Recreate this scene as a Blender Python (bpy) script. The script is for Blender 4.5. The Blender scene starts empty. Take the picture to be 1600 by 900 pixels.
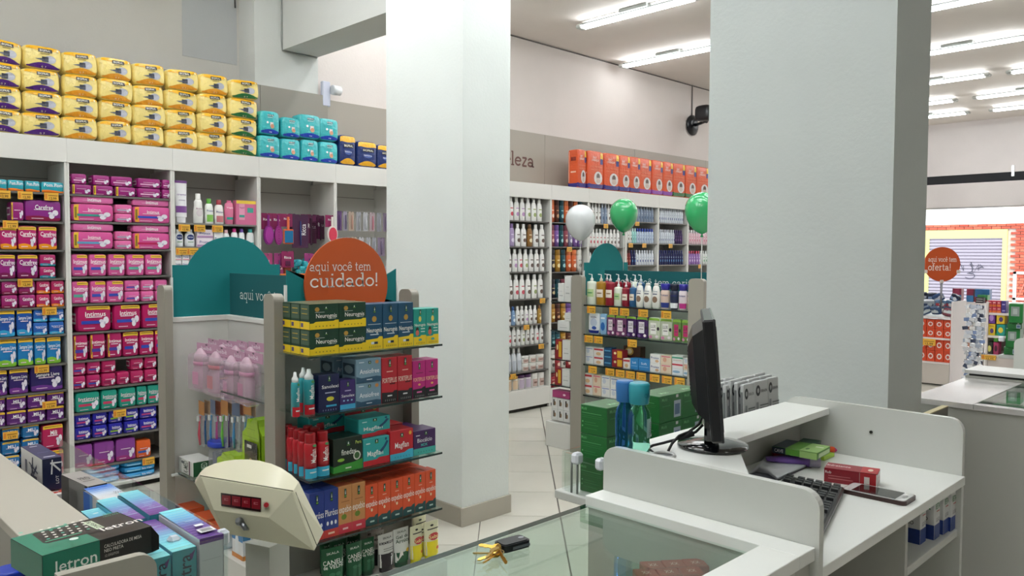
import bpy, math, random
from mathutils import Vector, Matrix
random.seed(7)
R = math.radians
SC = bpy.context.scene
COL = SC.collection

# ------------------------------------------------------------------ camera
F_PX, YAW, PIT, ROL, CAM_H = 1235.0, R(45.2), R(2.45), R(0.25), 1.5
_c, _s = math.cos(YAW), math.sin(YAW)
FW = Vector((_c*math.cos(PIT), _s*math.cos(PIT), -math.sin(PIT)))
_r = Vector((_s, -_c, 0)); _u = _r.cross(FW)
RT = _r*math.cos(ROL)+_u*math.sin(ROL); UP = _u*math.cos(ROL)-_r*math.sin(ROL)
CAM = Vector((0, 0, CAM_H))
cd = bpy.data.cameras.new('camera'); cam = bpy.data.objects.new('camera', cd); COL.objects.link(cam)
cd.sensor_width = 36; cd.lens = F_PX/1600*36; cd.clip_start = 0.02; cd.clip_end = 200
cam.matrix_world = Matrix(((RT.x, UP.x, -FW.x, 0), (RT.y, UP.y, -FW.y, 0), (RT.z, UP.z, -FW.z, CAM_H), (0, 0, 0, 1)))
SC.camera = cam

# ------------------------------------------------------------------ world and exposure
W = bpy.data.worlds.new('sky'); SC.world = W; W.use_nodes = True
_bg = W.node_tree.nodes['Background']
_bg.inputs[0].default_value = (0.93, 0.97, 1.0, 1); _bg.inputs[1].default_value = 2.0
vs = SC.view_settings
vs.view_transform = 'Standard'; vs.look = 'None'; vs.gamma = 1.0; vs.use_curve_mapping = False
vs.exposure = 0.72
TUBE_POWER = 17.0
sd = bpy.data.lights.new('sun', 'SUN'); sd.energy = .9; sd.angle = R(3); sd.color = (1, .96, .9)
so = bpy.data.objects.new('sun', sd); COL.objects.link(so); so.rotation_euler = (R(50), 0, R(-60))

# measuring helpers: where on a real plane a point of the photograph lies
def _ray(px, py): return FW + RT*((px-800)/F_PX) - UP*((py-450)/F_PX)
def atz(px, py, z):
    d = _ray(px, py); return CAM + d*((z-CAM_H)/d.z)
def atx(px, py, x):
    d = _ray(px, py); return CAM + d*(x/d.x)
def aty(px, py, y):
    d = _ray(px, py); return CAM + d*(y/d.y)
def Xof(px, y, z):
    k = (px-800)/F_PX; a = RT-FW*k
    return -(a.y*y + a.z*(z-CAM_H))/a.x
def Yof(px, x, z):
    k = (px-800)/F_PX; a = RT-FW*k
    return -(a.x*x + a.z*(z-CAM_H))/a.y
def Zof(py, x, y):
    k = (450-py)/F_PX; a = UP-FW*k
    return CAM_H - (a.x*x+a.y*y)/a.z

# ------------------------------------------------------------------ materials
def _l(c): return c/12.92 if c <= .04045 else ((c+.055)/1.055)**2.4
_hc = {}
def rgb(h):
    if h not in _hc:
        s = h.lstrip('#'); s = ''.join(k*2 for k in s) if len(s) == 3 else s
        _hc[h] = tuple(_l(int(s[i:i+2], 16)/255) for i in (0, 2, 4))+(1.0,)
    return _hc[h]
MAT = {}
def mk(name, rough=.5, col=None, metal=0., coat=0., bump=None, vary=0., spec=.5, trans=0., ior=1.45):
    m = bpy.data.materials.new(name); m.use_nodes = True; nt = m.node_tree; b = nt.nodes['Principled BSDF']
    b.inputs['Roughness'].default_value = rough; b.inputs['Metallic'].default_value = metal
    b.inputs['Coat Weight'].default_value = coat; b.inputs['Coat Roughness'].default_value = .15
    b.inputs['Specular IOR Level'].default_value = spec
    if trans: b.inputs['Transmission Weight'].default_value = trans; b.inputs['IOR'].default_value = ior
    tc = nt.nodes.new('ShaderNodeTexCoord')
    if col is None:
        a = nt.nodes.new('ShaderNodeAttribute'); a.attribute_name = 'Col'; src = a.outputs['Color']
    else:
        a = nt.nodes.new('ShaderNodeRGB'); a.outputs[0].default_value = rgb(col); src = a.outputs[0]
    if vary:
        n = nt.nodes.new('ShaderNodeTexNoise'); n.inputs['Scale'].default_value = 1.7; n.inputs['Detail'].default_value = 6
        nt.links.new(tc.outputs['Object'], n.inputs['Vector'])
        mr = nt.nodes.new('ShaderNodeMapRange'); mr.inputs[1].default_value = .3; mr.inputs[2].default_value = .7
        mr.inputs[3].default_value = 1-vary; mr.inputs[4].default_value = 1
        nt.links.new(n.outputs[0], mr.inputs[0])
        mx = nt.nodes.new('ShaderNodeMix'); mx.data_type = 'RGBA'; mx.blend_type = 'MULTIPLY'; mx.inputs[0].default_value = 1
        nt.links.new(src, mx.inputs[6]); nt.links.new(mr.outputs[0], mx.inputs[7]); src = mx.outputs[2]
    nt.links.new(src, b.inputs['Base Color'])
    if bump:
        n = nt.nodes.new('ShaderNodeTexNoise'); n.inputs['Scale'].default_value = bump[0]; n.inputs['Detail'].default_value = 4
        nt.links.new(tc.outputs['Object'], n.inputs['Vector'])
        bp = nt.nodes.new('ShaderNodeBump'); bp.inputs['Strength'].default_value = bump[1]; bp.inputs['Distance'].default_value = bump[2]
        nt.links.new(n.outputs[0], bp.inputs['Height']); nt.links.new(bp.outputs[0], b.inputs['Normal'])
    MAT[name] = m; return m
mk('card', .42, coat=.15)
mk('plastic', .28, spec=.5)
mk('film', .2, bump=(26, .9, .012), coat=.3)
mk('matte', .8)
mk('metal', .3, metal=1.)
mk('melamine', .42, vary=.03)
mk('plaster', .85, bump=(60, .25, .004), vary=.07)
mk('tilemat', .22, vary=.12, spec=.5)
mk('rubber', .6)
mk('gloss', .08, coat=.6)
mk('clear', .08, trans=.92, ior=1.2)
def thin(name, tint, refl=1.0, haze=0.0):
    m = bpy.data.materials.new(name); m.use_nodes = True; nt = m.node_tree; nt.nodes.clear()
    o = nt.nodes.new('ShaderNodeOutputMaterial'); t = nt.nodes.new('ShaderNodeBsdfTransparent'); t.inputs[0].default_value = tint
    g = nt.nodes.new('ShaderNodeBsdfGlossy'); g.inputs['Roughness'].default_value = .02; g.inputs[0].default_value = (refl, refl, refl, 1)
    lw = nt.nodes.new('ShaderNodeLayerWeight'); lw.inputs[0].default_value = .5
    pw = nt.nodes.new('ShaderNodeMath'); pw.operation = 'POWER'; pw.inputs[1].default_value = 4.5; nt.links.new(lw.outputs['Facing'], pw.inputs[0])
    f = nt.nodes.new('ShaderNodeMath'); f.operation = 'MULTIPLY_ADD'; f.inputs[1].default_value = .75; f.inputs[2].default_value = .04; nt.links.new(pw.outputs[0], f.inputs[0])
    mx = nt.nodes.new('ShaderNodeMixShader'); nt.links.new(f.outputs[0], mx.inputs[0])
    nt.links.new(t.outputs[0], mx.inputs[1]); nt.links.new(g.outputs[0], mx.inputs[2]); last = mx
    if haze:
        d = nt.nodes.new('ShaderNodeBsdfDiffuse'); a = nt.nodes.new('ShaderNodeAttribute'); a.attribute_name = 'Col'
        nt.links.new(a.outputs['Color'], d.inputs[0])
        m2 = nt.nodes.new('ShaderNodeMixShader'); m2.inputs[0].default_value = haze
        nt.links.new(mx.outputs[0], m2.inputs[1]); nt.links.new(d.outputs[0], m2.inputs[2]); last = m2
    nt.links.new(last.outputs[0], o.inputs[0]); MAT[name] = m
thin('glass', (.84, .92, .88, 1))
thin('clearglass', (.93, .96, .95, 1))
thin('blister', (.96, .96, .97, 1), 1.0, .22)
thin('tinted', (.9, .93, .93, 1), 1.0, .6)
def emit(name, col, st):
    m = bpy.data.materials.new(name); m.use_nodes = True; nt = m.node_tree; nt.nodes.clear()
    o = nt.nodes.new('ShaderNodeOutputMaterial'); e = nt.nodes.new('ShaderNodeEmission')
    e.inputs[0].default_value = col; e.inputs[1].default_value = st; nt.links.new(e.outputs[0], o.inputs[0]); MAT[name] = m
emit('tube', (.93, .98, 1., 1), TUBE_POWER)
emit('led', (.9, .03, .05, 1), .25)

# ------------------------------------------------------------------ mesh builder
class MB:
    def __init__(s): s.v = []; s.f = []; s.c = []; s.m = []; s.s = []
    def add(s, vs_, fs, col, mat='card', smooth=False):
        o = len(s.v); s.v.extend([tuple(p) for p in vs_])
        for i, f in enumerate(fs):
            s.f.append([o+k for k in f]); s.c.append(col if not isinstance(col, list) else col[i]); s.m.append(mat); s.s.append(smooth)
        return s
    def box(s, a, b, col, mat='card', ch=0.0):
        x0, y0, z0 = [min(a[i], b[i]) for i in range(3)]; x1, y1, z1 = [max(a[i], b[i]) for i in range(3)]
        if ch <= 0:
            v = [(x0,y0,z0),(x1,y0,z0),(x1,y1,z0),(x0,y1,z0),(x0,y0,z1),(x1,y0,z1),(x1,y1,z1),(x0,y1,z1)]
            f = [(0,3,2,1),(4,5,6,7),(0,1,5,4),(1,2,6,5),(2,3,7,6),(3,0,4,7)]
            return s.add(v, f, col, mat)
        ch = min(ch, (x1-x0)/2.2, (y1-y0)/2.2, (z1-z0)/2.2)
        v = []; idx = {}
        for i, x in enumerate((x0, x1)):
            for j, y in enumerate((y0, y1)):
                for k, z in enumerate((z0, z1)):
                    sx, sy, sz = (1-2*i)*ch, (1-2*j)*ch, (1-2*k)*ch
                    for ax, p in enumerate(((x, y+sy, z+sz), (x+sx, y, z+sz), (x+sx, y+sy, z))):
                        idx[(i, j, k, ax)] = len(v); v.append(p)
        q = [(0,0),(1,0),(1,1),(0,1)]; f = []
        for i in (0, 1):
            a_ = [idx[(i, j, k, 0)] for j, k in q]; f.append(a_ if i else a_[::-1])
            a_ = [idx[(j, i, k, 1)] for j, k in q]; f.append(a_[::-1] if i else a_)
            a_ = [idx[(j, k, i, 2)] for j, k in q]; f.append(a_ if i else a_[::-1])
        for i in (0, 1):
            for j in (0, 1):
                f.append([idx[(i,j,0,0)], idx[(i,j,1,0)], idx[(i,j,1,1)], idx[(i,j,0,1)]])
                f.append([idx[(i,0,j,0)], idx[(i,1,j,0)], idx[(i,1,j,2)], idx[(i,0,j,2)]])
                f.append([idx[(0,i,j,1)], idx[(1,i,j,1)], idx[(1,i,j,2)], idx[(0,i,j,2)]])
                for k in (0, 1): f.append([idx[(i,j,k,0)], idx[(i,j,k,1)], idx[(i,j,k,2)]])
        return s.add(v, f, col, mat)
    def prism(s, pts, axis, a, b, col, mat='card', smooth=False):
        n = len(pts)
        def mkp(p, t):
            return {'x': (t, p[0], p[1]), 'y': (p[0], t, p[1]), 'z': (p[0], p[1], t)}[axis]
        v = [mkp(p, a) for p in pts]+[mkp(p, b) for p in pts]
        f = [list(range(n))[::-1], [n+i for i in range(n)]]
        s.add(v, f, col, mat)
        o = len(s.v)-2*n
        for i in range(n):
            j = (i+1) % n; s.f.append([o+i, o+j, o+n+j, o+n+i]); s.c.append(col); s.m.append(mat); s.s.append(smooth)
        return s
    def lathe(s, prof, n=16, sx=1., sy=1., cols=None, col='#fff', mat='plastic', cx=0, cy=0, cz=0, cap=True):
        v = []; f = []; c = []
        for r, z in prof:
            for i in range(n):
                t = 2*math.pi*i/n; v.append((cx+r*sx*math.cos(t), cy+r*sy*math.sin(t), cz+z))
        for k in range(len(prof)-1):
            for i in range(n):
                j = (i+1) % n; f.append((k*n+i, k*n+j, (k+1)*n+j, (k+1)*n+i)); c.append(cols[k] if cols else col)
        s.add(v, f, c, mat, True)
        if cap:
            o = len(s.v)-len(v); m = len(prof)-1
            s.f.append([o+i for i in range(n)][::-1]); s.c.append(c[0]); s.m.append(mat); s.s.append(False)
            s.f.append([o+m*n+i for i in range(n)]); s.c.append(c[-1]); s.m.append(mat); s.s.append(False)
        return s
    def tube(s, path, r, col, mat='plastic', n=8):
        P = [Vector(p) for p in path]; v = []; f = []; prev = None
        for i, p in enumerate(P):
            d = (P[min(i+1, len(P)-1)]-P[max(i-1, 0)]).normalized()
            a = prev if prev else (Vector((0,0,1)) if abs(d.z) < .9 else Vector((1,0,0)))
            x = (a-d*a.dot(d)).normalized(); prev = x; y = d.cross(x)
            rr = r[i] if isinstance(r, (list, tuple)) else r
            for k in range(n):
                t = 2*math.pi*k/n; v.append(p+x*(rr*math.cos(t))+y*(rr*math.sin(t)))
        for i in range(len(P)-1):
            for k in range(n):
                j = (k+1) % n; f.append((i*n+k, i*n+j, (i+1)*n+j, (i+1)*n+k))
        s.add(v, f, col, mat, True)
        o = len(s.v)-len(v); m = (len(P)-1)*n
        for q in ([o+k for k in range(n)][::-1], [o+m+k for k in range(n)]):
            s.f.append(q); s.c.append(col); s.m.append(mat); s.s.append(False)
        return s
    def soft(s, w, d, h, k, col, mat='film', n=8):
        """a stuffed bag: rounded box, x centred, y 0..d, z 0..h"""
        for ax in range(3):
            for sg in (-1, 1):
                v = []; f = []
                for i in range(n+1):
                    for j in range(n+1):
                        a, b = math.sin((2*i/n-1)*math.pi/2), math.sin((2*j/n-1)*math.pi/2)
                        p = [0, 0, 0]; p[ax] = sg; p[(ax+1) % 3] = a; p[(ax+2) % 3] = b
                        v.append(softp(p, w, d, h, k))
                for i in range(n):
                    for j in range(n):
                        q = (i*(n+1)+j, (i+1)*(n+1)+j, (i+1)*(n+1)+j+1, i*(n+1)+j+1); f.append(q if sg > 0 else q[::-1])
                s.add(v, f, col, mat, True)
        return s
    def mesh(s, name):
        me = bpy.data.meshes.new(name); me.from_pydata(s.v, [], s.f)
        names = []
        for m in s.m:
            if m not in names: names.append(m)
        for m in names: me.materials.append(MAT[m])
        ix = {m: i for i, m in enumerate(names)}
        me.polygons.foreach_set('material_index', [ix[m] for m in s.m])
        me.polygons.foreach_set('use_smooth', s.s)
        ca = me.color_attributes.new('Col', 'FLOAT_COLOR', 'CORNER'); buf = []
        for f, c in zip(s.f, s.c): buf.extend(rgb(c)*len(f))
        ca.data.foreach_set('color', buf); me.update(); return me
    def obj(s, name, parent=None, loc=(0,0,0), rz=0.):
        o = bpy.data.objects.new(name, s.mesh(name)); COL.objects.link(o); o.parent = parent; o.location = loc; o.rotation_euler = (0, 0, rz); return o
def softp(p, w, d, h, k, e=0.):
    q = sum(abs(t)**k for t in p)**(-1/k)
    return (p[0]*q*(w/2+e), d/2+p[1]*q*(d/2+e), h/2+p[2]*q*(h/2+e))

# ------------------------------------------------------------------ flat print (lettering and graphics on real faces)
_tc = {}
def textmesh(t):
    if t in _tc: return _tc[t]
    cu = bpy.data.curves.new('t', 'FONT'); cu.body = t; cu.size = 1.4; cu.resolution_u = 2; cu.offset = .010
    o = bpy.data.objects.new('t', cu); COL.objects.link(o); dg = bpy.context.evaluated_depsgraph_get()
    me = o.evaluated_get(dg).to_mesh(); v = [(p.co.x, p.co.y) for p in me.vertices]; f = [list(p.vertices) for p in me.polygons]
    o.evaluated_get(dg).to_mesh_clear(); bpy.data.objects.remove(o); bpy.data.curves.remove(cu)
    if not v: v = [(0, 0)]; f = []
    x0 = min(p[0] for p in v); x1 = max(p[0] for p in v)
    _tc[t] = ([(p[0]-x0, p[1]) for p in v], f, x1-x0); return _tc[t]

def ribbon(out, pts, t, closed=False):
    n = len(pts); L = []; Rr = []
    for i, p in enumerate(pts):
        if closed: a, b = pts[(i-1) % n], pts[(i+1) % n]
        else: a, b = pts[max(i-1, 0)], pts[min(i+1, n-1)]
        dx, dy = b[0]-a[0], b[1]-a[1]; q = math.hypot(dx, dy) or 1
        nx, ny = -dy/q*t/2, dx/q*t/2; L.append((p[0]+nx, p[1]+ny)); Rr.append((p[0]-nx, p[1]-ny))
    o = len(out[0]); out[0].extend(L+Rr)
    for i in range(n if closed else n-1):
        j = (i+1) % n; out[1].append([o+i, o+n+i, o+n+j, o+j])
def arc(cx, cy, rx, ry, a, b, n=12): return [(cx+rx*math.cos(R(a+(b-a)*i/n)), cy+ry*math.sin(R(a+(b-a)*i/n))) for i in range(n+1)]
def slab(text, t=.15):
    """a light slab-serif drawn from strokes; x-height 1"""
    k = t/2; out = ([], []); X = 0
    def S(pts, tt=t): ribbon(out, [(X+p[0], p[1]) for p in pts], tt)
    def serif(x0, x1, y): S([(x0, y), (x1, y)], t*.8)
    for ch in text:
        if ch in 'oO': S(arc(.5, .5, .42, .5-k, 0, 360, 20)); w = 1.0
        elif ch == 'c': S(arc(.5, .5, .42, .5-k, 48, 318, 16)); S([(.78, .66), (.78, .9)], t*.8); w = .93
        elif ch in 'eê':
            S([(.1, .54), (.88, .54)], t*.8); S(arc(.5, .5, .41, .5-k, 5, 322, 18)); w = .98
            if ch == 'ê': S([(.22, 1.16), (.5, 1.42), (.78, 1.16)], t*.8)
        elif ch == 'a':
            S(arc(.42, .62, .33, .38-k, 165, 0, 8)+[(.75, .1)]); S(arc(.42, .3, .34, .3-k, 0, 360, 14)); serif(.7, 1.0, k*.8); w = 1.02
        elif ch in 'dq':
            S(arc(.46, .5, .38, .5-k, 0, 360, 18)); w = 1.08
            if ch == 'd': S([(.84, 0), (.84, 1.52)]); serif(.62, .88, 1.48); serif(.8, 1.04, k*.8)
            else: S([(.84, 1), (.84, -.5)]); serif(.66, 1.04, -.46)
        elif ch == 'b': S([(.16, 0), (.16, 1.52)]); serif(-.04, .2, 1.48); S(arc(.55, .5, .38, .5-k, 0, 360, 18)); w = 1.02
        elif ch == 'u': S([(.18, 1), (.18, .4)]+arc(.46, .36, .28, .36-k, 180, 300, 7)+[(.8, .25)]); S([(.8, 1), (.8, 0)]); serif(-.02, .24, .95); serif(.6, .84, .95); serif(.76, 1.0, k*.8); w = 1.05
        elif ch == 'i': S([(.24, 0), (.24, 1)]); serif(.04, .28, .95); serif(.02, .46, k*.8); S([(.24, 1.28), (.24, 1.46)], t*1.2); w = .5
        elif ch == 'l': S([(.24, 0), (.24, 1.5)]); serif(.04, .28, 1.46); serif(.02, .46, k*.8); w = .5
        elif ch == 'r': S([(.24, 0), (.24, 1)]); serif(.04, .28, .95); serif(.02, .5, k*.8); S(arc(.55, .6, .31, .4-k, 180, 60, 6)); w = .76
        elif ch in 'nm':
            S([(.2, 0), (.2, 1)]); serif(0, .24, .95); serif(0, .4, k*.8)
            S(arc(.49, .6, .29, .4-k, 175, 0, 8)+[(.78, 0)]); serif(.6, .98, k*.8); w = 1.02
            if ch == 'm': S(arc(1.07, .6, .29, .4-k, 175, 0, 8)+[(1.36, 0)]); serif(1.18, 1.56, k*.8); w = 1.6
        elif ch == 't': S([(.28, 1.32), (.28, .3)]+arc(.5, .3, .22, .3-k, 180, 300, 6)); serif(.04, .6, .95); w = .7
        elif ch == 'f': S([(.26, 0), (.26, 1.1)]+arc(.5, 1.15, .24, .32, 180, 60, 6)); serif(.04, .6, .95); serif(.04, .48, k*.8); w = .68
        elif ch == 'v': S([(.14, 1), (.48, 0)]); S([(.82, 1), (.48, 0)]); serif(-.02, .3, .95); serif(.66, .98, .95); w = .98
        elif ch == 'z': S([(.1, .93), (.74, .93)]); S([(.74, .93), (.1, .07)]); S([(.1, .07), (.76, .07)]); w = .86
        elif ch == 'ç': w = 0
        elif ch == 'h': w = 1.02; S([(.2, 0), (.2, 1.5)]); serif(0, .24, 1.46); serif(0, .4, k*.8); S(arc(.49, .6, .29, .4-k, 175, 0, 8)+[(.78, 0)]); serif(.6, .98, k*.8)
        elif ch == '!': S([(.22, .42), (.22, 1.5)], t*1.05); S([(.22, 0), (.22, .2)], t*1.2); w = .45
        else: w = .5
        X += w+.06
    return out[0], out[1], X

def art(mb, S, ops, asp, mat='card', e0=.0004, de=.00025):
    """ops in face units (0..1); asp = face width / height"""
    e = e0
    for op in ops:
        k = op[0]; e += de
        if k == 'r':
            _, x0, y0, x1, y1, c = op; nx = 4 if S.curved else 1
            v = [S(x0+(x1-x0)*i/nx, y0+(y1-y0)*j/nx, e) for i in range(nx+1) for j in range(nx+1)]
            f = [(i*(nx+1)+j, (i+1)*(nx+1)+j, (i+1)*(nx+1)+j+1, i*(nx+1)+j+1) for i in range(nx) for j in range(nx)]
            mb.add(v, f, c, mat, S.curved)
        elif k == 'e':
            _, cx, cy, rx, ry, c = op; n = 12
            v = [S(cx, cy, e)]+[S(cx+rx*math.cos(2*math.pi*i/n), cy+ry*math.sin(2*math.pi*i/n), e) for i in range(n)]
            mb.add(v, [(0, 1+i, 1+(i+1) % n) for i in range(n)], c, mat, S.curved)
        elif k == 'p':
            mb.add([S(x, y, e) for x, y in op[1]], [tuple(range(len(op[1])))], op[2], mat)
        elif k == 'b':
            _, f0, f1, c = op[:4]; n = 8; m = 3
            v = [S(i/n, f0(i/n)+(f1(i/n)-f0(i/n))*j/m, e) for i in range(n+1) for j in range(m+1)]
            mb.add(v, [(i*(m+1)+j, (i+1)*(m+1)+j, (i+1)*(m+1)+j+1, i*(m+1)+j+1) for i in range(n) for j in range(m)], c, mat, S.curved)
        elif k in ('t', 'tv', 'ts'):
            _, tx, cx, cy, h, c = op[:6]; mw = op[6] if len(op) > 6 else .9
            v, f, w = slab(tx) if k == 'ts' else textmesh(tx)
            if k != 'tv':
                sx = h/asp
                if w*sx > mw: sx = mw/w
                v = [S(cx+(p[0]-w/2)*sx, cy+(p[1]-.5)*h, e) for p in v]
            else:
                sy = h*asp
                if w*sy > mw: sy = mw/w
                v = [S(cx-(p[1]-.5)*h, cy+(p[0]-w/2)*sy, e) for p in v]
            mb.add(v, f, c, mat)
class Face:
    curved = False
    def __init__(s, fn, curved=False): s.fn = fn; s.curved = curved
    def __call__(s, u, v, e): return s.fn(u, v, e)

# ------------------------------------------------------------------ kinds of goods
KIND = {}
def reg(kind, name, cat, mb, size, kids=()):
    KIND[kind] = (name, cat, mb.mesh(name), size, [(n, k.mesh(n)) for n, k in kids])
def carton(kind, w, d, h, col, front=(), left=(), right=(), top=(), name='carton', cat='box', mat='card', sidecol=None, ch=.0012):
    mb = MB().box((-w/2, 0, 0), (w/2, d, h), col, mat, ch)
    art(mb, Face(lambda u, v, e: (-w/2+u*w, -e, v*h)), front, w/h, mat)
    art(mb, Face(lambda u, v, e: (-w/2-e, d*(1-u), v*h)), left, d/h, mat)
    art(mb, Face(lambda u, v, e: (w/2+e, d*u, v*h)), right, d/h, mat)
    art(mb, Face(lambda u, v, e: (-w/2+u*w, v*d, h+e)), top, w/d, mat)
    reg(kind, name, cat, mb, (w, d, h))
def softpack(kind, w, d, h, col, front=(), k=6, left=(), right=(), name='pack', cat='package', top=(), n=8, mat='film'):
    mb = MB().soft(w, d, h, k, col, mat, n)
    art(mb, Face(lambda u, v, e: softp((2*u-1, -1, 2*v-1), w, d, h, k, e), True), front, w/h, mat, .0012, .0003)
    art(mb, Face(lambda u, v, e: softp((-1, 1-2*u, 2*v-1), w, d, h, k, e), True), left, d/h, mat, .0012, .0003)
    art(mb, Face(lambda u, v, e: softp((1, 2*u-1, 2*v-1), w, d, h, k, e), True), right, d/h, mat, .0012, .0003)
    art(mb, Face(lambda u, v, e: softp((2*u-1, 2*v-1, 1), w, d, h, k, e), True), top, w/d, mat, .0012, .0003)
    reg(kind, name, cat, mb, (w, d, h))
def bottle(kind, w, d, h, prof, capprof, bodycol, capcol, front=(), n=12, name='bottle', cat='bottle', mat='plastic', capmat='plastic', capchild=True, span=75, extra=None):
    """prof/capprof: (radius fraction, height fraction)"""
    P = [(r*w/2, z*h) for r, z in prof]
    mb = MB().lathe(P, n, 1, d/w, col=bodycol, mat=mat, cy=d/2)
    def S(u, v, e):
        z = v*h; r = P[0][0]
        for (r0, z0), (r1, z1) in zip(P, P[1:]):
            if z0 <= z <= z1: r = r0+(r1-r0)*((z-z0)/(z1-z0) if z1 > z0 else 0)
        t = R(-90+(u-.5)*2*span); r += .0008+e
        return (r*math.cos(t), d/2+r*d/w*math.sin(t), z)
    art(mb, Face(S, True), front, w/h, 'plastic')
    C = MB().lathe([(r*w/2, z*h) for r, z in capprof], n, 1, d/w, col=capcol, mat=capmat, cy=d/2)
    if extra: extra(C, w, d, h)
    if capchild: reg(kind, name, cat, mb, (w, d, h), [('cap', C)])
    else:
        o = len(mb.v); mb.v += C.v; mb.f += [[o+i for i in f] for f in C.f]; mb.c += C.c; mb.m += C.m; mb.s += C.s
        reg(kind, name, cat, mb, (w, d, h))
def put(kind, loc, label, group=None, rz=0., size=None, tilt=None):
    """one individual of a kind, with its parts, at its own place and size"""
    name, cat, me, sz, kids = KIND[kind]
    o = bpy.data.objects.new(name, me); COL.objects.link(o); o.location = loc; o.rotation_euler = (tilt[0] if tilt else 0, tilt[1] if tilt else 0, rz)
    if size: o.scale = tuple((size[i]/sz[i] if size[i] else 1) for i in range(3))
    o['label'] = label; o['category'] = cat
    if group: o['group'] = group
    for n, k in kids:
        c = bpy.data.objects.new(n, k); COL.objects.link(c); c.parent = o
    return o
def tag(o, label, cat, group=None):
    o['label'] = label; o['category'] = cat
    if group: o['group'] = group
    return o
def empty(name, loc, label=None, cat=None, group=None, rz=0.):
    o = bpy.data.objects.new(name, None); COL.objects.link(o); o.location = loc; o.rotation_euler = (0, 0, rz); o.empty_display_size = .05
    if label: tag(o, label, cat, group)
    return o
def struct(o): o['kind'] = 'structure'; return o
ORD = ['', 'first', 'second', 'third', 'fourth', 'fifth', 'sixth', 'seventh', 'eighth', 'ninth', 'tenth', 'eleventh', 'twelfth', 'thirteenth', 'fourteenth']
def nth(i, n, side='left'):
    if n == 1: return 'alone'
    if i == 1: return 'leftmost' if side == 'left' else 'rightmost'
    if i == n: return 'rightmost' if side == 'left' else 'leftmost'
    return ORD[i]+' from '+side

def rowY(items, y, z, h, where, group, d=None):
    """goods in a row facing -Y; items (kind, px_left, px_right, description[, dz, h])"""
    n = {}; m = {}
    for it in items: n[it[3]] = n.get(it[3], 0)+1
    for it in items:
        k, a, b, desc = it[:4]; z0 = z+(it[4] if len(it) > 4 else 0); hh = it[5] if len(it) > 5 else h
        xa, xb = Xof(a, y, z0+hh/2), Xof(b, y, z0+hh/2); m[desc] = m.get(desc, 0)+1
        lab = desc+(', '+nth(m[desc], n[desc]) if n[desc] > 1 else '')+' '+where
        put(k, ((xa+xb)/2, y+random.uniform(0, .004), z0), lab, group, random.uniform(-.02, .02), ((xb-xa)*.985, d, hh))
def rowX(items, x, z, h, where, group, d=None):
    """the same facing -X; leftmost in the picture is largest Y"""
    n = {}; m = {}
    for it in items: n[it[3]] = n.get(it[3], 0)+1
    for it in items:
        k, a, b, desc = it[:4]; z0 = z+(it[4] if len(it) > 4 else 0); hh = it[5] if len(it) > 5 else h; xx = x+(it[6] if len(it) > 6 else 0)
        ya, yb = Yof(a, xx, z0+hh/2), Yof(b, xx, z0+hh/2); m[desc] = m.get(desc, 0)+1
        lab = desc+(', '+nth(m[desc], n[desc]) if n[desc] > 1 else '')+' '+where
        put(k, (xx, (ya+yb)/2, z0), lab, group, -math.pi/2+random.uniform(-.02, .02), ((ya-yb)*.985, d, hh))

# ================================================================== THE SETTING
CEIL = 3.69
PW = '#d9dbd5'
# floor: pale tiles laid on the diagonal
fl = struct(MB().box((-2.6, -4.6, -.12), (16.5, 6.3, -.006), '#6f6a64', 'matte').obj('floor'))
TS = .4555; A0 = .283; G = .0022
rest = MB(); random.seed(3)
tilemesh = {}
def tileverts(f0, r0):
    gl = .0045 if abs(r0-A0) < .02 else G
    gr = .0045 if abs(r0+TS-A0) < .02 else G
    q = [(f0+G, r0+gl), (f0+TS-G, r0+gl), (f0+TS-G, r0+TS-gr), (f0+G, r0+TS-gr)]
    return [(f*_c+r*_s, f*_s-r*_c) for f, r in q]
for i in range(-9, 34):
    for j in range(-26, 26):
        f0 = 4.02+(i-8)*TS; r0 = A0+j*TS
        p = tileverts(f0, r0)
        if any(x < -2.5 or x > 16.4 or y < -4.5 or y > 6.2 for x, y in p): continue
        cx, cy = sum(a[0] for a in p)/4, sum(a[1] for a in p)/4
        col = random.choice(['#dad7cb', '#d8d5c9', '#dddace', '#d5d2c6'])
        near = 1.2 < cx < 7.4 and 1.0 < cy < 5.3 and 0 < (cx*_c+cy*_s) < 8.2 and abs(cx*_s-cy*_c) < 2.2
        if near:
            m = MB(); q = [(x-cx, y-cy) for x, y in p][::-1]
            if (q[1][0]-q[0][0])*(q[2][1]-q[1][1])-(q[1][1]-q[0][1])*(q[2][0]-q[1][0]) < 0: q = q[::-1]
            m.prism(q, 'z', -.006, 0, col, 'tilemat'); m.obj('tile', fl, (cx, cy, random.uniform(-.0006, .0006)))
        else:
            rest.prism(p if i < 0 else p, 'z', -.006, 0, col, 'tilemat')
ro = rest.obj('tile', fl); ro['kind'] = 'stuff'

def wall(name, boxes, col=PW, mat='plaster'):
    m = MB()
    for a, b in boxes: m.box(a, b, col, mat)
    return struct(m.obj(name))
wall('ceiling', [((-2.6, -4.6, CEIL), (16.5, 6.5, CEIL+.15))], '#ddd5ce', 'plaster')
wl = wall('wall_left', [((-2.6, 5.89, 0), (2.9, 6.1, CEIL))], '#c9c6bf')
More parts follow.
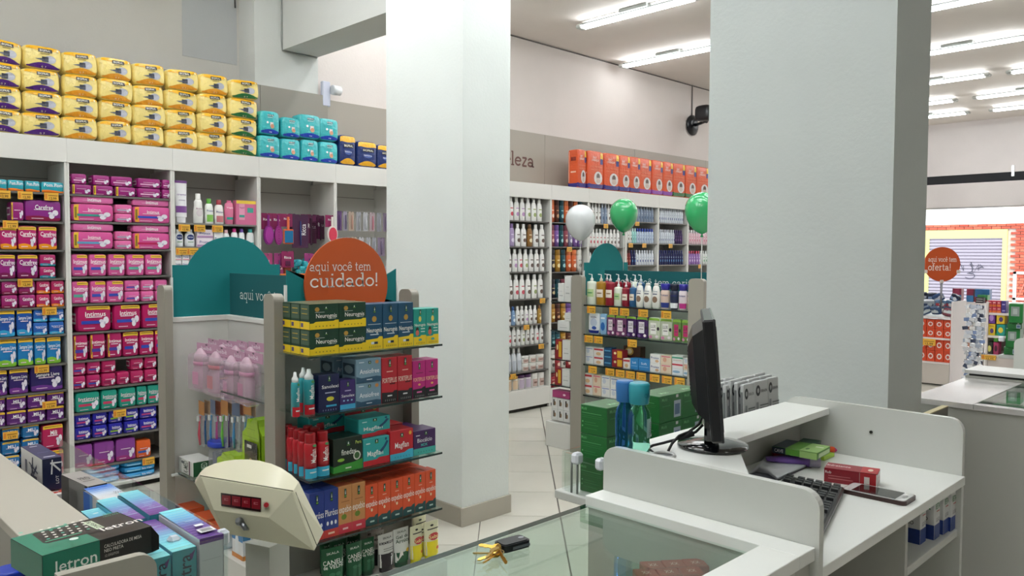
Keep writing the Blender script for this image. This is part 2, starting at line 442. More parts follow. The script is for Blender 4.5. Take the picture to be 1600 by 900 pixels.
# repaired, unpainted patch beside the pilaster
MB().box((2.42, 5.886, 2.95), (2.84, 5.8905, 3.52), '#b7b9b9', 'plaster').obj('paint_patch', wl)
MB().tube([(2.82, 5.87, 3.69), (2.815, 5.868, 3.5), (2.822, 5.87, 3.38)], .006, '#4e4c48', 'rubber').obj('wire', wl)
wall('wall_back', [((3.40, 5.69, 0), (14.5, 5.9, CEIL))], '#dcd3ce')
wall('pillar_wall', [((2.86, 5.64, 0), (3.40, 5.9, CEIL))], '#d3d4d0').name = 'trim_1'
wall('wall_right', [((-2.6, -4.7, 0), (14.5, -4.5, CEIL))], '#dcd6d0')
wall('wall_near', [((-2.7, -4.6, 0), (-2.5, 6.2, CEIL))], '#d4d2cc')
# beam from the wall to the pillar, with a loose cable in the corner
bm = wall('trim_2', [((3.085, 3.60, 3.067), (3.40, 5.65, CEIL))], '#cbccc8')
MB().tube([(3.078, 5.63, 3.69), (3.078, 5.625, 3.4), (3.08, 5.63, 3.13), (3.085, 5.63, 3.062), (3.2, 5.632, 3.06), (3.39, 5.632, 3.06)], .006, '#8a8c88', 'plastic').obj('cable', bm)
def pillar(name, x0, x1, y0, y1, base, lit_tone='#e6ebe8'):
    o = wall(name, [((x0, y0, 0), (x1, y1, CEIL))], lit_tone)
    if base:
        t = MB(); b = .012
        for a, c in (((x0-b, y0-b, 0), (x1+b, y0, .105)), ((x0-b, y1, 0), (x1+b, y1+b, .105))): t.box(a, c, '#b9b3a6', 'tilemat', .002)
        t.obj('baseboard_tile', o)
        t = MB()
        for a, c in (((x0-b, y0+.002, 0), (x0, y1, .105)), ((x1, y0+.002, 0), (x1+b, y1, .105))): t.box(a, c, '#aba598', 'tilemat', .002)
        t.obj('baseboard_tile', o)
    return o
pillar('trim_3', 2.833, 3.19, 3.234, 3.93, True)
pillar('trim_4', 2.833, 3.17, 1.008, 1.727, True, '#ccd2d0')  # same paint as the other pillar, dimmer light mixed into its colour
# joint between wall and ceiling
MB().box((3.4, 5.675, CEIL-.012), (14.38, 5.692, CEIL-.004), '#6e6763', 'matte').obj('trim_5')['kind'] = 'structure'
# taupe boards above the shelving, lettered
TAUPE = '#a59d92'
bx = [(1.0, 1.95), (1.953, 2.88), (2.883, 3.465)]
for i, (a, b) in enumerate(bx): MB().box((a, 5.60, 2.17), (b, 5.636, 2.765), '#948e84', 'melamine', .001).obj('board' if not i else 'board', bm if False else wl)
wb = bpy.data.objects['wall_back']
for a, b in ((3.468, 4.6), (4.603, 6.05), (6.053, 7.6), (7.603, 9.15), (9.153, 10.7), (10.703, 12.2)):
    MB().box((a, 5.62, 2.17), (b, 5.688, 2.738), TAUPE, 'melamine', .001).obj('board', wb)
m = MB(); v, f, w_ = slab('beleza', .2); s_ = .094
x1_ = 5.897
m.add([(x1_-(w_-p[0])*s_, 5.6185, 2.385+p[1]*s_) for p in v], f, '#6d4f49', 'matte'); m.obj('lettering', wb)

# far end: bulkhead over the shop opening
XE = 14.38
fw = wall('wall_front', [((XE, -4.6, 2.83), (XE+.25, 6.2, CEIL)), ((XE, -4.6, 2.30), (XE+.25, 6.2, 2.69)), ((XE, 5.2, 0), (XE+.25, 6.2, 2.7))], '#d6cfcd')
MB().box((XE+.02, -4.6, 2.69), (XE+.2, 6.2, 2.83), '#1d1e22', 'matte').obj('shutter_slot', fw)
MB().box((XE-.01, 3.3, 2.76), (XE+.02, 3.34, 2.93), '#d8d8d8', 'metal').obj('bracket', fw)
MB().box((XE-.004, -4.6, 2.29), (XE+.26, 6.2, 2.30), '#9a9894', 'metal').obj('edge_strip', fw)

# ---- the street outside
st = struct(MB().box((16.5, -16, -.5), (29, 24, -.05), '#8d8b88', 'matte').obj('ground'))
st.name = 'ground'
XS = 27.0
o = MB().box((XS+.06, -20, -.4), (XS+3, 30, Zof(352, XS, 7.2)), '#cfc4bc', 'matte').obj('building_wall'); root_b = o
tag(o, 'brick shop building across the street, seen through the opening', 'building')
o.name = 'brick_building'
zt = Zof(351, XS, 7.); zb = -.4; ys0, ys1 = Yof(1566, XS, 1.5), Yof(1452, XS, 1.5)
zl0, zl1 = Zof(372, XS, 7.), Zof(359, XS, 7.)
brk = MB(); H_ = .085; row = 0; z = zb
while z < zt-.02:
    y = 3.0 + (row % 2)*.125
    while y < 9.6:
        if not (y+.24 > ys0-.1 and y < ys1+2 and z < zl1):
            brk.box((XS, y, z), (XS+.07, y+.235, z+H_-.014), random.choice(['#b5533f', '#c0604a', '#a94c3b', '#c76a52']), 'matte')
        y += .25
    z += H_; row += 1
b_ = brk.obj('brick', root_b); b_['kind'] = 'stuff'
MB().box((XS-.03, ys0-.12, zl0), (XS+.05, ys1+2, zl1), '#e6e08a', 'matte').box((XS-.03, ys1, zb), (XS+.05, ys1+2, zl0), '#cdd083', 'matte').box((XS-.03, ys0-.12, zb), (XS+.05, ys0, zl0), '#e6e08a', 'matte').obj('shop_frame', root_b)
sh = MB(); z = zb; 
while z < zl0:
    sh.prism([(XS+.0, z), (XS-.035, z+.035), (XS-.035, z+.06), (XS, z+.095)][::-1], 'y', ys0, ys1, '#b9b4bd', 'matte') if False else None
    v = [(XS+.02, ys0, z), (XS-.02, ys0, z+.03), (XS-.02, ys0, z+.07), (XS+.02, ys0, z+.1)]
    sh.add(v+[(a, ys1, c) for a, b, c in v], [(0, 4, 5, 1), (1, 5, 6, 2), (2, 6, 7, 3)], '#9f9aa8', 'matte'); z += .1
g = sh.obj('roller_shutter', root_b)
gr = MB(); random.seed(11)
for k in range(5):
    cx = ys0+.55+k*.16; pts = [(cx+random.uniform(-.12, .12), .95+random.uniform(0, .38)) for _ in range(5)]
    out = ([], []); ribbon(out, pts, .02); gr.add([(XS-.028, a, c) for a, c in out[0]], out[1], '#4b4c5c', 'matte')
out = ([], []); ribbon(out, arc(ys0+.85, .9, .14, .08, 60, 330), .02); gr.add([(XS-.028, a, c) for a, c in out[0]], out[1], '#4b4c5c', 'matte')
gr.obj('graffiti', g)
m = MB()
yA, yB = Yof(1583, 24., 1.), Yof(1583, 24., 1.)-3
zA = Zof(425, 24., 5.); zB = Zof(468, 24., 5.)
for a, b in (((24, yA-.07, -.05), (24.06, yA, zA)), ((24, yB, zA-.06), (24.06, yA, zA)), ((24, yB, zB-.03), (24.06, yA, zB+.03))): m.box(a, b, '#eeeeee', 'plastic')
o = tag(m.obj('gate_frame'), 'white tubular gate frame standing out on the street', 'gate')
mm = MB()
for k in range(9): mm.tube([(24.03, yA-.1-k*.25, zB), (24.03, yA-.35-k*.25, zA-.05)], .012, '#d98070', 'plastic', 5)
mm.obj('bar', o)

# ================================================================== CEILING LIGHTS
def light_proto():
    L = 1.24
    r = MB().box((-.045, -.15, -.032), (.045, .15, 0), '#8f9490', 'plastic', .003)
    hs = MB()
    hs.box((-.05, -.0325, -.075), (.05, .0325, -.035), '#b4b7b4', 'plastic', .012)
    ra = MB().box((-.02, -L/2, -.042), (.02, L/2, -.030), '#585a58', 'plastic')
    t = MB()
    t.lathe([(.0135, -L/2+.03), (.0135, L/2-.03)], 10, col='#fff', mat='tube')
    t.v = [(x, z, y-.062) for x, y, z in t.v]; t.f = [f[::-1] for f in t.f]
    return r.mesh('mount'), hs.mesh('end_cap'), ra.mesh('rail'), t.mesh('tube')
LM = light_proto()
def fixture(x, y, label, two=True):
    e = empty('tube_light', (x, y, CEIL), label, 'light', 'twin tube lights on the ceiling')
    for n, me, dx, dy in (('mount', LM[0], 0, 0), ('end_cap', LM[1], 0, -.6225), ('end_cap', LM[1], 0, .6225), ('rail', LM[2], 0, 0), ('tube', LM[3], -.024, 0), ('tube', LM[3], .024, 0)):
        c = bpy.data.objects.new(n, me); COL.objects.link(c); c.parent = e; c.location = (dx, dy, 0)
    return e
fixture(5.76, 4.27, 'twin tube ceiling light nearest the tall pillar, left of the wide pillar')
fixture(7.27, 4.93, 'second twin tube ceiling light, cut off by the wide pillar, before the fan')
for x, y, l in ((7.44, 1.79, 'twin tube light at the top right corner of the ceiling'), (9.05, 2.62, 'long twin tube light, second one down right of the wide pillar'),
                (10.6, 3.36, 'third tube light down, left column right of the wide pillar'), (10.64, 1.9, 'third tube light down, cut by the right picture edge'),
                (12.0, 4.11, 'fourth tube light down, left column beside the wide pillar'), (12.02, 2.62, 'fourth tube light down, right column'),
                (13.16, 4.27, 'farthest tube light beside the wide pillar edge'), (13.2, 2.72, 'farthest tube light in the right column')):
    fixture(x, y, l)
for x, y in [(x, y) for x in (-.8, 0., .8, 1.6, 2.4) for y in (.5, 2.0, 3.5) if (x, y) not in ((2.4, .5), (2.4, 2.0), (1.6, .5))]+[(.3, 4.9), (2.2, 4.7), (1.6, -1.2), (3.0, 2.5), (3.5, 2.9), (3.9, 1.6), (3.7, 2.3), (4.4, 2.2), (4.4, 3.6), (4.4, 4.95), (3.75, 4.9), (5.1, 2.3), (5.76, 2.6), (7.27, 3.3), (9.05, 1.), (9.05, 4.4), (12, 1.)]:  # unseen fixtures added, packed densely to brighten the front and middle
    fixture(x, y, 'unseen twin tube ceiling light added to brighten the shop')

# ================================================================== WALL SHELVING
YF = 5.23
WH = '#dcdad5'
def tagmesh():
    m = MB().box((-.042, -.002, -.024), (.042, 0, .024), '#e8b13c', 'card')
    art(m, Face(lambda u, v, e: (-.042+.084*u, -.002-e, -.024+.048*v)), [('r', .05, .15, .2, .85, '#d9822a'), ('r', .28, .58, .92, .68, '#8a5a1c'), ('t', '12,99', .6, .28, .32, '#3a2a18', .5)], 1.75)
    return m.mesh('price_tag')
TAGM = tagmesh()
def ptag(parent, pos, rz=0., s=(1, 1, 1)):
    o = bpy.data.objects.new('price_tag', TAGM); COL.objects.link(o); o.parent = parent
    o.location = Vector(pos)-Vector(parent.location); o.rotation_euler = (0, 0, rz); o.scale = s
def unit(xa, xb, shelves, label, kick=.06, tags=(), dark=False, depth=.36, top=True):
    e = empty('shelving_unit', (xa, YF, 0), label, 'shelf unit', 'white wall shelving units')
    w = xb-xa
    for x in (0, w-.014): MB().box((x, .004, 0), (x+.0135, depth, 2.035), WH, 'melamine', .0012).obj('side_panel', e)
    MB().box((0, -.002, 2.035), (w-.0005, .016, 2.177), '#e0ded9', 'melamine', .0012).obj('fascia', e)
    MB().box((0, .017, 2.155), (w-.0005, depth, 2.17), WH, 'melamine').obj('top_panel', e)
    MB().box((.014, depth-.012, .02), (w-.014, depth, 2.15), '#c9c6c0', 'melamine').box((.014, depth-.016, 1.955), (w-.014, depth-.012, 1.96), '#8e8b86', 'matte').obj('back_panel', e)
    for z in shelves:
        MB().box((.015, .012, z-.012), (w-.015, depth-.014, z), '#7f7d79' if not dark else '#66635f', 'melamine', .001).obj('shelf', e)  # shelf greys carry the shadow inside the bays, deeper where dark is set
    MB().box((.001, .0, .035), (w-.0015, .02, kick+.075), '#e0ded9', 'melamine', .0012).box((.014, .02, kick+.06), (w-.0145, depth-.013, kick+.075), WH, 'melamine').obj('plinth', e)
    MB().box((.01, .03, 0), (w-.01, .05, .035), '#26241f', 'matte').obj('kick_strip', e)
    for px, z in tags:
        X = Xof(px, YF-.004, z); ptag(e, (X, YF+.008, z-.026), 0, (.9, 1, .95))
    return e
DX = [.865, 1.452, 2.075, 2.677, 3.300, 3.905, 4.51, 5.115, 5.732, 6.305, 6.946, 7.548, 8.16, 8.765]
S1 = [1.85, 1.68, 1.513, 1.345, 1.175, 1.01, .835, .675, .498, .16]
S2 = [1.85, 1.688, 1.52, 1.352, 1.186, 1.012, .84, .664, .52, .352, .178]
unit(DX[0], DX[1], S1, 'white shelf unit at the far left holding purple and blue pads', kick=-.02, tags=[(5, 1.853), (40, 1.853), (81, 1.853), (17, 1.683), (40, 1.348), (78, 1.178), (66, .838), (78, .62), (17, .47)], dark=True)
unit(DX[1], DX[2], S2[:-1]+[.178], 'white shelf unit full of pink pads, second from the left', kick=-.02, tags=[(188, .515), (233, .18)], dark=True)
S3 = [1.697, 1.54, 1.40, 1.2, 1.0, .8, .6, .4, .2]
unit(DX[2], DX[3], S3, 'white shelf unit holding white and pink lotion bottles', tags=[(289, 1.69), (313, 1.69), (341, 1.69), (285, 1.535), (302, 1.535)])
unit(DX[3], DX[4], [1.0, .7, .4], 'white shelf unit hung with magenta hairbrush cards')
unit(DX[4], DX[5], [1.0, .7, .4], 'white shelf unit hung with small nail tools, beside the tall pillar')
unit(DX[5], DX[6], [1.5, 1.0, .5], 'white shelf unit hidden behind the tall pillar, left one')
unit(DX[6], DX[7], [1.5, 1.0, .5], 'white shelf unit hidden behind the tall pillar, right one')
SR = [Zof(y, Xof(830, YF+.02, 1.5), YF+.02) for y in (345.5, 385.5, 424.5, 466.5, 506.5, 538.5, 579.5)]
unit(DX[7], DX[8], SR, 'white shelf unit full of white shampoo bottles, right of the tall pillar', .13, tags=[(849, SR[3]), (824, SR[4]), (847, SR[5]), (803, SR[6]), (831, .2)], dark=True)
SQ = [Zof(y, Xof(885, YF+.02, 1.5), YF+.02) for y in (348, 385.5, 424.5, 464.5, 502, 540, 577, 602)]
unit(DX[8], DX[9], SQ, 'white shelf unit with orange and purple bottles behind the white balloon', .1, tags=[(891, SQ[1])], dark=True)
SP = [Zof(y, Xof(945, YF+.02, 1.5), YF+.02) for y in (349.5, 386, 422)]+[1.1, .85, .6, .35]
unit(DX[9], DX[10], SP, 'white shelf unit between the white and the green balloon', .1, tags=[(948, SP[0])])
SO = [Zof(y, Xof(1000, YF+.02, 1.5), YF+.02) for y in (346.5, 380, 414)]+[1.1, .85, .6, .35]
unit(DX[10], DX[11], SO, 'white shelf unit behind the middle green balloon', .1, tags=[(997, SO[0]), (987, SO[1]), (1008, SO[1])])
SN = [Zof(y, Xof(1050, YF+.02, 1.5), YF+.02) for y in (349, 381, 413.5)]+[1.1, .85, .6, .35]
unit(DX[11], DX[12], SN, 'white shelf unit with rows of navy bottles, right of the middle balloon', .1, tags=[(1049, SN[1])])
unit(DX[12], DX[13], SN, 'last white shelf unit visible beside the wide pillar', .1, tags=[(1095, SN[2])])

# ---- kinds: pads and packs
def arcb(h, a=.0): return lambda u: a+h*(1-(2*u-1)**2)
def diaper(kind, low, seed):
    softpack(kind, .21, .15, .13, '#f3dc86', [('b', lambda u: .86-.1*(1-(2*u-1)**2), lambda u: 1.0, '#efb21c'), ('b', lambda u: 0.0, lambda u: .07+.23*math.sin(math.pi*min(1, max(0, u*1.1-.05))), low),
        ('e', .66, .44, .15, .16, '#b9b9c4'), ('r', .46, .33, .62, .53, '#3c3f4c'), ('p', [(.28, .42), (.46, .37), (.46, .46)], '#6d6f7a'),
        ('r', .37, .7, .71, .85, '#26232a'), ('t', 'BIGFRAL', .54, .775, .085, '#f4ecd0', .28), ('r', .42, .63, .64, .66, '#8b7a3a'),
        ('e', .86, .83, .03, .05, '#f6e9b8'), ('t', 'G  7', .5, .12, .08, '#f3e3c4', .3)], 5, name='diaper_pack', n=8)
diaper('dp', '#4d1f7a', 1); diaper('do', '#e79a22', 2); diaper('dg', '#1f6b35', 3)
# yellow diaper packs along the top: four high, eight across
ROWZ = [2.179, 2.307, 2.436, 2.568]
edgeB = [-28, 33, 97, 154, 208, 260, 311, 358, 404]
for r in range(4):
    for c in range(8):
        a = edgeB[c]+[0, 2, 1, 4][r]*(1 if c < 2 else .4); b = edgeB[c+1]+[0, 2, 1, 4][r]*(1 if c < 1 else .4)
        k = 'dp' if c < 2 else ('dg' if c == 7 else 'do')
        xa, xb = Xof(a, 5.25, ROWZ[r]+.06), Xof(b, 5.25, ROWZ[r]+.06)
        nm = {'dp': 'purple', 'do': 'orange', 'dg': 'green'}[k]
        put(k, ((xa+xb)/2, 5.245+random.uniform(-.006, .012), ROWZ[r]), 'yellow diaper pack with %s base, %s stack from left, %s' % (nm, ORD[c+1], ['bottom of its stack', 'second from bottom', 'second from top', 'top of its stack'][r]),
            'yellow diaper packs on top of the shelving', random.uniform(-.09, .09), ((xb-xa)*random.uniform(.97, 1.03), .16, random.uniform(.134, .142)), (0, random.uniform(-.07, .07)))
put('do', (2.56, 5.42, 2.58), 'yellow diaper pack lying behind the top right of the yellow stacks', 'yellow diaper packs on top of the shelving', 0, (.2, .15, .14))
softpack('teal', .16, .12, .18, '#3fb9bf', [('b', lambda u: 0., lambda u: .1+.13*(1-(2*u-1)**2), '#1c3fb4'), ('r', .36, .76, .66, .84, '#15323c'), ('t', 'BIGFRAL', .51, .8, .055, '#dff', .28), ('r', .38, .7, .62, .72, '#d9f4f4'), ('r', .48, .34, .64, .52, '#ece6e2'), ('e', .58, .36, .09, .09, '#d9a184'), ('e', .36, .5, .05, .045, '#e9f5f5'), ('t', 'P/M', .5, .11, .05, '#cfe0ff', .3)],
    6, left=[('r', .2, .3, .8, .8, '#2b8d96'), ('r', .3, .6, .7, .72, '#cfeff0'), ('r', .3, .4, .7, .44, '#cfeff0')], name='diaper_pack')
for i, (a, b, z0, z1) in enumerate([(405, 440, 2.18, 2.34), (440, 471, 2.18, 2.335), (472, 499, 2.18, 2.345), (500, 530, 2.18, 2.345), (407, 438, 2.345, 2.515), (441, 471, 2.34, 2.49), (468, 502, 2.35, 2.53), (500, 530, 2.35, 2.52)]):
    xa, xb = Xof(a, 5.25, z0), Xof(b, 5.25, z0)
    put('teal', ((xa+xb)/2, 5.25, z0), 'teal diaper pack with blue base, %s in the %s row' % (['leftmost', 'second from left', 'third from left', 'rightmost'][i % 4], 'upper' if i > 3 else 'lower'), 'teal diaper packs on the shelving', random.uniform(-.06, .06), (xb-xa, .15, z1-z0))
softpack('navyp', .15, .12, .2, '#22356f', [('b', lambda u: .8-.05*math.sin(math.pi*u), lambda u: 1., '#efb42a'), ('b', lambda u: 0., lambda u: .04+.2*(1-(2*u-1)**2), '#e6ab2c'), ('r', .25, .58, .8, .7, '#15162c'), ('t', 'BIGFRAL', .52, .64, .075, '#f3f0df', .5), ('e', .5, .42, .2, .07, '#4d64a6'), ('t', 'Noturna', .5, .45, .06, '#d8def2', .5)], 6, name='diaper_pack')
for i, (a, b, z1) in enumerate([(531, 557, 2.415), (559, 590, 2.385), (590, 618, 2.375)]):
    xa, xb = Xof(a, 5.25, 2.2), Xof(b, 5.25, 2.2); put('navyp', ((xa+xb)/2, 5.25, 2.179), 'navy and yellow pack right of the teal packs, %s' % ['leftmost', 'middle one', 'cut by the tall pillar'][i], 'navy and yellow diaper packs', 0, (xb-xa, .14, z1-2.18))

def pad(kind, base, band=None, bandc='#f0c33a', name='Intimus', namec='#fff', swash=None, low=None, wing=True, k=9, bigname=.17, ny=.66, w=.1, h=.11, d=.08, bandx=(0., 1.)):
    ops = []
    if low: ops.append(('b', lambda u: 0., lambda u: .22+.05*math.sin(5*u), low))
    if band == 't': ops += [('r', bandx[0]+.02, .82, bandx[1]-.02, .97, bandc), ('r', max(.1, bandx[0]+.06), .88, min(.9, bandx[1]-.1), .91, '#7c5b1d')]
    if band == 'l': ops += [('r', .02, .05, .15, .95, bandc), ('r', .05, .2, .11, .8, '#8a7a28')]
    if swash: ops += [('r', .12, .3, .75, .42, swash)]
    if wing: ops += [('e', .72, .26, .075, .12, '#e9e3ee'), ('e', .82, .42, .085, .13, '#e9e3ee'), ('e', .78, .32, .03, .06, '#c5bfd2'), ('e', .68, .4, .06, .06, '#dcd6e6'), ('r', .18, .14, .5, .17, '#e8c6dc')]
    ops.append(('t', name, .52, ny, bigname, namec, .78)); ops.append(('r', .25, ny-.13, .7, ny-.1, '#ead2e2'))
    softpack(kind, w, d, h, base, ops, k, left=[('r', .2, .3, .8, .7, '#ffffff' if False else namec), ('r', .25, .38, .75, .62, base), ('t', name, .5, .5, .12, namec, .5)], name='pad_pack', n=4, mat='plastic')
pad('car', '#96237f', 't', name='Carefree', low='#7d1552'); pad('cao', '#bf2270', 't', name='Carefree', low='#ef9a1f')
pad('cbig', '#8c2a86', None, name='Carefree', low='#8c1a44', w=.25, h=.12, bigname=.2); pad('cteal', '#b31e66', None, name='Carefree', low='#2193a6', h=.06)
pad('csm', '#a32672', None, name='Carefree', low='#8a1648', h=.07); pad('cso', '#bb2460', None, name='Carefree', low='#ee8a20', h=.07)
pad('blu', '#1c54a8', 't', name='Sempre Livre', low='#35a4d8', bigname=.12); pad('bls', '#2260b4', None, name='Sempre Livre', low='#45b6e0', h=.08, bigname=.12)
pad('grn', '#1f7fc0', 't', name='Sempre Livre', low='#86c63a', bigname=.12); pad('nav', '#33226a', 't', name='Sempre Livre', low='#7a3796', bigname=.12)
pad('navb', '#2c1f60', None, name='Sempre Livre', low='#6a3190', w=.2, h=.14, bigname=.13); pad('pur', '#5a1f74', 't', name='MILI', low='#6d2d86', h=.08, ny=.6, bigname=.2)
pad('bly', '#1f6fae', 't', name='MILI', low='#2382c0', h=.08, k=5, ny=.6, bigname=.2); pad('mili', '#b51f56', 't', name='Mili', h=.12, w=.13)
pad('vio', '#a01f7a', None, name='', h=.06, swash='#e6b3d4', w=.1); pad('viy', '#9b1f78', 'l', name='', h=.06, w=.1)
pad('ipk', '#d95a9c', 't', name='Intimus', swash='#3b50b4', h=.12, bandx=(.3, 1)); pad('ipg', '#d95a9c', 't', name='Intimus', swash='#58a898', h=.12, bandx=(.3, 1))
pad('ips', '#d9609f', None, name='', swash='#3d4eb0', h=.06); pad('ipt', '#dd64a0', None, name='', swash='#a0bcc8', h=.06)
pad('iba', '#d9549a', 'l', name='Intimus', swash='#3e9c92', w=.26, h=.11); pad('ibb', '#d9549a', 'l', name='Intimus', swash='#2b49b8', w=.24, h=.11, bandc='#f0a03a')
pad('ibc', '#d9549a', 'l', name='Intimus', swash='#5d9fc4', w=.26, h=.11); pad('ibd', '#d9549a', 'l', name='Intimus', swash='#c2185b', w=.24, h=.11, bandc='#f0a03a')
pad('ifl', '#dd6ca8', None, name='Intimus', wing=False, w=.26, h=.045, bigname=.45, ny=.5)
pad('imb', '#b81a60', 't', name='Intimus', swash='#2d47b0', w=.19, h=.16, bandx=(.25, 1)); pad('imv', '#b91e63', 'l', name='Intimus', swash='#4a3f9e', h=.16, bandc='#f0b03a', bigname=.12)
pad('imc', '#b81a60', 't', name='Intimus', swash='#2d47b0', h=.15, bigname=.12); pad('ims', '#b61f64', None, name='', swash='#3c48a8', h=.08, k=6)
pad('imr', '#b8205f', None, name='', swash='#8f1a50', h=.08, k=6); pad('itl', '#1f9a86', None, name='Intimus', namec='#f1e2ea', swash='#c43a62', h=.12)
pad('idb', '#2423a0', None, name='Intimus', swash='#b93a78', h=.08); pad('idg', '#2423a0', None, name='Intimus', swash='#8bb83a', h=.08)
pad('tna', '#8a3f94', None, name='', h=.14, w=.12, low='#a23280'); pad('tor', '#e2622a', None, name='', h=.12, w=.1, swash='#2355a8')
softpack('wipe', .27, .16, .045, '#3aa3e0', [('r', .1, .3, .5, .5, '#8fd0f0'), ('t', 'Baby Wipes', .7, .5, .3, '#e4f4ff', .3)], 5, name='wipes_pack', n=4)
pad('tealo', '#2ba3b4', None, name='Pom Pom', wing=False, low='#ee7f2a', h=.06, w=.1, bigname=.3, ny=.7)

Y5 = 5.248
W1 = 'far left bay'; GP = 'pad packs in the far left bay'
rowY([('tealo', -16, 12, 'small teal and orange pack'), ('tealo', 12, 38, 'small teal and orange pack'), ('tealo', 39, 63, 'small teal and orange pack'), ('tealo', 64, 101, 'small teal and orange pack')], Y5, S1[0], .065, 'on top shelf, '+W1, GP, .1)
rowY([('cbig', 38, 97, 'long purple panty liner pack', 0, .125), ('viy', 17, 38, 'clear ended pack with yellow band', 0, .11)], Y5, S1[1], .12, 'below the teal packs, '+W1, GP, .1)
rowY([('cao', -28, -1, 'magenta liner pack with orange base', 0, .14), ('cao', 0, 27, 'magenta liner pack with orange base', 0, .135), ('cao', 28, 58, 'magenta liner pack with orange base', 0, .14), ('cao', 60, 90, 'magenta liner pack with orange base', 0, .14)], Y5, S1[2], .14, 'on third shelf, '+W1, GP, .09)
rowY([('car', -28, -3, 'purple liner pack with yellow top'), ('car', -2, 25, 'purple liner pack with yellow top'), ('car', 27, 60, 'purple liner pack with yellow top'), ('cteal', 62, 88, 'small magenta and teal pack below', 0, .07), ('cteal', 62, 88, 'small magenta and teal pack above', .072, .07)], Y5, S1[3], .143, 'on fourth shelf, '+W1, GP, .09)
for r in (0, 1):
    rowY([('csm', -26, 1, 'small plum liner pack'), ('csm', 2, 28, 'small plum liner pack'), ('csm', 30, 56, 'small plum liner pack'), ('cso', 57, 79, 'small magenta and orange pack'), ('cso', 80, 101, 'small magenta and orange pack')], Y5, S1[4]+r*.08, .078, ['in lower row', 'in upper row'][r]+', fifth shelf, '+W1, GP, .09)
rowY([('blu', -4, 24, 'blue pad pack with yellow top'), ('blu', 26, 51, 'blue pad pack with yellow top')], Y5, S1[5], .162, 'on sixth shelf, '+W1, GP, .1)
for r in (0, 1): rowY([('bls', 52, 75, 'small blue pad pack'), ('bls', 77, 101, 'small blue pad pack')], Y5, S1[5]+r*.079, .077, ['lower', 'upper'][r]+' of two, sixth shelf, '+W1, GP, .1)
rowY([('grn', -2, 27, 'blue and green pad pack'), ('grn', 28, 53, 'blue and green pad pack'), ('grn', 54, 72, 'blue and green pad pack', 0, .165), ('grn', 73, 96, 'blue and green pad pack', 0, .165)], Y5, S1[6], .17, 'on seventh shelf, '+W1, GP, .1)
rowY([('nav', -12, 12, 'tall navy and purple pad pack'), ('nav', 14, 45, 'tall navy and purple pad pack'), ('navb', 47, 100, 'wide navy and purple pad pack')], Y5, S1[7], .152, 'on eighth shelf, '+W1, GP, .1)
for r in (0, 1): rowY([('pur', -16, 9, 'purple pack with yellow top'), ('pur', 10, 42, 'purple pack with yellow top'), ('pur', 43, 72, 'purple pack with yellow top'), ('pur', 73, 101, 'purple pack with yellow top')], Y5, S1[8]+r*.086, .084, ['in lower row', 'in upper row'][r]+', ninth shelf, '+W1, GP, .1)
for r in range(4):
    rowY([('bly', -28, 1, 'rounded blue and yellow pack'), ('bly', 2, 33, 'rounded blue and yellow pack'), ('bly', 34, 63, 'rounded blue and yellow pack')], Y5,
         .161+r*.083, .082, '%s layer of bottom stack, %s' % (['lowest', 'second', 'third', 'top'][r], W1), GP, .1)
rowY([('mili', 66, 100, 'crimson pad pack with yellow top')], Y5, .325, .15, 'right of the blue packs, '+W1, GP, .1)
rowY([('mili', 68, 101, 'crimson pad pack with yellow top')], Y5, .161, .16, 'lowest at the right, '+W1, GP, .1)

W2 = 'pink bay'; GQ = 'pad packs in the pink bay'
rowY([('viy', 112, 144, 'small violet pad pack'), ('viy', 145, 178, 'small violet pad pack'), ('viy', 180, 213, 'small violet pad pack'), ('vio', 215, 252, 'small violet pad pack'), ('vio', 254, 266, 'small violet pad pack')], Y5, S2[0], .062, 'in lower row, top shelf, '+W2, GQ, .1)
rowY([('vio', 112, 136, 'small violet pad pack'), ('vio', 145, 172, 'small violet pad pack'), ('vio', 173, 208, 'small violet pad pack'), ('vio', 215, 252, 'small violet pad pack'), ('vio', 254, 266, 'small violet pad pack')], Y5, S2[0]+.063, .062, 'in upper row, top shelf, '+W2, GQ, .1)
for i, (ka, kb) in enumerate((('iba', 'ibb'), ('ibc', 'ibd'))):
    wh = ['on second shelf, ', 'on third shelf, '][i]+W2
    rowY([(ka, 112, 179, 'long pink pad pack at the left'), (kb, 208, 267, 'long pink pad pack at the right')], Y5, S2[1+i], .108, wh, GQ, .1)
    rowY([('ifl', 112, 179, 'flat pink pack on top at the left'), ('ifl', 206, 266, 'flat pink pack on top at the right')], Y5, S2[1+i]+.11, .046, wh, GQ, .1)
    rowY([('ipt', 180, 207, 'small pink pack with heart, lower one')], Y5, S2[1+i], .056, wh, GQ, .09)
    rowY([('ipt', 180, 207, 'small pink pack with heart, upper one')], Y5, S2[1+i]+.057, .056, wh, GQ, .09)
rowY([('ipk', 112, 138, 'square pink pad pack'), ('ipk', 139, 167, 'square pink pad pack'), ('ipg', 169, 196, 'square pink pad pack'), ('ipg', 198, 226, 'square pink pad pack'), ('ipg', 227, 254, 'square pink pad pack')], Y5, S2[3], .138, 'on fourth shelf, '+W2, GQ, .1)
rowY([('ipg', 112, 139, 'square pink pad pack'), ('ipk', 141, 166, 'square pink pad pack'), ('ipk', 167, 194, 'square pink pad pack')], Y5, S2[4], .14, 'on fifth shelf, '+W2, GQ, .1)
for r in (0, 1): rowY([('ips', 195, 219, 'small rose pack'), ('ipt', 221, 241, 'small rose pack'), ('ips', 243, 262, 'small rose pack')], Y5, S2[4]+r*.07, .069, ['lower', 'upper'][r]+' on fifth shelf, '+W2, GQ, .1)
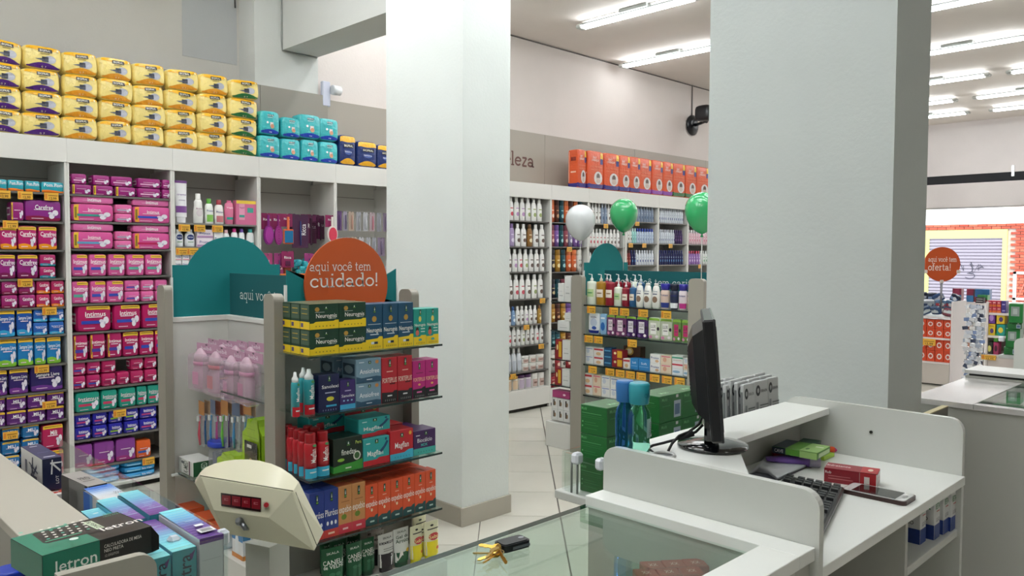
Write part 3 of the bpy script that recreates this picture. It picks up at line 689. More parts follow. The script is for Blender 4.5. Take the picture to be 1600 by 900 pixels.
rowY([('imb', 120, 175, 'large crimson pad pack', 0, .165), ('imb', 177, 221, 'large crimson pad pack', 0, .162), ('imb', 222, 262, 'large crimson pad pack', 0, .162)], Y5, S2[5], .165, 'on sixth shelf, '+W2, GQ, .12)
rowY([('imv', 115, 138, 'crimson pack with side yellow band'), ('imv', 141, 165, 'crimson pack with side yellow band'), ('imv', 168, 191, 'crimson pack with side yellow band'), ('imc', 192, 217, 'crimson pack with top yellow band'), ('imc', 218, 241, 'crimson pack with top yellow band'), ('imc', 242, 262, 'crimson pack with top yellow band')], Y5, S2[6], .162, 'on seventh shelf, '+W2, GQ, .1)
for r in (0, 1):
    L = [('ims', 113, 135), ('ims', 136, 158), ('imr', 159, 182), ('imr', 183, 203), ('imr', 204, 225), ('imr', 226, 246)]
    if r: L.pop(3)
    rowY([(a, b, c, 'small crimson pack') for a, b, c in L], Y5, S2[7]+r*.086, .084, ['in lower row', 'in upper row'][r]+', eighth shelf, '+W2, GQ, .09)
rowY([('itl', 118, 157, 'teal green pad pack'), ('itl', 158, 184, 'teal green pad pack'), ('itl', 186, 213, 'teal green pad pack'), ('itl', 214, 230, 'teal green pad pack'), ('itl', 231, 250, 'teal green pad pack')], Y5, S2[8], .125, 'on ninth shelf, '+W2, GQ, .1)
for r in (0, 1): rowY([('idb', 117, 143, 'royal blue pad pack'), ('idb', 145, 168, 'royal blue pad pack'), ('idg', 170, 192, 'royal blue pad pack'), ('idg', 194, 217, 'royal blue pad pack'), ('idb', 218, 246, 'royal blue pad pack')], Y5, S2[9]+r*.08, .078, ['in lower row', 'in upper row'][r]+', tenth shelf, '+W2, GQ, .1)
rowY([('tna', 115, 146, 'purple and teal pad pack'), ('tna', 147, 180, 'purple and teal pad pack'), ('tna', 181, 213, 'purple and teal pad pack'), ('tor', 213, 237, 'orange pack with blue window', 0, .115)], Y5, S2[10], .145, 'on eleventh shelf, '+W2, GQ, .1)
for r in range(3):
    rowY([('wipe', 132, 191, 'flat blue wipes pack'), ('wipe', 192, 246, 'flat blue wipes pack')], Y5, .057+.037*r, .036, 'in %s layer, bottom of %s' % (['lowest', 'middle', 'top'][r], W2), GQ, .2)

# ---- white lotion bay
B3 = 'in the lotion bay'; G3_ = 'toiletries in the lotion bay'
def tubek(kind, w, d, h, col, capc, front, capside='bottom', mat='plastic', name='cream_tube'):
    """squeeze tube standing on its cap, flat crimped end up"""
    n = 14; v = []; f = []; zs = [(.14, 1., 1.), (.3, 1., .95), (.6, 1.03, .7), (.9, 1.08, .16), (1., 1.08, .06)]
    for z, a, b in zs:
        for i in range(n):
            t = 2*math.pi*i/n; v.append((w/2*a*math.cos(t), d/2+d/2*b*math.sin(t), z*h))
    for k in range(len(zs)-1):
        for i in range(n): f.append((k*n+i, k*n+(i+1) % n, (k+1)*n+(i+1) % n, (k+1)*n+i))
    mb = MB().add(v, f, col, mat, True); mb.add([p for p in v[-n:]], [tuple(range(n))], col, mat)
    def S(u, v_, e):
        z = .14+.86*v_
        for (z0, a0, b0), (z1, a1, b1) in zip(zs, zs[1:]):
            if z0 <= z <= z1+1e-6:
                q = (z-z0)/(z1-z0); a = a0+(a1-a0)*q; b = b0+(b1-b0)*q
        t = R(-90+(u-.5)*170); return ((w/2*a)*math.cos(t), d/2+(d/2*b)*math.sin(t)-.0008-e, z*h)
    art(mb, Face(S, True), front, w/h, mat)
    C = MB().lathe([(w/2*.8, 0), (w/2*.84, .01*h), (w/2*.84, .13*h), (w/2*.8, .145*h)], 12, 1, d/w, col=capc, cy=d/2)
    reg(kind, name, 'tube', mb, (w, d, h), [('cap', C)])
tubek('tw', .055, .035, .2, '#ecebee', '#e8e7ea', [('r', .0, .93, 1, 1, '#7a4b8c'), ('r', .05, .12, .95, .3, '#7c4c90'), ('t', 'creme', .5, .62, .06, '#8a6aa0', .6), ('r', .3, .45, .7, .47, '#a99bb4')])
SHP = [(.86, 0), (.95, .02), (.97, .3), (.92, .6), (.8, .74), (.55, .8)]; SHC = [(.5, .79), (.52, .81), (.5, .99), (.42, 1.)]
INV = [(.75, .0), (.8, .02), (.95, .35), (1., .6), (.85, .85), (.5, .93)]
LOT = [(.84, 0), (.95, .03), (.98, .35), (.8, .6), (.82, .72), (.55, .8)]
bottle('lotw', .06, .035, .2, LOT, SHC, '#ecebe7', '#f2f1ee', [('e', .5, .35, .25, .12, '#d9cfd2'), ('t', 'Monange', .5, .5, .05, '#a86f8f', .5)])
bottle('lotg', .06, .035, .19, SHP, SHC, '#eef0ea', '#5fae3a', [('r', .2, .08, .8, .36, '#86c25a'), ('t', 'Protex', .5, .52, .08, '#27418f', .6)])
bottle('lotr', .06, .035, .19, SHP, SHC, '#efe9e6', '#a02a3a', [('r', .2, .08, .8, .34, '#c8787e'), ('t', 'Protex', .5, .5, .08, '#27418f', .6)])
bottle('lotp', .06, .035, .19, INV, [(.45, .92), (.5, .93), (.48, 1)], '#e07a9e', '#c85f88', [('r', .2, .2, .8, .3, '#2b9a90'), ('t', 'Vagisil', .5, .7, .06, '#fbeaf2', .6)])
bottle('lotnv', .06, .035, .16, SHP, SHC, '#eceff2', '#eef1f4', [('e', .5, .55, .28, .16, '#1c2f6e'), ('t', 'NIVEA', .5, .55, .06, '#fff', .4), ('r', .3, .25, .7, .3, '#8fae8f')])
for k, c in (('lcm', '#c2257c'), ('lcp', '#6d45a8'), ('lct', '#2f9f9a'), ('lck', '#e7b7be')):
    bottle(k, .05, .035, .2, SHP, SHC, '#eceff0', c, [('r', .25, .2, .75, .26, c)])
carton('boxpk', .13, .06, .18, '#d9729b', [('r', .02, .86, .98, .99, '#f0cf4a'), ('r', .55, .5, .85, .7, '#3f9e90'), ('r', .14, .2, .42, .85, '#e7a0bd'), ('r', .15, .3, .41, .4, '#3f9e90'), ('t', 'Vagisil', .28, .7, .06, '#8c1f4c', .24)])
carton('soapw', .06, .05, .04, '#efeef0', [('t', 'Protex', .5, .5, .35, '#27418f', .8), ('r', .05, .05, .95, .2, '#e3a4b4')])
carton('soapl', .1, .05, .06, '#ecdfe8', [('t', 'Protex', .5, .55, .3, '#27418f', .7), ('r', 0, .02, 1, .25, '#b48cb8')])
rowY([('tw', 276, 294, 'tall white and purple cream tube', 0, .28), ('lotw', 304, 320, 'slim white lotion bottle', 0, .2), ('lotg', 322, 336, 'white soap bottle with green cap', 0, .17), ('lotr', 337, 352, 'white soap bottle with dark red cap', 0, .165),
      ('lotp', 353, 368, 'pink intimate soap bottle', 0, .165), ('boxpk', 369, 401, 'pink box with yellow top label', 0, .17)], Y5, S3[0], .2, 'on the top shelf '+B3, G3_, .05)
rowY([('lotnv', 274, 289, 'white lotion bottle with navy dot', 0, .115), ('lotnv', 290, 307, 'white lotion bottle with navy dot', 0, .115), ('soapl', 308, 333, 'pale soap packet, lower', 0, .06), ('soapl', 308, 333, 'pale soap packet, upper', .061, .055), ('soapw', 335, 349, 'small soap carton', 0, .1),
      ('lck', 350, 361, 'white bottle with rose cap', 0, .12), ('lcm', 363, 374, 'white bottle with magenta cap', 0, .13), ('lcp', 375, 385, 'white bottle with violet cap', 0, .13), ('lct', 387, 400, 'white bottle with teal cap', 0, .13)], Y5, S3[1], .13, 'on the second shelf '+B3, G3_, .045)
for r in (0, 1): rowY([('soapw', 273, 284, 'tiny white carton'), ('soapw', 285, 296, 'tiny white carton'), ('soapw', 298, 309, 'tiny white carton')], Y5, S3[2]+r*.05, .048, ['lower', 'upper'][r]+' row of the third shelf '+B3, G3_, .05)

# ---- hanging cards (brushes and small tools), each on its own wall peg
def card(kind, w, h, col, name='hanging_card', text=None, tcol='#fff', blob=None, cat='packet', vert=False, cardh=1., lip=None):
    mb = MB().box((-w/2, 0, -h*cardh), (w/2, .002, 0), col, 'card')
    ops = [('e', .5, 1-.05/cardh, .06, .02, '#40303a')]
    if text: ops.append(('tv', text, .7, .55, .3, tcol, .6) if vert else ('t', text, .5, .62, .16, tcol, .8))
    if lip: ops.append(('r', 0, 0, 1, .3, lip))
    art(mb, Face(lambda u, v, e: (-w/2+u*w, -e, -h*cardh+v*h*cardh)), ops, w/(h*cardh))
    mb2 = MB(); 
    if blob: blob(mb2, w, h)
    else: mb2.box((-w*.3, -.016, -h*.9), (w*.3, -.001, -h*.3), '#777', 'plastic', .004)
    peg = MB().tube([(0, .10, -.004), (0, -.004, -.004), (0, -.008, .004)], .0018, '#c8c8c8', 'metal', 5)
    reg(kind, name, cat, mb, (w, .02, h), [('brush' if name == 'brush_card' else 'tool', mb2), ('hanging_peg', peg)])
def oval(col, c2, ring=False, col3=None):
    def fn(m, w, h):
        cz = -h*.68; a = w*.44; b = h*.3
        m.prism([(a*math.cos(t*math.pi/8), cz+b*math.sin(t*math.pi/8)) for t in range(16)][::-1], 'y', -.028, -.012, col, 'plastic')
        if ring:
            for q in (.75, .5, .25):
                out = ([], []); ribbon(out, [(q*a*math.cos(t*math.pi/8), cz+q*b*math.sin(t*math.pi/8)) for t in range(16)], .003, True)
                m.add([(x, -.0295, z) for x, z in out[0]], out[1], c2, 'plastic')
        else: m.prism([(a*.78*math.cos(t*math.pi/8), cz+b*.82*math.sin(t*math.pi/8)) for t in range(16)][::-1], 'y', -.034, -.028, c2, 'plastic')
        m.box((-.009, -.026, -h*.42), (.009, -.012, -h*.06), col3 or col, 'plastic', .003)
    return fn
def paddle(m, w, h):
    m.box((-w*.46, -.03, -h*.99), (w*.46, -.014, -h*.5), '#d9653a', 'plastic', .01); m.box((-w*.38, -.034, -h*.95), (w*.38, -.03, -h*.55), '#1f6f9e', 'plastic', .002)
    m.box((-.011, -.028, -h*.52), (.011, -.012, -h*.1), '#ee7a52', 'plastic', .004)
def comb(m, w, h):
    m.box((-w*.2, -.014, -h*.95), (-w*.02, -.002, -h*.1), '#3a1830', 'plastic', .003)
    for k in range(12): m.box((-w*.02, -.011, -h*(.2+.06*k)), (w*.35, -.005, -h*(.2+.06*k)-.006), '#3a1830', 'plastic')
def stick(c):
    def fn(m, w, h): m.tube([(0, -.01, -h*.2), (0, -.012, -h*.55), (0, -.01, -h*.93)], [.004, .007, .0045], c, 'metal' if c == '#c9c9cc' else 'plastic', 6)
    return fn
MG = '#8c2358'
card('bo', .1, .3, MG, 'brush_card', 'Ricca', blob=oval('#8c2a86', '#a93a9c'), cardh=.5); card('br', .1, .3, MG, 'brush_card', 'Ricca', blob=oval('#8e2478', '#c254a4', True), cardh=.5)
card('bp', .11, .3, MG, 'brush_card', 'Ricca', blob=paddle, cardh=.42); card('bc', .09, .26, '#5c2248', 'brush_card', 'Ricca', blob=comb, cardh=.9)
card('bl', .13, .34, '#4a2246', 'brush_card', 'Ricca', vert=True, blob=stick('#28407e')); card('bw', .11, .3, MG, 'brush_card', 'Ricca', blob=oval('#e9dfda', '#d9455c'), cardh=.42)
card('pk', .1, .25, '#b0487c', 'brush_card', 'Ricca', blob=stick('#e7b4c6')); card('pd', .1, .25, '#9c3a78', 'brush_card', 'Ricca', blob=stick('#3a2560'))
G4 = 'brush and comb cards on pegs'
def hang(items, y, ztop, where, group):
    n = {}; m = {}
    for it in items: n[it[4]] = n.get(it[4], 0)+1
    for k, a, b, zb_, desc, *o in items:
        yy = y+(o[0] if o else 0); xa, xb = Xof(a, yy, ztop-.1), Xof(b, yy, ztop-.1); m[desc] = m.get(desc, 0)+1
        if k[:2] == 'nt': xb -= (xb-xa)*.22
        put(k, ((xa+xb)/2, yy+random.uniform(0, .006), ztop), desc+(', '+nth(m[desc], n[desc]) if n[desc] > 1 else '')+' '+where, group, random.uniform(-.1, .1), (xb-xa, None, zb_))
hang([('bo', 409, 427, .235, 'violet oval hairbrush'), ('br', 426, 440, .235, 'violet ring pattern hairbrush'), ('bp', 440, 457, .225, 'blue paddle brush with orange handle'), ('bc', 480, 495, .24, 'dark comb card'), ('bc', 496, 507, .2, 'dark comb card', .03), ('bl', 457, 481, .25, 'long card with upright lettering'), ('bw', 509, 526, .215, 'white brush with red pad', -.085)],
     5.33, 1.79, 'hanging in the brush bay', G4)
hang([('bc', 489, 500, .2, 'dark comb card hung behind'), ('bl', 451, 462, .2, 'long card hung behind'), ('bp', 470, 486, .2, 'paddle brush hung behind')], 5.45, 1.80, 'in the upper peg row', G4)
hang([('pk', 412, 427, .24, 'rose card with pale tool'), ('pd', 428, 443, .26, 'rose card with dark handle'), ('pd', 476, 490, .2, 'magenta card with dark handle'), ('pk', 492, 506, .2, 'rose card with pale tool'), ('pk', 507, 520, .2, 'rose card with pale tool')], 5.33, 1.50, 'in the lower peg row', G4)
m = MB().soft(.07, .05, .14, 3, '#8a4a36', 'plastic', 5); reg('puffk', 'round_brush', 'brush', m, (.07, .05, .14))
m = MB()
random.seed(5)
for k in range(26):
    a = random.uniform(0, 6.28); b = random.uniform(-1.2, 1.2); c = Vector((math.cos(a)*math.cos(b), math.sin(a)*math.cos(b), math.sin(b)))*.05
    m.soft(.05, .04, .045, 2.4, random.choice(['#2aa6b4', '#3abccb', '#1d8f9e']), 'film', 3); m.v[-96:] = [(x+c.x, y+c.y, z+c.z) for x, y, z in m.v[-96:]]
reg('sponge', 'bath_sponge', 'sponge', m, (.15, .14, .15))
put('puffk', (Xof(449, 5.34, 1.4), 5.33, 1.33), 'brown round brush left of the turquoise bath sponge', G4)
card('bsc', .1, .12, MG, 'brush_card', 'Ricca', blob=lambda m, w, h: m.box((-.02, -.01, -h*.9), (.02, -.002, -h*.6), '#5c2248', 'plastic', .002))
put('bsc', (Xof(449, 5.32, 1.5), 5.315, 1.515), 'magenta card above the brown round brush', G4)
put('sponge', (Xof(470, 5.33, 1.4), 5.33, 1.375), 'turquoise net bath sponge hanging in the brush bay', None, 0, (.14, .13, .14))
for i, (pa, c) in enumerate(((484, '#5f8fa8'), (497, '#d9c9cf'))):
    put('sponge', (Xof(pa, 5.4, 1.4), 5.38, 1.40), ['second turquoise bath sponge half hidden by the orange disc', 'third bath sponge behind the orange disc'][i], None, .5, (.12, .12, .12))
m = MB().box((-.1, 0, 0), (.1, .12, .05), '#d9692c', 'card', .002); m.box((-.1, -.005, .046), (.1, .125, .054), '#e8813e', 'card')
tag(m.obj('orange_tray', None, (Xof(458, 5.1, 1.3), 5.1, 1.30)), 'orange box behind the teal sign, left of the orange disc', 'box')
b_ = bpy.data.objects['orange_tray']; b_.location = (Xof(458, 5.26, 1.3), 5.26, 1.295)
MB().box((-.3, -.01, -.018), (.3, .3, -.002), '#8b8985', 'melamine').obj('shelf', bpy.data.objects['shelving_unit.003'], (.3, .04, 1.297))
for i, c in enumerate(['#6a4a86', '#4d3a6e', '#b98a7a', '#c9c9cc', '#d0d0d4', '#c06a7a', '#a9a9b4', '#7a6a8a']):
    card('nt%d' % i, .06, .15, ['#6a4a7a', '#a49ab0', '#b9a494', '#a9a8ae', '#b4b3b9', '#b3a1a7', '#9a9aa2', '#8a7a90'][i], 'tool_card', None, blob=stick(c))
G5_ = 'nail tool cards on pegs'
hang([('nt%d' % i, a, b, .15, 'grey blister card with nail tool') for i, a, b in ((0, 527, 536), (1, 537, 544), (2, 545, 556), (3, 557, 566), (4, 568, 577), (5, 578, 588), (6, 589, 598), (7, 599, 606))], 5.33, 1.83, 'in upper row by pillar', G5_)
hang([('nt%d' % i, a, b, .15, 'small nail tool card') for i, a, b in ((3, 528, 537), (5, 538, 547), (2, 549, 560), (4, 561, 571), (3, 573, 581), (6, 582, 590), (7, 591, 604))], 5.33, 1.63, 'in second row by pillar', G5_)
hang([('nt%d' % i, a, b, .15, 'small nail tool card') for i, a, b in ((2, 592, 598), (4, 599, 605))], 5.33, 1.40, 'in third row by pillar', G5_)

# ---- shampoo bays right of the tall pillar
def sham(kind, body, cap, a1='#b9a6a0', a2=None, prof=SHP, low=None):
    ops = [('e', .55, .28, .22, .09, a1), ('r', .3, .5, .7, .54, a2 or a1)]
    if low: ops.insert(0, ('b', lambda u: .0, lambda u: .3, low))
    bottle(kind, .06, .04, .2, prof, SHC if prof is not TTL else TTLC, body, cap, ops, n=8, name='shampoo_bottle', capchild=False)
TTL = [(1., 0), (1., .72), (.96, .74)]; TTLC = [(.98, .74), (.98, .97), (.9, 1.)]
sham('s_w1', '#ecebe8', '#e4e3e0', '#c9495a'); sham('s_w2', '#ecebe8', '#e9e8e5', '#b98fc0'); sham('s_w3', '#eeede9', '#e9e8e5', '#9aa96a'); sham('s_w4', '#ecebe8', '#e8e7e4', '#5d463c')
sham('s_pu', '#a995bd', '#7a5a94', '#d9cfe2'); sham('s_br', '#8a6230', '#6e4a20', '#e3d6b4'); sham('s_bl', '#7d9cc4', '#3c62a0', '#e4ecf4'); sham('s_go', '#b18a3c', '#7a4d20', '#efe3bb')
sham('t_or', '#df6a38', '#e07844', '#f6d9c4', prof=TTL); sham('t_bn', '#5a2a1c', '#46201a', '#cf9a6a', prof=TTL); sham('t_te', '#16505c', '#123f4c', '#8fc4c8', prof=TTL)
sham('t_mg', '#9a4858', '#7c3a4a', '#e8c4b4', prof=TTL); sham('t_pu', '#8a62b0', '#74509a', '#dcc9ec', prof=TTL); sham('t_gp', '#8d86a4', '#6f6a88', '#dedbe8', prof=TTL); sham('t_nv', '#1e1b30', '#15131f', '#c9b98a', prof=TTL)
sham('t_gd', '#c08d34', '#a87a28', '#f0dfa4', prof=TTL); sham('t_wh', '#e9e5df', '#e0dcd6', '#4a3a34', prof=TTL); sham('t_rd', '#b0323c', '#8c2830', '#f0c9b4', prof=TTL)
sham('d_wb', '#dfe4ec', '#d8dde6', '#27408c', '#b3bed0'); sham('d_bc', '#c9d6ea', '#2a48b4', '#7d92c0'); sham('d_gy', '#8f9db4', '#c4ccd8', '#4c6a8c', '#cdd6de'); sham('d_nv', '#1d2258', '#252c6a', '#5f9ad0', '#b9cde4')
sham('d_dp', '#331f50', '#3f2862', '#8a5fa4'); sham('d_rd', '#8c3230', '#5e2224', '#dca08a'); sham('d_pk', '#eccdd6', '#f0eef0', '#d9688a'); sham('d_pv', '#a77fc4', '#d0486a', '#ece0f2'); sham('d_gr', '#e6e9e6', '#e9ecea', '#3f9a5a'); sham('d_mt', '#a6dcd8', '#cfeae8', '#6aa9b4'); sham('d_or', '#d96a42', '#e9e4e0', '#f4cdb4')
bottle('jar', .07, .07, .06, [(1., 0), (1., .7), (.97, .72)], [(1.02, .7), (1.02, .98), (.96, 1.)], '#eceae6', '#eceae6', [('r', .2, .1, .8, .6, '#c4a9a0'), ('r', .3, .3, .7, .42, '#7a5a50')], n=10, name='cream_jar', cat='jar', capchild=False)
bottle('jarg', .07, .07, .09, [(1., 0), (1., .78), (.97, .8)], [(1.02, .78), (1.02, .98), (.96, 1.)], '#ece8e0', '#c9963c', [('r', .15, .1, .85, .7, '#d9bfa0')], n=10, name='cream_jar', cat='jar', capchild=False)
bottle('jarp', .07, .07, .09, [(1., 0), (1., .78), (.97, .8)], [(1.02, .78), (1.02, .98), (.96, 1.)], '#ece8e6', '#553060', [('r', .15, .1, .85, .7, '#c4b4c9')], n=10, name='cream_jar', cat='jar', capchild=False)
def nozz(C, w, d, h): C.box((-w*.28, d/2-.01, h*.97), (w*.18, d/2+.01, h*1.02), '#d9d8d5', 'plastic', .002)
bottle('spr', .045, .045, .22, [(1., 0), (1., .62), (.8, .74), (.5, .8)], [(.5, .8), (.5, .95), (.3, 1.)], '#d6d9de', '#e4e4e4', [('r', .2, .1, .8, .5, '#b9bfca')], n=8, name='spray_bottle', capchild=False, extra=nozz)
YB = 5.252
def fill(y0, y1, L, k0, where, group):
    zz0, zz1 = Zof(y1, Xof(L[0][1], YB, 1.5), YB), 0
    rowY([(k, a, b, desc) for k, a, b, desc in L], YB, k0, Zof(y0, Xof(825, YB, 1.5) if L[0][1] < 860 else Xof((L[0][1]+L[-1][2])/2, YB, 1.5), YB)-k0, where, group, None)
GS = 'bottles in the shampoo bay'; WB = 'shampoo bay'
def even(ks, a, b, desc, gap=.6):
    w = (b-a)/len(ks); return [(k, a+w*i+gap/2, a+w*(i+1)-gap/2, desc) for i, k in enumerate(ks)]
wb_ = 'white shampoo bottle'
fill(309, 345, even(['s_w1', 's_w1', 's_w2', 's_w2', 's_w3', 's_w3', 's_w3'], 787, 849.5, wb_), SR[0], 'on top shelf, '+WB, GS)
fill(350, 385, even(['s_pu', 's_pu', 's_w4', 's_w4', 's_br', 's_w4', 's_w4'], 787, 853.5, 'shampoo bottle'), SR[1], 'on second shelf, '+WB, GS)
fill(389, 424, even(['s_w1', 's_w4', 's_w2', 's_w1', 's_w3', 's_w4', 's_w4', 's_w4'], 785, 853, wb_), SR[2], 'on third shelf, '+WB, GS)
fill(429, 466, even(['s_w1', 's_w4', 's_w1', 's_w1', 's_w4', 's_w3', 's_w4'], 785, 851, wb_), SR[3], 'on fourth shelf, '+WB, GS)
fill(478, 506, even(['s_w4', 's_w4', 's_bl', 's_w4', 's_w4', 's_w2', 's_w4', 's_w4', 's_go'], 787, 848, 'small conditioner bottle'), SR[4], 'on fifth shelf, '+WB, GS)
fill(508, 538, even(['s_w4', 's_w1', 's_w4', 's_w4', 's_w3', 's_w4', 's_w4', 's_w1', 's_w4'], 787, 851, 'small conditioner bottle'), SR[5], 'on sixth shelf, '+WB, GS)
fill(543, 579, even(['spr', 'spr', 'spr'], 793, 817, 'grey spray bottle'), SR[6], 'on seventh shelf, '+WB, GS)
for r, L in ((0, even(['jar', 'jar', 'jar'], 817, 852, 'white cream jar')), (1, even(['jar', 'jar', 'jar'], 817, 852, 'white cream jar'))):
    hz = .075; rowY(L, YB, SR[6]+r*hz, hz-.002, ['in lower row', 'in upper row'][r]+', seventh shelf, '+WB, GS, .06)
rowY(even(['jarg', 'jarg', 'jarp', 'jarp', 'jar', 'jar'], 792, 853, 'cream jar'), YB, .206, .14, 'on lowest shelf, '+WB, GS, .07)
GT = 'bottles behind the white balloon'; WT = 'balloon bay'
db = 'slim bottle'
fill(313, 347, even(['t_or', 't_bn', 't_te', 't_or', 't_bn', 't_or', 't_te'], 861, 912, db), SQ[0], 'on top shelf, '+WT, GT)
fill(352, 385, even(['t_mg', 't_pu', 't_te', 't_mg', 't_gp', 't_pu', 't_pu'], 861, 911, db), SQ[1], 'on second shelf, '+WT, GT)
fill(390, 424, even(['t_nv', 't_gd', 't_te', 't_or', 't_or', 't_wh'], 861, 911, db), SQ[2], 'on third shelf, '+WT, GT)
fill(436, 464, even(['t_nv', 't_te', 't_mg', 't_pu', 't_bn', 't_nv'], 861, 911, db), SQ[3], 'on fourth shelf, '+WT, GT)
fill(474, 501, even(['t_gd', 't_bn', 't_gd', 't_pu', 't_pu', 't_mg'], 861, 911, db), SQ[4], 'on fifth shelf, '+WT, GT)
fill(514, 539, even(['t_te', 't_te', 't_gd', 't_bn', 't_gd', 't_mg'], 861, 911, db), SQ[5], 'on sixth shelf, '+WT, GT)
fill(544, 576, even(['t_wh', 't_rd', 't_wh', 't_rd', 't_pu', 't_rd'], 861, 911, db), SQ[6], 'on seventh shelf, '+WT, GT)
fill(580, 601, even(['t_rd', 't_or', 't_wh', 't_wh', 't_rd', 't_wh'], 861, 911, db), SQ[7], 'on lowest shelf, '+WT, GT)
GU = 'white bottles between the balloons'
fill(318, 349, even(['s_w4']*4+['d_gy']*2+['s_w4']*4, 921, 970, 'tall white bottle'), SP[0], 'on top shelf between the balloons', GU)
fill(358, 386, even(['s_w1']*5+['s_w4']*4, 921, 970, 'tall white bottle'), SP[1], 'on second shelf between the balloons', GU)
fill(395, 421, even(['s_w4']*3+['s_w1']*3+['d_or']*2, 921, 970, 'white bottle'), SP[2], 'on third shelf, above the teal sign', GU)
GV = 'deodorants right of the middle balloon'
fill(321, 346, even(['d_gy']*10, 981, 1023, 'grey blue deodorant'), SO[0], 'on top shelf behind the balloon', GV)
fill(357, 380, even(['s_w4']*2+['d_mt']*2+['d_bc']*7, 981, 1023, 'white blue capped deodorant'), SO[1], 'on second shelf behind the balloon', GV)
fill(391, 414, even(['d_rd', 'd_rd', 'd_nv', 'd_nv']+['d_wb']*7, 979, 1023, 'deodorant can'), SO[2], 'on third shelf below the balloon', GV)
GW = 'deodorants beside the wide pillar'; WV = 'navy can bay'
fill(325, 349, even(['d_wb']*12, 1030, 1069, 'white blue deodorant'), SN[0], 'on top shelf, '+WV, GW)
fill(359, 381, even(['d_wb']*8+['d_dp']*4, 1030, 1068, 'deodorant can'), SN[1], 'on second shelf, '+WV, GW)
fill(391, 413, even(['d_nv']*11, 1031, 1069, 'navy deodorant can'), SN[2], 'on third shelf, '+WV, GW)
fill(329, 351, even(['d_wb']*8, 1077, 1110, 'white deodorant'), SN[0], 'on top shelf behind the cut balloon', GW)
fill(360, 383, even(['d_pk']*9, 1077, 1110, 'pink white deodorant'), SN[1], 'on second shelf behind the cut balloon', GW)
fill(392, 415, even(['d_pv']*5+['d_gr']*4, 1077, 1110, 'deodorant'), SN[2], 'on third shelf beside the wide pillar', GW)

# ---- orange geriatric packs above
def opack(kind, low):
    softpack(kind, .26, .14, .38, '#d9572c', [('b', lambda u: 0., lambda u: .13, low), ('r', .78, .72, .97, .97, '#f1c33a'), ('r', .76, .66, .97, .8, '#2b2f72'), ('t', 'EASY', .4, .82, .055, '#fbe9dc', .36), ('t', 'OVERNIGHT', .44, .75, .055, '#fbe9dc', .5),
        ('e', .62, .3, .28, .17, '#d6cfcb'), ('e', .62, .34, .12, .08, '#5c4a44'), ('e', .62, .24, .14, .07, '#c9b3a6'), ('r', .1, .5, .9, .51, '#e78a62'), ('r', .1, .58, .9, .59, '#e78a62')], 12, left=[('b', lambda u: 0., lambda u: .13, low), ('r', .1, .15, .16, .95, '#f0c0a8'), ('r', .3, .7, .8, .8, '#8c2f22'), ('r', .3, .4, .8, .44, '#f0c0a8')], name='diaper_pack', n=6)
opack('ob', '#32307e'); opack('ov', '#8a3fa0'); opack('og', '#2f6b3a')
for i, (k, a, b, t) in enumerate([('ob', 905, 918, 234), ('ob', 919, 943, 236), ('ob', 944, 967, 238), ('ob', 967, 984, 239), ('ob', 984, 1000, 243), ('ov', 998, 1018, 246), ('ov', 1019, 1036, 249), ('ov', 1036, 1051, 251), ('og', 1052, 1070, 254), ('og', 1071, 1088, 258), ('og', 1089, 1107, 260)]):
    xa, xb = Xof(a, 5.25, 2.35), Xof(b, 5.25, 2.35); zt_ = Zof(t, xa, 5.25)
    put(k, ((xa+xb)/2+.005, 5.25 if i else 5.27, 2.179), 'orange diaper pack with %s base, %s' % ({'ob': 'navy', 'ov': 'violet', 'og': 'green'}[k], nth(i+1, 11)+(' of the orange row' if i else ' of the orange row')), 'orange diaper packs on the shelving', random.uniform(-.04, .04), ((xb-xa)*.99, .14, 2.575-2.179))
# ---- siren and wall fan
e = empty('alarm_sensor', (3.46, 5.6, 2.78), 'white alarm sensor on the pilaster edge above the teal packs', 'sensor')
MB().box((-.045, -.004, -.10), (.03, .035, .10), '#c3c5d6', 'plastic', .008).obj('housing', e)
m = MB().lathe([(.036, 0), (.04, .01), (.038, .075), (.03, .08)], 16, col='#dfe0e2'); m.v = [(z+.03, y-.02, x+.035) for x, y, z in m.v]; m.f = [f for f in m.f]; m.obj('lens', e)
def torus(R_, r_, n=20, k=6, c=(0, 0, 0), ax='y'):
    v = []; f = []
    for i in range(n):
        a = 2*math.pi*i/n
        for j in range(k):
            b = 2*math.pi*j/k; q = R_+r_*math.cos(b); p = (q*math.cos(a), q*math.sin(a), r_*math.sin(b))
            if ax == 'y': p = (p[0], p[2], p[1])
            if ax == 'x': p = (p[2], p[0], p[1])
            v.append((p[0]+c[0], p[1]+c[1], p[2]+c[2]))
    for i in range(n):
        for j in range(k): f.append((i*k+j, ((i+1) % n)*k+j, ((i+1) % n)*k+(j+1) % k, i*k+(j+1) % k))
    return v, f
fp = aty(1081, 196, 5.68)
e = empty('wall_fan', fp, 'black wall fan high on the wall, half hidden by the wide pillar', 'fan')
m = MB().lathe([(.13, 0), (.13, .02), (.08, .05), (.05, .06)], 20, col='#15171c'); m.v = [(x, -z, y) for x, y, z in m.v]; m.f = [f[::-1] for f in m.f]; m.obj('wall_plate', e)
mc = Vector((Xof(1101, 5.38, 3.3), 5.38, Zof(177, Xof(1101, 5.38, 3.3), 5.38)))-fp
MB().tube([(0, -.05, 0), (mc.x*.4, -.18, .0), (mc.x*.9, -.3, .0), (mc.x+.05, mc.y, mc.z-.1)], .02, '#15171c', 'plastic').obj('arm', e)
m = MB().soft(.17, .22, .2, 4, '#17181d', 'plastic', 6); m.v = [(x+mc.x, y+mc.y-.11, z+mc.z-.1) for x, y, z in m.v]; m.obj('motor', e)
gx, gy, gz = mc.x+.14, mc.y-.2, mc.z-.13
m = MB()
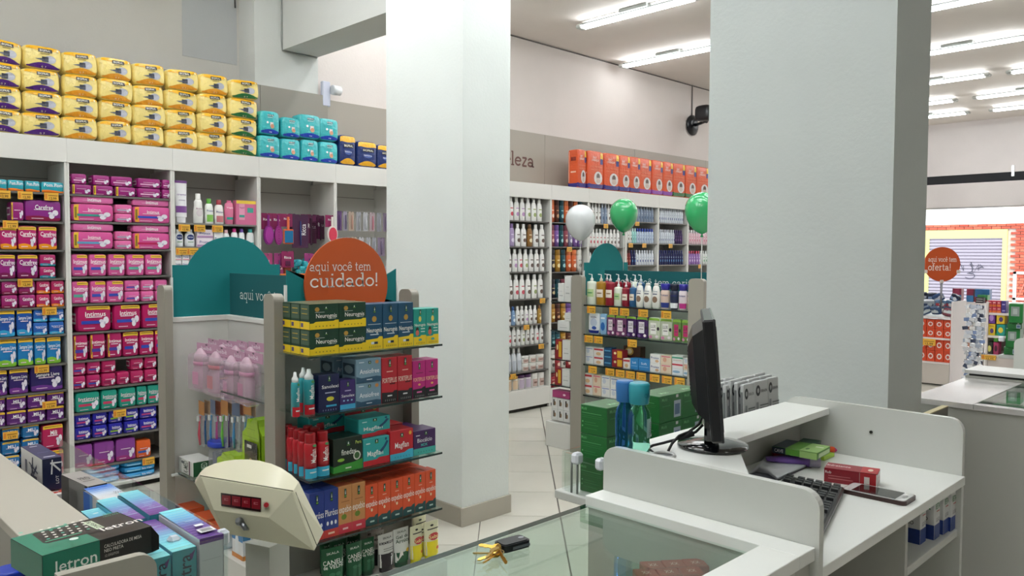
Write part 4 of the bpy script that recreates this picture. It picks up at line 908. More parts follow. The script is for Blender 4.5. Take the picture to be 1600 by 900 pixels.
for q, off in ((.2, 0), (.15, -.05), (.08, -.08), (.19, .06)): m.add(*torus(q, .003, 24, 5, (gx, gy+off, gz), 'y'), '#2a2b30', 'metal', True)
for k in range(20):
    a = k*math.pi/10; c, s_2 = math.cos(a), math.sin(a)
    m.tube([(gx+.03*c, gy-.08, gz+.03*s_2), (gx+.15*c, gy-.05, gz+.15*s_2), (gx+.2*c, gy, gz+.2*s_2), (gx+.15*c, gy+.06, gz+.15*s_2)], .0018, '#2a2b30', 'metal', 4)
m.obj('cage', e)
m = MB()
for k in range(3):
    a = k*2.094; m.add([(gx, gy, gz), (gx+.15*math.cos(a), gy+.02, gz+.15*math.sin(a)), (gx+.16*math.cos(a+.5), gy, gz+.16*math.sin(a+.5)), (gx+.12*math.cos(a+.9), gy-.02, gz+.12*math.sin(a+.9))], [(0, 1, 2, 3)], '#2f3036', 'plastic')
m.obj('blade', e)
MB().tube([(0, 0, .12), (0, 0, .52)], .007, '#6b6662', 'plastic', 6).obj('conduit', e)

# ================================================================== GONDOLAS
TP = '#9d988d'
def post(parent, x0, x1, y0, y1, h):
    """taupe end post, top rounded, standing on the floor"""
    r = .028; pts = [(y0, 0)]+[(y0+r-r*math.cos(R(a)), h-r+r*math.sin(R(a))) for a in range(0, 91, 15)]+[(y1-r+r*math.sin(R(a)), h-r+r*math.cos(R(a))) for a in range(0, 91, 15)]+[(y1, 0)]
    L = parent.location; m = MB().prism([(a-L.y, b) for a, b in pts], 'x', x0-L.x, x1-L.x, TP, 'melamine')
    return m.obj('post', parent)
def rel(parent, m, name):
    L = parent.location; m.v = [(x-L.x, y-L.y, z-L.z) for x, y, z in m.v]; return m.obj(name, parent)
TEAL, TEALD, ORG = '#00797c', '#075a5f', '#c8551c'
GH = 1.345
g1 = empty('gondola', (1.8, 3.3, 0), 'taupe and white gondola with the orange cuidado disc and glass shelves', 'shelf unit')
for a in ((1.457, 1.50, 2.738, 2.82), (2.105, 2.145, 2.738, 2.83), (1.457, 1.495, 3.79, 3.88), (2.105, 2.143, 3.79, 3.88)): post(g1, *a, GH)
rel(g1, MB().box((1.787, 2.83, .02), (1.813, 3.83, 1.165), '#d2d1cb', 'melamine'), 'spine_panel')
rel(g1, MB().box((1.78, 2.83, 1.165), (1.82, 3.83, 1.187), '#e2e1dc', 'melamine', .002), 'rail')
rel(g1, MB().box((1.497, 3.83, .02), (2.104, 3.85, 1.165), '#d8d8d2', 'melamine'), 'end_panel')
rel(g1, MB().box((1.497, 3.822, 1.165), (2.104, 3.858, 1.19), '#e2e1dc', 'melamine', .002), 'rail')
rel(g1, MB().box((1.50, 2.80, .02), (2.105, 2.825, 1.28), '#b3b2ab', 'melamine'), 'end_panel')
for z in (.55, .68, .8, .93): rel(g1, MB().box((1.784, 2.84, z), (1.787, 3.82, z+.004), '#8f8e89', 'matte'), 'slot_groove')
def header(parent, cx, w, y, z0, z1, ccx, r, cz, disc=None, text=()):
    """sign board with a round crown, facing -Y"""
    x0, x1 = cx-w/2, cx+w/2; pts = [(x0, z0), (x1, z0), (x1, z1)]
    hw = math.sqrt(max(0, r*r-(z1-cz)**2)); a0 = math.degrees(math.atan2(z1-cz, hw))
    pts += [(ccx+r*math.cos(R(a)), cz+r*math.sin(R(a))) for a in [a0+(180-2*a0)*i/24 for i in range(25)]]+[(x0, z1)]
    o = rel(parent, MB().prism(pts[::-1], 'y', y, y+.006, TEAL, 'matte'), 'sign_board')
    o2 = rel(parent, MB().box((x0-.008, y-.003, z0-.01), (x0, y+.01, z1-.06), '#e4e6e4', 'plastic').box((x1, y-.003, z0-.01), (x1+.008, y+.01, z1-.06), '#e4e6e4', 'plastic'), 'sign_clip')
    o2['kind'] = 'stuff'
    return o
header(g1, 1.795, .56, 3.835, 1.19, 1.441, 1.806, .236, 1.345)
so_ = header(g1, 1.842, .534, 2.855, 1.285, 1.433, 1.842, .001, 1.3)
d = MB().prism([(1.852+.2035*math.cos(t*math.pi/32), 1.366+.2*math.sin(t*math.pi/32)) for t in range(64)][::-1], 'y', 2.846, 2.854, ORG, 'card')
dd = rel(g1, d, 'orange_disc')
def slabtext(parent, text, x0, z, s, y, t=.15, col='#f1ece6', name='lettering', facing='y', x1=None):
    """one part per word"""
    W0 = slab(text, t)[2]; sx = ((x1-x0) if facing == 'y' else (x0-x1))/W0 if x1 is not None else s; words = text.split(' ')
    for i, wd in enumerate(words):
        off = slab(' '.join(words[:i])+' ', t)[2] if i else 0; v, f, _ = slab(wd, t)
        if facing == 'y': m = MB().add([(x0+(p[0]+off)*sx, y, z+p[1]*s) for p in v], f, col, 'card')
        else: m = MB().add([(y, x0-(p[0]+off)*sx, z+p[1]*s) for p in v], f, col, 'card')
        rel(parent, m, name)
YL = 2.8455
xa, xb = Xof(484, YL, 1.43), Xof(580, YL, 1.43); slabtext(g1, 'aqui você tem', xa, Zof(424, xa, YL), .0265, YL, .14, x1=xb)
xa, xb = Xof(484.5, YL, 1.4), Xof(592, YL, 1.4); slabtext(g1, 'cuidado!', xa, Zof(450, xa, YL), .0385, YL, .16, x1=xb)
# header along the spine
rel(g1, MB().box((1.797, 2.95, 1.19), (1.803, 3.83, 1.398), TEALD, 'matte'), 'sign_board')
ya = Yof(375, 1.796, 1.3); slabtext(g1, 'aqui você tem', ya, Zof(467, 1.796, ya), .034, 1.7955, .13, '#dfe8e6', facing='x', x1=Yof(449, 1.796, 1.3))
# glass shelves of the end cap
Z1 = [Zof(537, 2.09, 2.53), Zof(618, 2.09, 2.53), Zof(706, 2.09, 2.53), Zof(793, 2.09, 2.53)]
for z in Z1:
    rel(g1, MB().box((1.475, 2.525, z-.009), (2.10, 2.795, z-.001), '#1d3a36', 'glass').box((1.475, 2.523, z-.009), (2.10, 2.5255, z-.001), '#16302d', 'gloss'), 'glass_shelf')
    for x in (1.52, 2.08): rel(g1, MB().box((x-.006, 2.56, z-.02), (x+.006, 2.80, z-.010), '#8b8b86', 'metal'), 'shelf_bracket')
ZB = Zof(873, 2.1, 2.52)
rel(g1, MB().box((1.45, 2.5, 0), (2.11, 2.80, ZB-.001), '#dcdbd6', 'melamine', .003), 'plinth')
rel(g1, MB().box((1.49, 2.835, 0), (1.785, 3.825, .2), '#dcdbd6', 'melamine', .003), 'plinth')
for z, y1 in ((.45, 3.78), (.905, 3.30)):
    rel(g1, MB().box((1.505, 2.85, z-.008), (1.785, y1, z-.001), '#1d3a36', 'glass').box((1.503, 2.85, z-.008), (1.5055, y1, z-.001), '#16302d', 'gloss'), 'glass_shelf')
rel(g1, MB().box((1.475, 3.77, .436), (1.53, 3.785, .446), '#e4e6e4', 'plastic'), 'shelf_clip')

# ---- medicine cartons of the end cap
GRN, YEL = '#123c2a', '#f2cf1d'
LOGO = lambda x, y, s=.09: [('r', x-s*.9, y-s, x+s*.9, y+s*1.1, '#123f2e'), ('p', [(x-s*.35, y), (x, y-s*.35), (x+s*.35, y), (x, y+s*.9)], '#e9f1ea'), ('r', x-s*.7, y-s*.75, x+s*.7, y-s*.5, '#7ab843')]
icons = lambda y, c: [('e', .2+.12*i, y, .02, .025, c) for i in range(6)]
carton('neu', .12, .055, .11, GRN, [('p', [(0, 0), (1, 0), (1, .34), (.88, .34), (.82, .3), (.2, .3), (.12, .24), (0, .24)], YEL), ('e', .25, .78, .08, .09, '#b8903a'), ('t', 'Neurognis', .57, .53, .17, '#f3f2ea', .72), ('r', .18, .66, .5, .675, '#c9d4cc'), ('r', .62, .4, .9, .415, '#c9d4cc')]+LOGO(.55, .83, .06)+icons(.12, '#8a741c'),
    left=[('r', 0, 0, 1, .3, YEL), ('r', .06, .4, .94, .95, '#46604f'), ('r', .06, .55, .94, .56, '#223a2e'), ('r', .06, .73, .94, .74, '#223a2e'), ('r', .1, .08, .35, .24, '#5a4a7a'), ('r', .2, .6, .8, .63, '#c9a83a'), ('r', .2, .79, .8, .82, '#c9a83a')], top=[('r', 0, 0, 1, .15, '#d9d2a0')])
carton('neb', .08, .07, .2, '#0d4a6b', [('p', [(0, 0), (1, 0), (1, .28), (.8, .28), (.7, .24), (0, .22)], YEL), ('e', .5, .67, .14, .065, '#b8903a'), ('t', 'Neurognis', .5, .43, .1, '#f3f2ea', .9), ('r', .12, .55, .88, .56, '#cfe0ea'), ('r', .25, .32, .75, .34, '#cfe0ea'), ('r', .3, .12, .7, .17, '#2a3a44'), ('r', .3, .12, .48, .17, '#e9ecec')]+LOGO(.5, .87, .07)+icons(.06, '#8a741c'), left=[('r', 0, 0, 1, .25, YEL)])
carton('nek', .08, .06, .17, '#159a8c', [('p', [(0, 0), (1, 0), (1, .27), (.6, .27), (.5, .23), (0, .23)], YEL), ('e', .5, .72, .11, .08, '#ecd76a'), ('t', 'Neurognis', .5, .56, .08, '#f3f2ea', .85), ('e', .28, .43, .12, .07, '#3a2a24'), ('e', .28, .34, .14, .08, '#c96a5a'), ('r', .55, .44, .88, .46, '#e9f6f4'), ('r', .55, .36, .88, .38, '#e9f6f4'), ('e', .5, .15, .14, .035, '#4aa49a')]+LOGO(.5, .9, .07)+icons(.06, '#8a741c'))
carton('sano', .075, .06, .16, '#161b4a', [('t', 'Sanolexi', .55, .68, .09, '#eef0f4', .8), ('e', .55, .35, .18, .06, '#d9cf3a'), ('r', .3, .5, .8, .53, '#b9bfd8'), ('r', .35, .14, .85, .19, '#39a4d0')]+LOGO(.5, .88, .07)+icons(.06, '#7f86b0'))
carton('sanp', .065, .05, .15, '#3c2a6e', [('r', 0, 0, 1, .17, '#49b2e4'), ('t', 'Sanolex', .52, .47, .1, '#eef0f4', .85), ('e', .25, .3, .06, .03, '#9fd0ee'), ('e', .5, .3, .06, .03, '#9fd0ee'), ('e', .75, .3, .06, .03, '#9fd0ee'), ('r', .3, .62, .7, .66, '#b9b0d8')]+LOGO(.5, .86, .08))
carton('ansi', .1, .07, .085, '#7d9cb2', [('p', [(0, 0), (1, 0), (1, .2), (.8, .24), (.2, .2), (0, .28)], '#2f5470'), ('t', 'Ansiofree', .52, .48, .2, '#f0f4f6', .78), ('e', .82, .84, .07, .08, '#c98a4a'), ('r', .1, .85, .3, .88, '#e4ecf0'), ('r', .4, .1, .62, .14, '#d4e0e8')]+LOGO(.52, .84, .06), left=[('r', .1, .3, .9, .8, '#27445a'), ('e', .5, .55, .3, .18, '#8aa0ae')])
carton('fort', .08, .07, .18, '#bf2231', [('p', [(0, 0), (1, 0), (1, .26), (.8, .26), (.7, .22), (0, .24)], '#1b1a1f'), ('t', 'FORTEPLUS', .5, .5, .11, '#f3dfd0', .92), ('r', .3, .68, .7, .7, '#eab4a8'), ('r', .35, .14, .65, .17, '#d9d9d9'), ('r', .5, .4, .85, .43, '#5a1218')]+LOGO(.5, .87, .08)+icons(.06, '#8f8f8f'))
carton('form', .08, .06, .17, '#c01f7e', [('p', [(0, 0), (1, 0), (1, .3), (.8, .28), (.7, .25), (0, .24)], '#1b1a1f'), ('t', 'FORTEPLUS', .5, .5, .1, '#f6c9a0', .92), ('r', .25, .66, .8, .68, '#7a1150'), ('r', .3, .14, .7, .18, '#e06aa8'), ('e', .5, .36, .1, .03, '#e9b06a')]+LOGO(.5, .85, .08)+icons(.06, '#8f8f8f'))
def sprayf(kind, body, low, cap, noz, tw='Magflan'):
    P = [(1., 0), (1., .7), (.9, .76), (.7, .79)]
    bottle(kind, .045, .045, .19, P, [(.78, .77), (.82, .79), (.82, .97), (.74, 1.)] if not noz else [(.8, .77), (.8, .85), (.45, .9), (.3, 1.)], body, cap, [('b', lambda u: 0, lambda u: .22, low), ('tv', tw, .5, .5, .32, '#f4f0ee', .5), ('r', .3, .12, .7, .15, '#dfe8ea'), ('e', .6, .73, .15, .03, '#3a8a4a')], n=14, name='spray_can', cat='spray', mat='gloss' if False else 'plastic')
sprayf('spr_r', '#c0202e', '#3fb4d8', '#a3121f', False); sprayf('spr_t', '#2f9aa4', '#c0202e', '#e6e9ea', True)
carton('fine', .12, .09, .11, '#14251b', [('p', [(0, 0), (1, 0), (1, .3), (.7, .24), (.3, .22), (0, .18)], '#3f9a3a'), ('t', 'fineday', .52, .58, .17, '#e9efe6', .5), ('e', .8, .42, .13, .14, '#d9dcd0'), ('e', .8, .42, .09, .1, '#3f6a3a'), ('e', .25, .36, .12, .05, '#8ab83a'), ('t', 'Pera', .85, .82, .1, '#c9e06a', .2), ('r', .4, .08, .6, .12, '#dfe9d6')]+LOGO(.5, .82, .07), left=[('r', .1, .4, .5, .9, '#5a2430'), ('r', 0, 0, 1, .2, '#3f9a3a')])
carton('magt', .1, .09, .1, '#2fa7a8', [('p', [(0, 0), (1, 0), (1, .26), (.6, .26), (.5, .2), (0, .2)], '#c8232f'), ('t', 'Magflan', .45, .45, .19, '#f4f6f6', .6), ('p', [(.62, .5), (.7, .42), (.86, .62), (.96, .8), (.88, .84), (.78, .66)], '#1b4a6e'), ('e', .86, .9, .04, .05, '#1b4a6e'), ('r', .1, .8, .25, .84, '#d9efef')]+LOGO(.5, .86, .07), left=[('r', .1, .1, .9, .9, '#218a8c')])
carton('magr', .1, .08, .1, '#c1202c', [('p', [(0, 0), (1, 0), (1, .3), (.8, .3), (.6, .22), (0, .22)], '#3fb4d4'), ('t', 'Magflan', .5, .5, .2, '#f6eeee', .6), ('e', .86, .86, .06, .07, '#e0a83a')]+LOGO(.5, .82, .07)+icons(.1, '#2a8aa8'))
carton('bio', .11, .08, .1, '#43205a', [('r', 0, 0, 1, .27, '#4bb8b0'), ('t', 'Biocálcio', .5, .6, .17, '#f0eef4', .66), ('t', 'MDK', .48, .4, .12, '#4bc8c0', .3), ('r', .1, .78, .28, .82, '#dad4e2')]+LOGO(.55, .86, .07)+icons(.12, '#2a8480'))
carton('plu', .07, .055, .13, '#20398c', [('r', 0, 0, 1, .17, '#d04038'), ('t', 'Pluróss', .5, .52, .14, '#f4f4f8', .9), ('e', .22, .3, .08, .045, '#e9edf6'), ('e', .5, .3, .08, .045, '#e9edf6'), ('e', .78, .3, .08, .045, '#e9edf6'), ('r', .25, .07, .7, .11, '#f0c9b0')]+LOGO(.5, .84, .09), top=[('r', .1, .2, .9, .8, '#3a52a8')])
carton('ext', .07, .055, .13, '#c98a52', [('r', 0, 0, 1, .2, '#cf3548'), ('t', 'expebio', .5, .52, .15, '#f6efe6', .92), ('e', .4, .35, .2, .06, '#6f8a2a'), ('r', .2, .66, .8, .68, '#a86a3a'), ('r', .3, .08, .7, .12, '#f0c0c4')]+LOGO(.5, .84, .09), top=[('r', .05, .1, .95, .9, '#c05a3a')])
carton('exo', .07, .055, .13, '#e2542a', [('p', [(0, 0), (1, 0), (1, .26), (.8, .24), (.7, .2), (.3, .22), (0, .16)], '#1f4a4c'), ('t', 'expebio', .5, .54, .15, '#f8ece2', .92), ('e', .5, .38, .08, .04, '#f3d9b0'), ('r', .35, .68, .65, .7, '#f0b49a'), ('r', .35, .08, .7, .12, '#b9d0cc')]+LOGO(.5, .85, .09), top=[('r', .05, .1, .95, .9, '#cf4626')])
YE = 2.545; GM = 'medicine cartons on the orange disc gondola'
zr = Z1[0]; zt_ = Zof(475, 1.5, YE); hh = (zt_-zr)/2
for r in range(2):
    for dpt in range(3):
        for i, (a, b) in enumerate(((484, 529.6), (529.8, 572))):
            xa, xb = Xof(a, YE, zr), Xof(b, YE, zr)
            put('neu', ((xa+xb)/2, YE+dpt*.068, zr+r*hh), 'green yellow carton, %s column, %s layer, %s' % (['left', 'right'][i], ['lower', 'upper'][r], ['front', 'middle of three deep', 'rearmost'][dpt]), GM, 0, ((xb-xa)*.992, .066, hh*.99))
rowY([('neb', 572, 598.5, 'tall blue and yellow carton'), ('neb', 598.7, 622, 'tall blue and yellow carton'), ('neb', 622.2, 646, 'tall blue and yellow carton')], YE, zr, Zof(473, 1.9, YE)-zr, 'on the top glass shelf', GM, .09)
rowY([('nek', 646.5, 666, 'teal and yellow carton with child'), ('nek', 666.2, 686, 'teal and yellow carton with child')], YE, zr, Zof(481.5, 2.06, YE)-zr, 'on the top glass shelf', GM, .07)
zr = Z1[1]
rowY([('spr_t', 460, 471, 'red and teal spray with white nozzle', 0, .16), ('spr_t', 480, 496, 'red and teal spray with white nozzle', 0, .165)], YE, zr, .16, 'on the second glass shelf', GM, .04)
put('spr_t', (Xof(476, 2.61, .9), 2.60, zr), 'red and teal spray behind, between the two front ones', GM, 0, (.036, .036, .165))
rowY([('sano', 498, 531, 'navy carton with yellow lemon'), ('sanp', 532, 556, 'purple carton with light blue foot', 0, Zof(592, 1.7, YE)-zr)], YE, zr, Zof(583, 1.62, YE)-zr, 'on the second glass shelf', GM, .06)
ha = (Zof(560, 1.75, YE)-zr)/2
for r in (0, 1): rowY([('ansi', 556.5, 596, 'slate blue calming carton, %s' % ['lower', 'upper'][r])], YE, zr+r*ha, ha*.99, 'of the front pair', GM, .1)
for r in (0, 1): put('ansi', (1.72, 2.66, zr+r*ha), 'slate blue carton behind the front pair, %s' % ['lower', 'upper'][r], GM, 0, (.11, .1, ha*.99))
rowY([('fort', 596.5, 621, 'tall red and black carton'), ('fort', 621.3, 644.5, 'tall red and black carton')], YE, zr, Zof(555, 1.95, YE)-zr, 'on the second glass shelf', GM, .09)
rowY([('form', 645, 665, 'magenta and black carton'), ('form', 665.3, 685, 'magenta and black carton')], YE, zr, Zof(561, 2.07, YE)-zr, 'on the second glass shelf', GM, .08)
zr = Z1[2]
for a, y, l in ((481, 0, 'front left'), (500, 0, 'front right')):
    rowY([('spr_r', a, a+18.5, 'red and light blue spray can')], YE+y, zr, .165, l+' of the group', GM, .045)
for a, y, l in ((471, .05, 'second from the front'), (463, .095, 'third from the front'), (454, .14, 'fourth from the front'), (446, .19, 'rearmost left'), (489, .075, 'behind the front right ones'), (478, .12, 'in the middle of the group'), (496, .14, 'behind at the right')):
    xa = Xof(a+8, YE+y, zr+.1); put('spr_r', (xa, YE+y, zr), 'red and light blue spray can, '+l, GM, 0, (.045, .045, .165))
rowY([('fine', 521, 567, 'black and green carton with seal', 0, Zof(685, 1.63, YE)-zr)], YE, zr, .1, 'on the third glass shelf', GM, .09)
hb = Zof(686, 1.75, YE)-zr
rowY([('magt', 568, 609, 'teal and red carton with runner', 0, hb)], YE, zr, .1, 'in front, lower', GM, .09)
rowY([('magt', 560, 610, 'teal and red carton with runner', 0, .075)], YE+.02, zr+hb+.002, .1, 'on top of the lower one', GM, .1)
put('magt', (1.64, 2.67, zr), 'teal and red carton behind the black one', GM, 0, (.14, .1, .115)); put('magt', (1.66, 2.70, zr+.118), 'teal carton lying behind the upper teal one', GM, 0, (.16, .09, .075))
rowY([('magr', 609.5, 646, 'red and light blue carton', 0, Zof(672, 1.9, YE)-zr), ('bio', 646.5, 681, 'purple and turquoise carton', 0, Zof(670, 2.05, YE)-zr)], YE, zr, .1, 'on the third glass shelf', GM, .09)
put('magr', (1.93, 2.67, zr), 'red carton behind the front red one', GM, 0, (.15, .1, .115)); put('bio', (2.03, 2.66, zr), 'purple carton behind the front purple one', GM, 0, (.12, .1, .09))
put('magr', (1.84, 2.72, zr+.118), 'red carton lying on top of the rear ones', GM, 0, (.16, .07, .075))
zr = Z1[3]
cols = [('plu', 484, 507), ('plu', 507, 529), ('ext', 529, 550), ('ext', 550, 571), ('exo', 571, 590.6), ('exo', 590.6, 610.5), ('exo', 610.5, 629.5), ('exo', 629.5, 648), ('exo', 648, 665), ('exo', 665, 681)]
nm = {'plu': 'blue and red', 'ext': 'tan and red', 'exo': 'orange and dark green'}
cnt = {}
for k, a, b in cols:
    cnt[k] = cnt.get(k, 0)+1; xa, xb = Xof(a, YE, zr), Xof(b, YE, zr)
    hk = Zof(754 if k != 'exo' else 746, 1.7 if k != 'exo' else 1.9, YE)-zr
    for dpt in range(4):
        put(k, ((xa+xb)/2, YE+dpt*.058, zr), '%s carton, %s column, %s' % (nm[k], nth(cnt[k], {'plu': 2, 'ext': 2, 'exo': 6}[k]), ['front row', 'second row', 'third row', 'rear row'][dpt]), GM, random.uniform(-.015, .015), ((xb-xa)*.985, .056, hk if dpt < 1 or k != 'exo' else hk*.97))
# tubes on the plinth
def tb(kind, top, low, ops): tubek(kind, .06, .04, .15, top, low, ops)
tb('cane', '#1c5a38', '#17472d', [('t', 'SKALA', .5, .86, .06, '#e9efe6', .4), ('t', 'CANELA', .52, .64, .12, '#f2f6ef', .8), ('t', 'de VELHO', .52, .53, .1, '#f2f6ef', .8), ('e', .42, .33, .1, .05, '#3f7a58'), ('p', [(.3, .05), (.44, .05), (.5, .28), (.34, .3)], '#2f6a4a'), ('e', .62, .33, .09, .05, '#3f7a58'), ('p', [(.56, .05), (.72, .05), (.72, .28), (.54, .28)], '#2f6a4a')])
tb('sucu', '#dcdcd9', '#2a2428', [('r', 0, 0, 1, .42, '#282127'), ('t', 'SKALA', .55, .88, .06, '#333', .4), ('r', .12, .7, .95, .77, '#282127'), ('t', 'SUCUPIRA', .54, .735, .06, '#eee', .75), ('r', .3, .5, .8, .52, '#8a8a88'), ('r', .3, .56, .8, .58, '#8a8a88'), ('p', [(.6, .05), (.64, .05), (.68, .2), (.74, .34), (.6, .3)], '#efefef'), ('e', .66, .37, .04, .03, '#efefef')])
tb('arni', '#e6e8e4', '#1f4a34', [('r', 0, 0, 1, .3, '#1f5a3a'), ('t', 'SKALA', .5, .9, .06, '#1f4a34', .4), ('t', 'Gel de', .5, .76, .09, '#1c4a32', .6), ('t', 'Arnica', .5, .64, .11, '#1c4a32', .7), ('p', [(.1, .12), (.4, .36), (.9, .12), (.8, .05), (.42, .22), (.2, .05)], '#f3f1ea'), ('e', .72, .33, .12, .06, '#e8b83a')])
tb('yelt', '#e9e6c4', '#eadf2a', [('r', 0, 0, 1, .42, '#f0e02c'), ('e', .55, .55, .28, .11, '#c8484a'), ('t', 'Sebo', .55, .55, .1, '#f6e9a4', .5), ('r', .25, .76, .85, .79, '#3a3a30'), ('e', .5, .88, .08, .03, '#3a3a30'), ('e', .7, .2, .1, .05, '#d96a2a')])
zr = ZB
for k, a, b, t, y, l in (('cane', 507.5, 539, 858, 0, 'dark green tube, front left'), ('cane', 546, 570, 850, .02, 'dark green tube, second in front'), ('cane', 569, 589.5, 843, .04, 'dark green tube, third in front'), ('cane', 520, 548, 846, .1, 'dark green tube behind the first two'), ('cane', 545, 566, 832, .16, 'dark green tube at the rear'),
                         ('cane', 505, 530, 848, .13, 'dark green tube at the rear left'), ('sucu', 596, 619, 836, .02, 'white and black tube in front'), ('sucu', 585, 604, 832, .1, 'white and black tube behind the front one'), ('sucu', 578, 600, 822, .16, 'white and black tube at the rear'), ('arni', 620, 643, 827, .02, 'white and green arnica tube'),
                         ('yelt', 646, 664, 823, 0., 'yellow and cream tube, left front'), ('yelt', 668, 689, 816, -.01, 'yellow and cream tube, right front'), ('yelt', 650, 671, 808, .1, 'yellow and cream tube behind the two'), ('yelt', 657, 671, 824, .045, 'yellow and cream tube between the front two')):
    xa, xb = Xof(a, YE+y, zr+.1), Xof(b, YE+y, zr+.1); zz = Zof(t, (xa+xb)/2, YE+y)
    put(k, ((xa+xb)/2, YE+y, zr), l+' on the bottom deck', 'cream tubes on the bottom deck', random.uniform(-.12, .12), ((xb-xa)*.98, .045, zz-zr))

# ---- the long side: feeding bottles, toothbrushes, jar, green bags
def feeding(kind, c):
    mb = MB().box((-.045, 0, -.045), (.045, .002, 0), '#c79ab4', 'card'); art(mb, Face(lambda u, v, e: (-.045+.09*u, -e, -.045+.045*v)), [('t', 'bebê', .5, .5, .4, '#f3e9f0', .6), ('e', .5, .85, .06, .08, '#5a4a54')], 2)
    b = MB().lathe([(.026, -.21), (.028, -.2), (.027, -.12), (.022, -.11), (.024, -.1)], 12, col='#d9b4c8', mat='tinted', cy=-.03)
    rg = MB().lathe([(.026, -.1), (.027, -.085), (.022, -.082)], 12, col=c, cy=-.03)
    t_ = MB().lathe([(.025, -.082), (.022, -.05), (.012, -.03), (.005, -.02)], 12, col='#e2c4d2', mat='tinted', cy=-.03)
    bl = MB().box((-.042, -.062, -.225), (.042, 0, -.045), '#e4cbd9', 'blister', .012)
    p = MB().box((-.013, -.059, -.19), (.013, -.0585, -.13), c, 'plastic')
    reg(kind, 'feeding_bottle_pack', 'packet', mb, (.09, .06, .225), [('bottle', b), ('ring', rg), ('teat_cap', t_), ('blister', bl), ('print', p)])
feeding('fb1', '#d98ab4'); feeding('fb2', '#c95a6a'); feeding('fb3', '#dd9cc0')
def hangx(items, group, rz=-math.pi/2):
    for k, a, b, t, x, hgt, lab in items:
        ya, yb = Yof(a, x, .9), Yof(b, x, .9); zz = Zof(t, x, (ya+yb)/2)
        put(k, (x, (ya+yb)/2, zz), lab, group, rz+random.uniform(-.12, .12), (ya-yb, None, hgt))
GB = 'pink feeding bottle packs'
hangx([('fb1', 311, 336, 537, 1.60, .22, 'pink feeding bottle pack, leftmost in front'), ('fb2', 333, 362, 542, 1.60, .22, 'feeding bottle pack with red ring, second from left'), ('fb3', 359, 386, 548, 1.58, .22, 'pink feeding bottle pack with handles, third from left'), ('fb1', 380, 414, 550, 1.57, .22, 'pink feeding bottle pack beside the post'),
       ('fb3', 322, 345, 530, 1.68, .2, 'feeding bottle pack behind, at left'), ('fb1', 345, 368, 532, 1.68, .2, 'feeding bottle pack behind, in the middle'), ('fb3', 368, 390, 533, 1.68, .2, 'feeding bottle pack behind, right of middle'), ('fb1', 390, 412, 535, 1.68, .2, 'feeding bottle pack behind, at right')], GB)
def brushc(kind, c, cc='#c9a98a'):
    mb = MB().box((-.02, 0, -.07), (.02, .0015, 0), cc, 'card').box((-.02, 0, -.23), (.02, .0008, -.07), '#d9dce0', 'blister')
    t_ = MB().tube([(0, -.008, -.075), (0, -.010, -.12), (0, -.012, -.17), (0, -.008, -.225)], [.005, .0035, .006, .004], c, 'plastic', 6).box((-.005, -.02, -.1), (.005, -.012, -.075), '#eef0f2', 'plastic')
    reg(kind, 'toothbrush_pack', 'packet', mb, (.04, .02, .23), [('toothbrush', t_)])
tbc = ['#d9586a', '#2f6fb0', '#3f8ac0', '#e06aa8', '#6fc04a', '#5a2f7a', '#4a90c8', '#d9dfe6', '#7ab0d0', '#3a6ab0']
for i, c in enumerate(tbc): brushc('tb%d' % i, c, ['#c98a4a', '#b9997a', '#6a7a9a', '#c97a5a'][i % 4])
hangx([('tb%d' % i, 309+i*9, 319+i*9, 627-(i % 3), 1.60+.02*(i % 2), .215, 'toothbrush pack with %s handle, %s' % (['red', 'blue', 'light blue', 'pink', 'green', 'purple', 'sky blue', 'white', 'pale blue', 'dark blue'][i], nth(i+1, 10))) for i in range(10)], 'toothbrush packs on the side')
carton('orl', .09, .1, .11, '#e3e4e0', [('r', 0, 0, .22, 1, '#bfc4c0'), ('tv', 'K-MED', .5, .5, .3, '#3a4a40', .8), ('e', .3, .75, .1, .1, '#6a6f72'), ('r', .72, 0, .8, 1, '#6a4a5a')], right=[('r', 0, 0, 1, 1, '#1c5a34'), ('tv', 'K-MED', .5, .5, .3, '#cfe4d2', .8)])
x_ = 1.52; ya, yb = Yof(279, x_, .5), Yof(302, x_, .5)
put('orl', (x_, (ya+yb)/2+.0, .451), 'white and green carton at the left end of the glass shelf', None, -math.pi/2, (ya-yb, .1, Zof(713, x_, ya)-.451))
# jar with a blue lid
y_ = Yof(347, 1.62, .55); j = MB().lathe([(.05, 0), (.06, .01), (.06, .13), (.05, .15)], 20, col='#d6dade', mat='blister'); jo = tag(j.obj('plastic_jar', None, (1.62, y_, .451)), 'clear plastic jar with blue lid behind the cream scale', 'jar')
MB().lathe([(.062, .15), (.065, .155), (.065, .172), (.06, .176)], 20, col='#2340b8').obj('lid', jo)
m = MB(); 
for k in range(7): m.box((-.03+.008*(k % 3), -.03+.01*k, .005), (.0+.008*(k % 3), -.024+.01*k, .12), ['#8a8fa8', '#c9ccd6', '#5a6080'][k % 3], 'plastic', .002)
m.obj('contents', jo)['kind'] = 'stuff'
mb = MB(); w, d, h = .1, .07, .18; ol = [(-.5, 0), (.5, 0), (.52, .4), (.48, .8), (.3, .9), (.26, .98), (.05, 1.), (-.1, .93), (-.3, .96), (-.36, .86), (-.5, .8), (-.53, .4)]
mb.prism([(x*w, z*h) for x, z in ol], 'y', .004, d*.9, '#a4c72f', 'film')
mb.add([(x*w*.94, -.004+(0 if .05 < z < .85 else .006), z*h*.98+.001) for x, z in ol], [tuple(range(12))], '#a9cc34', 'film')
